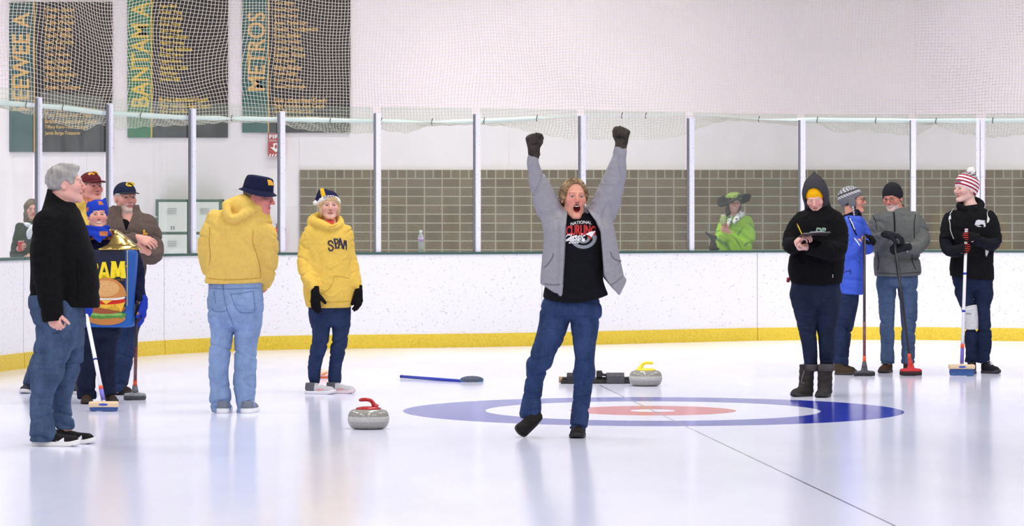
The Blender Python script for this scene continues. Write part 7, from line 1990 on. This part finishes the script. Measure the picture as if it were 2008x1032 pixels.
shh = m.hat('striped_hat', lambda q: beanie_sdf(q, 0.022, 0.034, -0.062, 0.013, 0, 0.012), M_knit, (-0.13, -0.17, -0.09), (0.13, 0.15, 0.2), 0.0036, scol)
m.hat('pompom', lambda q: sph(q, (0, -0.070, 0.158), 0.040) + 0.006 * fbm(q, 2, 150, 2), mat('pompom_white', (240, 236, 232), 0.95), (-0.07, -0.13, 0.10), (0.07, -0.01, 0.22), 0.004, parent=shh)
def rglove(i):
    hk_ = m.hands[i]
    def cf(V):
        c = np.tile(np.array(lin((26, 26, 30))), (len(V), 1))
        u = (V - hk_['w'].astype(f32)) @ nrm(hk_['d']).astype(f32); tt = (V - hk_['w'].astype(f32)) @ nrm(hk_['t']).astype(f32); nn_ = (V - hk_['w'].astype(f32)) @ nrm(hk_['n']).astype(f32)
        c[(u > 0.085) & (np.sin(tt * 330) > 0.45) & (V[:, 1] < m.D - 0.42)] = np.array(lin((206, 62, 46)))
        return c
    return cf
m.glove(0, M_cloth_vc, 0.0035, 0.04, 0.0042, rglove(0)); m.glove(1, M_cloth_vc, 0.0035, 0.04, 0.0042, rglove(1))
m.shoe(G(1906, m.D + 0.12), G(1903, m.D - 0.14), 0.048, upper=(30, 28, 36), sole=(70, 66, 72), hgt=0.12, laces=(50, 46, 56))
m.shoe(G(1926, m.D + 0.06), G(1959, m.D - 0.10), 0.050, upper=(32, 30, 38), sole=(60, 56, 64), hgt=0.12, laces=(150, 150, 156))
corn_head_broom('white shafted broom with blue bristles, held by the person in the striped hat', wb_t, wb_f, 25.5 * 29.5 / F, 0.0, (0.40, 0.68))

# ---------------------------------------------------------------- spectator in green behind the glass
m = Person(39.3, 1440, 'spectator behind the glass in a bright green jacket and wide dark hat, holding a can')
m.set_head(1439, 398, 0, yaw=6, pitch=0, roll=3, H=0.225, skin=(216, 156, 140), smile=0.8, teeth=0.5, neck=0.052)
ar1 = [(1420, 434, 9.5, -0.02), (1412, 462, 10, -0.05), (1413, 478, 9.5, -0.12), (1420, 462, 8, -0.22), (1423, 450, 6, -0.26)]
ar2 = [(1463, 434, 11.5, 0), (1468, 462, 12, -0.02), (1462, 482, 11, -0.1), (1446, 472, 9, -0.2), (1430, 457, 6.5, -0.26)]
lg1 = [(1430, 560, 12, 0), (1430, 600, 10, 0), (1430, 650, 8, 0)]; lg2 = [(1452, 560, 12, 0), (1452, 600, 10, 0), (1452, 650, 8, 0)]
m.arms = [m.nodes(ar1), m.nodes(ar2)]; m.legs = [m.nodes(lg1), m.nodes(lg2)]
m.hands = [dict(w=m.p(1422, 451, -0.27), d=(-0.2, -0.3, 1), n=(-0.4, -0.7, 0.1), t=(0.6, -0.5, 0), s=0.95, curl=(0.7, 0.9, 0.5)), dict(w=m.p(1429, 455, -0.27), d=(-0.85, -0.25, 0.5), n=(-0.2, -0.8, 0), t=(0.3, -0.2, 1), s=0.95, curl=(0.7, 0.9, 0.5))]
tor = [(560, 1416, 1468, 0.13, 0), (500, 1416, 1468, 0.14, 0), (450, 1416, 1466, 0.13, 0), (432, 1424, 1460, 0.1, 0), (420, 1430, 1452, 0.07, 0)]
m.body(tor, (1440, 424, 0), h=0.0095, hh=0.0042)
def gcolr(V):
    n = folds(V, 9, 34, 30, 40)[:, None]; k = np.clip(n * 2.2 + 0.2, 0, 1)
    c = np.array(lin((150, 196, 52))) * (1 - k) + np.array(lin((84, 128, 46))) * k
    return c
m.garment('jacket', M_cloth_vc, [(560, 1410, 1474, 0.15, 0), (500, 1408, 1474, 0.16, 0), (465, 1408, 1472, 0.155, 0), (440, 1414, 1468, 0.135, 0), (424, 1426, 1456, 0.1, 0)], [ar1, ar2], hem=[(1390, 555), (1490, 555)], h=0.0095, samp=0.016, amp=0.008, colf=gcolr)
CLR = mat_vc('patterned_collar', 0.8)
def dots(V):
    c = np.tile(np.array(lin((226, 226, 226))), (len(V), 1)); c[fbm(V, 3, 110, 2) > 0.4] = np.array(lin((60, 60, 66))); return c
cl = Tube(m.nodes([(1426, 446, 3.5, -0.16), (1430, 434, 4.5, -0.13), (1436, 424, 5, -0.02), (1450, 416, 5, 0.0), (1454, 420, 6, -0.05), (1447, 426, 6, -0.12), (1440, 436, 4, -0.16)]))
sdf_obj('collar', cl, cl.lo, cl.hi, 0.008, CLR, m.root, (), dots)
m.garment('leggings', fabric('dark_leggings', (40, 40, 46)), [(600, 1418, 1464, 0.1, 0), (550, 1416, 1468, 0.13, 0), (530, 1418, 1466, 0.12, 0)], [lg1, lg2], h=0.011)
m.hair('long', (70, 54, 48), None, 0.012, 0.006, 2, (-0.16, -0.17, -0.30), (0.16, 0.14, 0.16))
def wide(q):
    z = q[:, 2] + 0.5 * np.maximum(0, np.abs(q[:, 0] + 0.0) - 0.06) * np.where(q[:, 0] < 0, 0.9, -0.3)
    r = np.sqrt((q[:, 0]) ** 2 + (q[:, 1] + 0.0) ** 2)
    d = smax(np.abs(z - 0.048 - 0.05 * np.sin(2 * np.arctan2(q[:, 0], q[:, 1]))) - 0.010, r - 0.205, 0.01)
    return d + 0.004 * fbm(q, 3, 60, 2)
hh_ = m.hat('wide_hat', wide, fabric('dark_hat', (38, 38, 36), 0.3, 0.6), (-0.23, -0.23, -0.12), (0.23, 0.23, 0.2), 0.0065)
m.hat('green_crown', lambda q: smax(ell(q, (0, -0.01, 0.055), (0.100, 0.110, 0.075)) + 0.010 * fbm(q, 6, 75, 2), 0.05 - q[:, 2], 0.01), mat('green_fur', (138, 158, 70), 0.95, var=0.35, vscale=60), (-0.14, -0.15, 0.03), (0.14, 0.14, 0.17), 0.006, parent=hh_)
gm = Tube(m.nodes([(1404, 468, 4, -0.1), (1398, 462, 3.5, -0.14), (1386, 457, 2.2, -0.16)]) + m.nodes([(1386, 456.5, 1.5, -0.16)]))
dg_ = sdf_obj('dark_handbag', lambda Q: smin(cone(Q, m.p(1400, 486, -0.08), m.p(1404, 470, -0.08), 0.06, 0.05), cone(Q, m.p(1402, 470, -0.08), m.p(1384, 456, -0.1), 0.035, 0.012), 0.03), m.p(1378, 500, -0.25), m.p(1420, 450, 0.05), 0.009, fabric('bag_dark', (44, 36, 34), 0.3, 0.5), m.root)
for lx_ in (1430, 1452): m.shoe(G(lx_, m.D + 0.1), G(lx_ - 2, m.D - 0.15), 0.045, upper=(40, 40, 44), sole=(60, 60, 62))
def drink_can(c, rgb, label):
    e = empty('drink_can', c - np.array([0, 0, 0.06]), label, 'drink can')
    MB().lathe([(0.026, -0.058), (0.032, -0.052), (0.032, 0.046), (0.027, 0.056)], c, 24).build('can_wall', mat('can_%d_%d_%d' % rgb, rgb, 0.35, 0.1), e, True)
    MB().lathe([(0.027, 0.055), (0.0275, 0.060), (0.024, 0.060), (0.022, 0.056), (0.002, 0.056)], c, 24).build('lid', mat('can_lid', (214, 216, 214), 0.3, 0.7), e, True)
drink_can(m.p(1418.5, 431, -0.33), (170, 186, 130), 'pale green drink can held up by the spectator in the green jacket')

# ---------------------------------------------------------------- long haired spectator at the left
m = Person(37.6, 62, 'long haired spectator in a dark green coat and white scarf behind the glass')
m.set_head(63, 411, 0, yaw=14, pitch=-2, H=0.225, skin=(196, 148, 132), red=0.3, brow=(80, 62, 52), neck=0.05)
ar1 = [(40, 446, 9.5, 0), (32, 478, 9.5, -0.03), (29, 500, 9, -0.06), (33, 494, 7.5, -0.18), (37, 488, 6, -0.25)]
ar2 = [(86, 446, 9.5, 0), (92, 478, 9.5, -0.02), (92, 506, 9, -0.06), (80, 510, 7.5, -0.16), (70, 506, 6, -0.22)]
lg1 = [(52, 570, 12, 0), (52, 620, 10, 0), (52, 664, 8, 0)]; lg2 = [(74, 570, 12, 0), (74, 620, 10, 0), (74, 664, 8, 0)]
m.arms = [m.nodes(ar1), m.nodes(ar2)]; m.legs = [m.nodes(lg1), m.nodes(lg2)]
m.hands = [dict(w=m.p(36, 489, -0.25), d=(0.35, -0.8, 0.3), n=(0.7, 0.3, 0.0), t=(0, 0, 1), s=0.95, curl=(0.6, 0.8, 0.5)), dict(w=m.p(69, 506, -0.22), d=(-1, -0.2, 0), n=(0, 0.8, -0.4), t=(0, 0, 1), s=0.95, curl=(0.5, 0.7, 0.4))]
tor = [(570, 40, 86, 0.12, 0), (500, 40, 86, 0.13, 0), (460, 40, 86, 0.13, 0), (446, 46, 80, 0.1, 0), (434, 54, 72, 0.065, 0)]
m.body(tor, (63, 440, 0), h=0.0095, hh=0.0042)
m.garment('coat', fabric('dark_green_coat', (46, 52, 46), 0.2, 0.4), [(580, 36, 90, 0.15, 0), (500, 35, 90, 0.155, 0), (460, 36, 90, 0.15, 0), (445, 42, 84, 0.12, 0), (434, 52, 74, 0.08, 0)], [ar1, ar2], h=0.0095, samp=0.008)
sc_ = Tube(m.nodes([(56, 442, 5, -0.12), (50, 440, 5, 0.0), (62, 436, 5, 0.10), (75, 440, 5, 0.0), (66, 446, 6, -0.13), (58, 456, 6, -0.16), (57, 466, 4, -0.16)]))
sdf_obj('scarf', sc_, sc_.lo, sc_.hi, 0.008, fabric('scarf_white', (206, 208, 216), 0.06), m.root)
m.hair('long', (70, 58, 48), (112, 92, 74), 0.012, 0.006, 5, (-0.16, -0.17, -0.30), (0.16, 0.14, 0.16))
m.garment('trousers', fabric('dark_leggings', (40, 40, 46)), [(600, 42, 84, 0.1, 0), (560, 40, 86, 0.12, 0)], [lg1, lg2], h=0.011)
MB().tube([m.p(68, 477, -0.165), m.p(68.5, 486, -0.165)], 0.008, 8).tube([m.p(64, 478, -0.165), m.p(69, 478, -0.165)], 0.007, 8).build('lanyard_clip', mat('clip_pale', (200, 200, 200), 0.4), m.root, True)
for lx_ in (52, 74): m.shoe(G(lx_, m.D + 0.1), G(lx_ + 2, m.D - 0.15), 0.045, upper=(40, 40, 44), sole=(60, 60, 62))
drink_can(m.p(40.5, 483, -0.31), (176, 28, 40), 'red drink can in the hand of the long haired spectator')
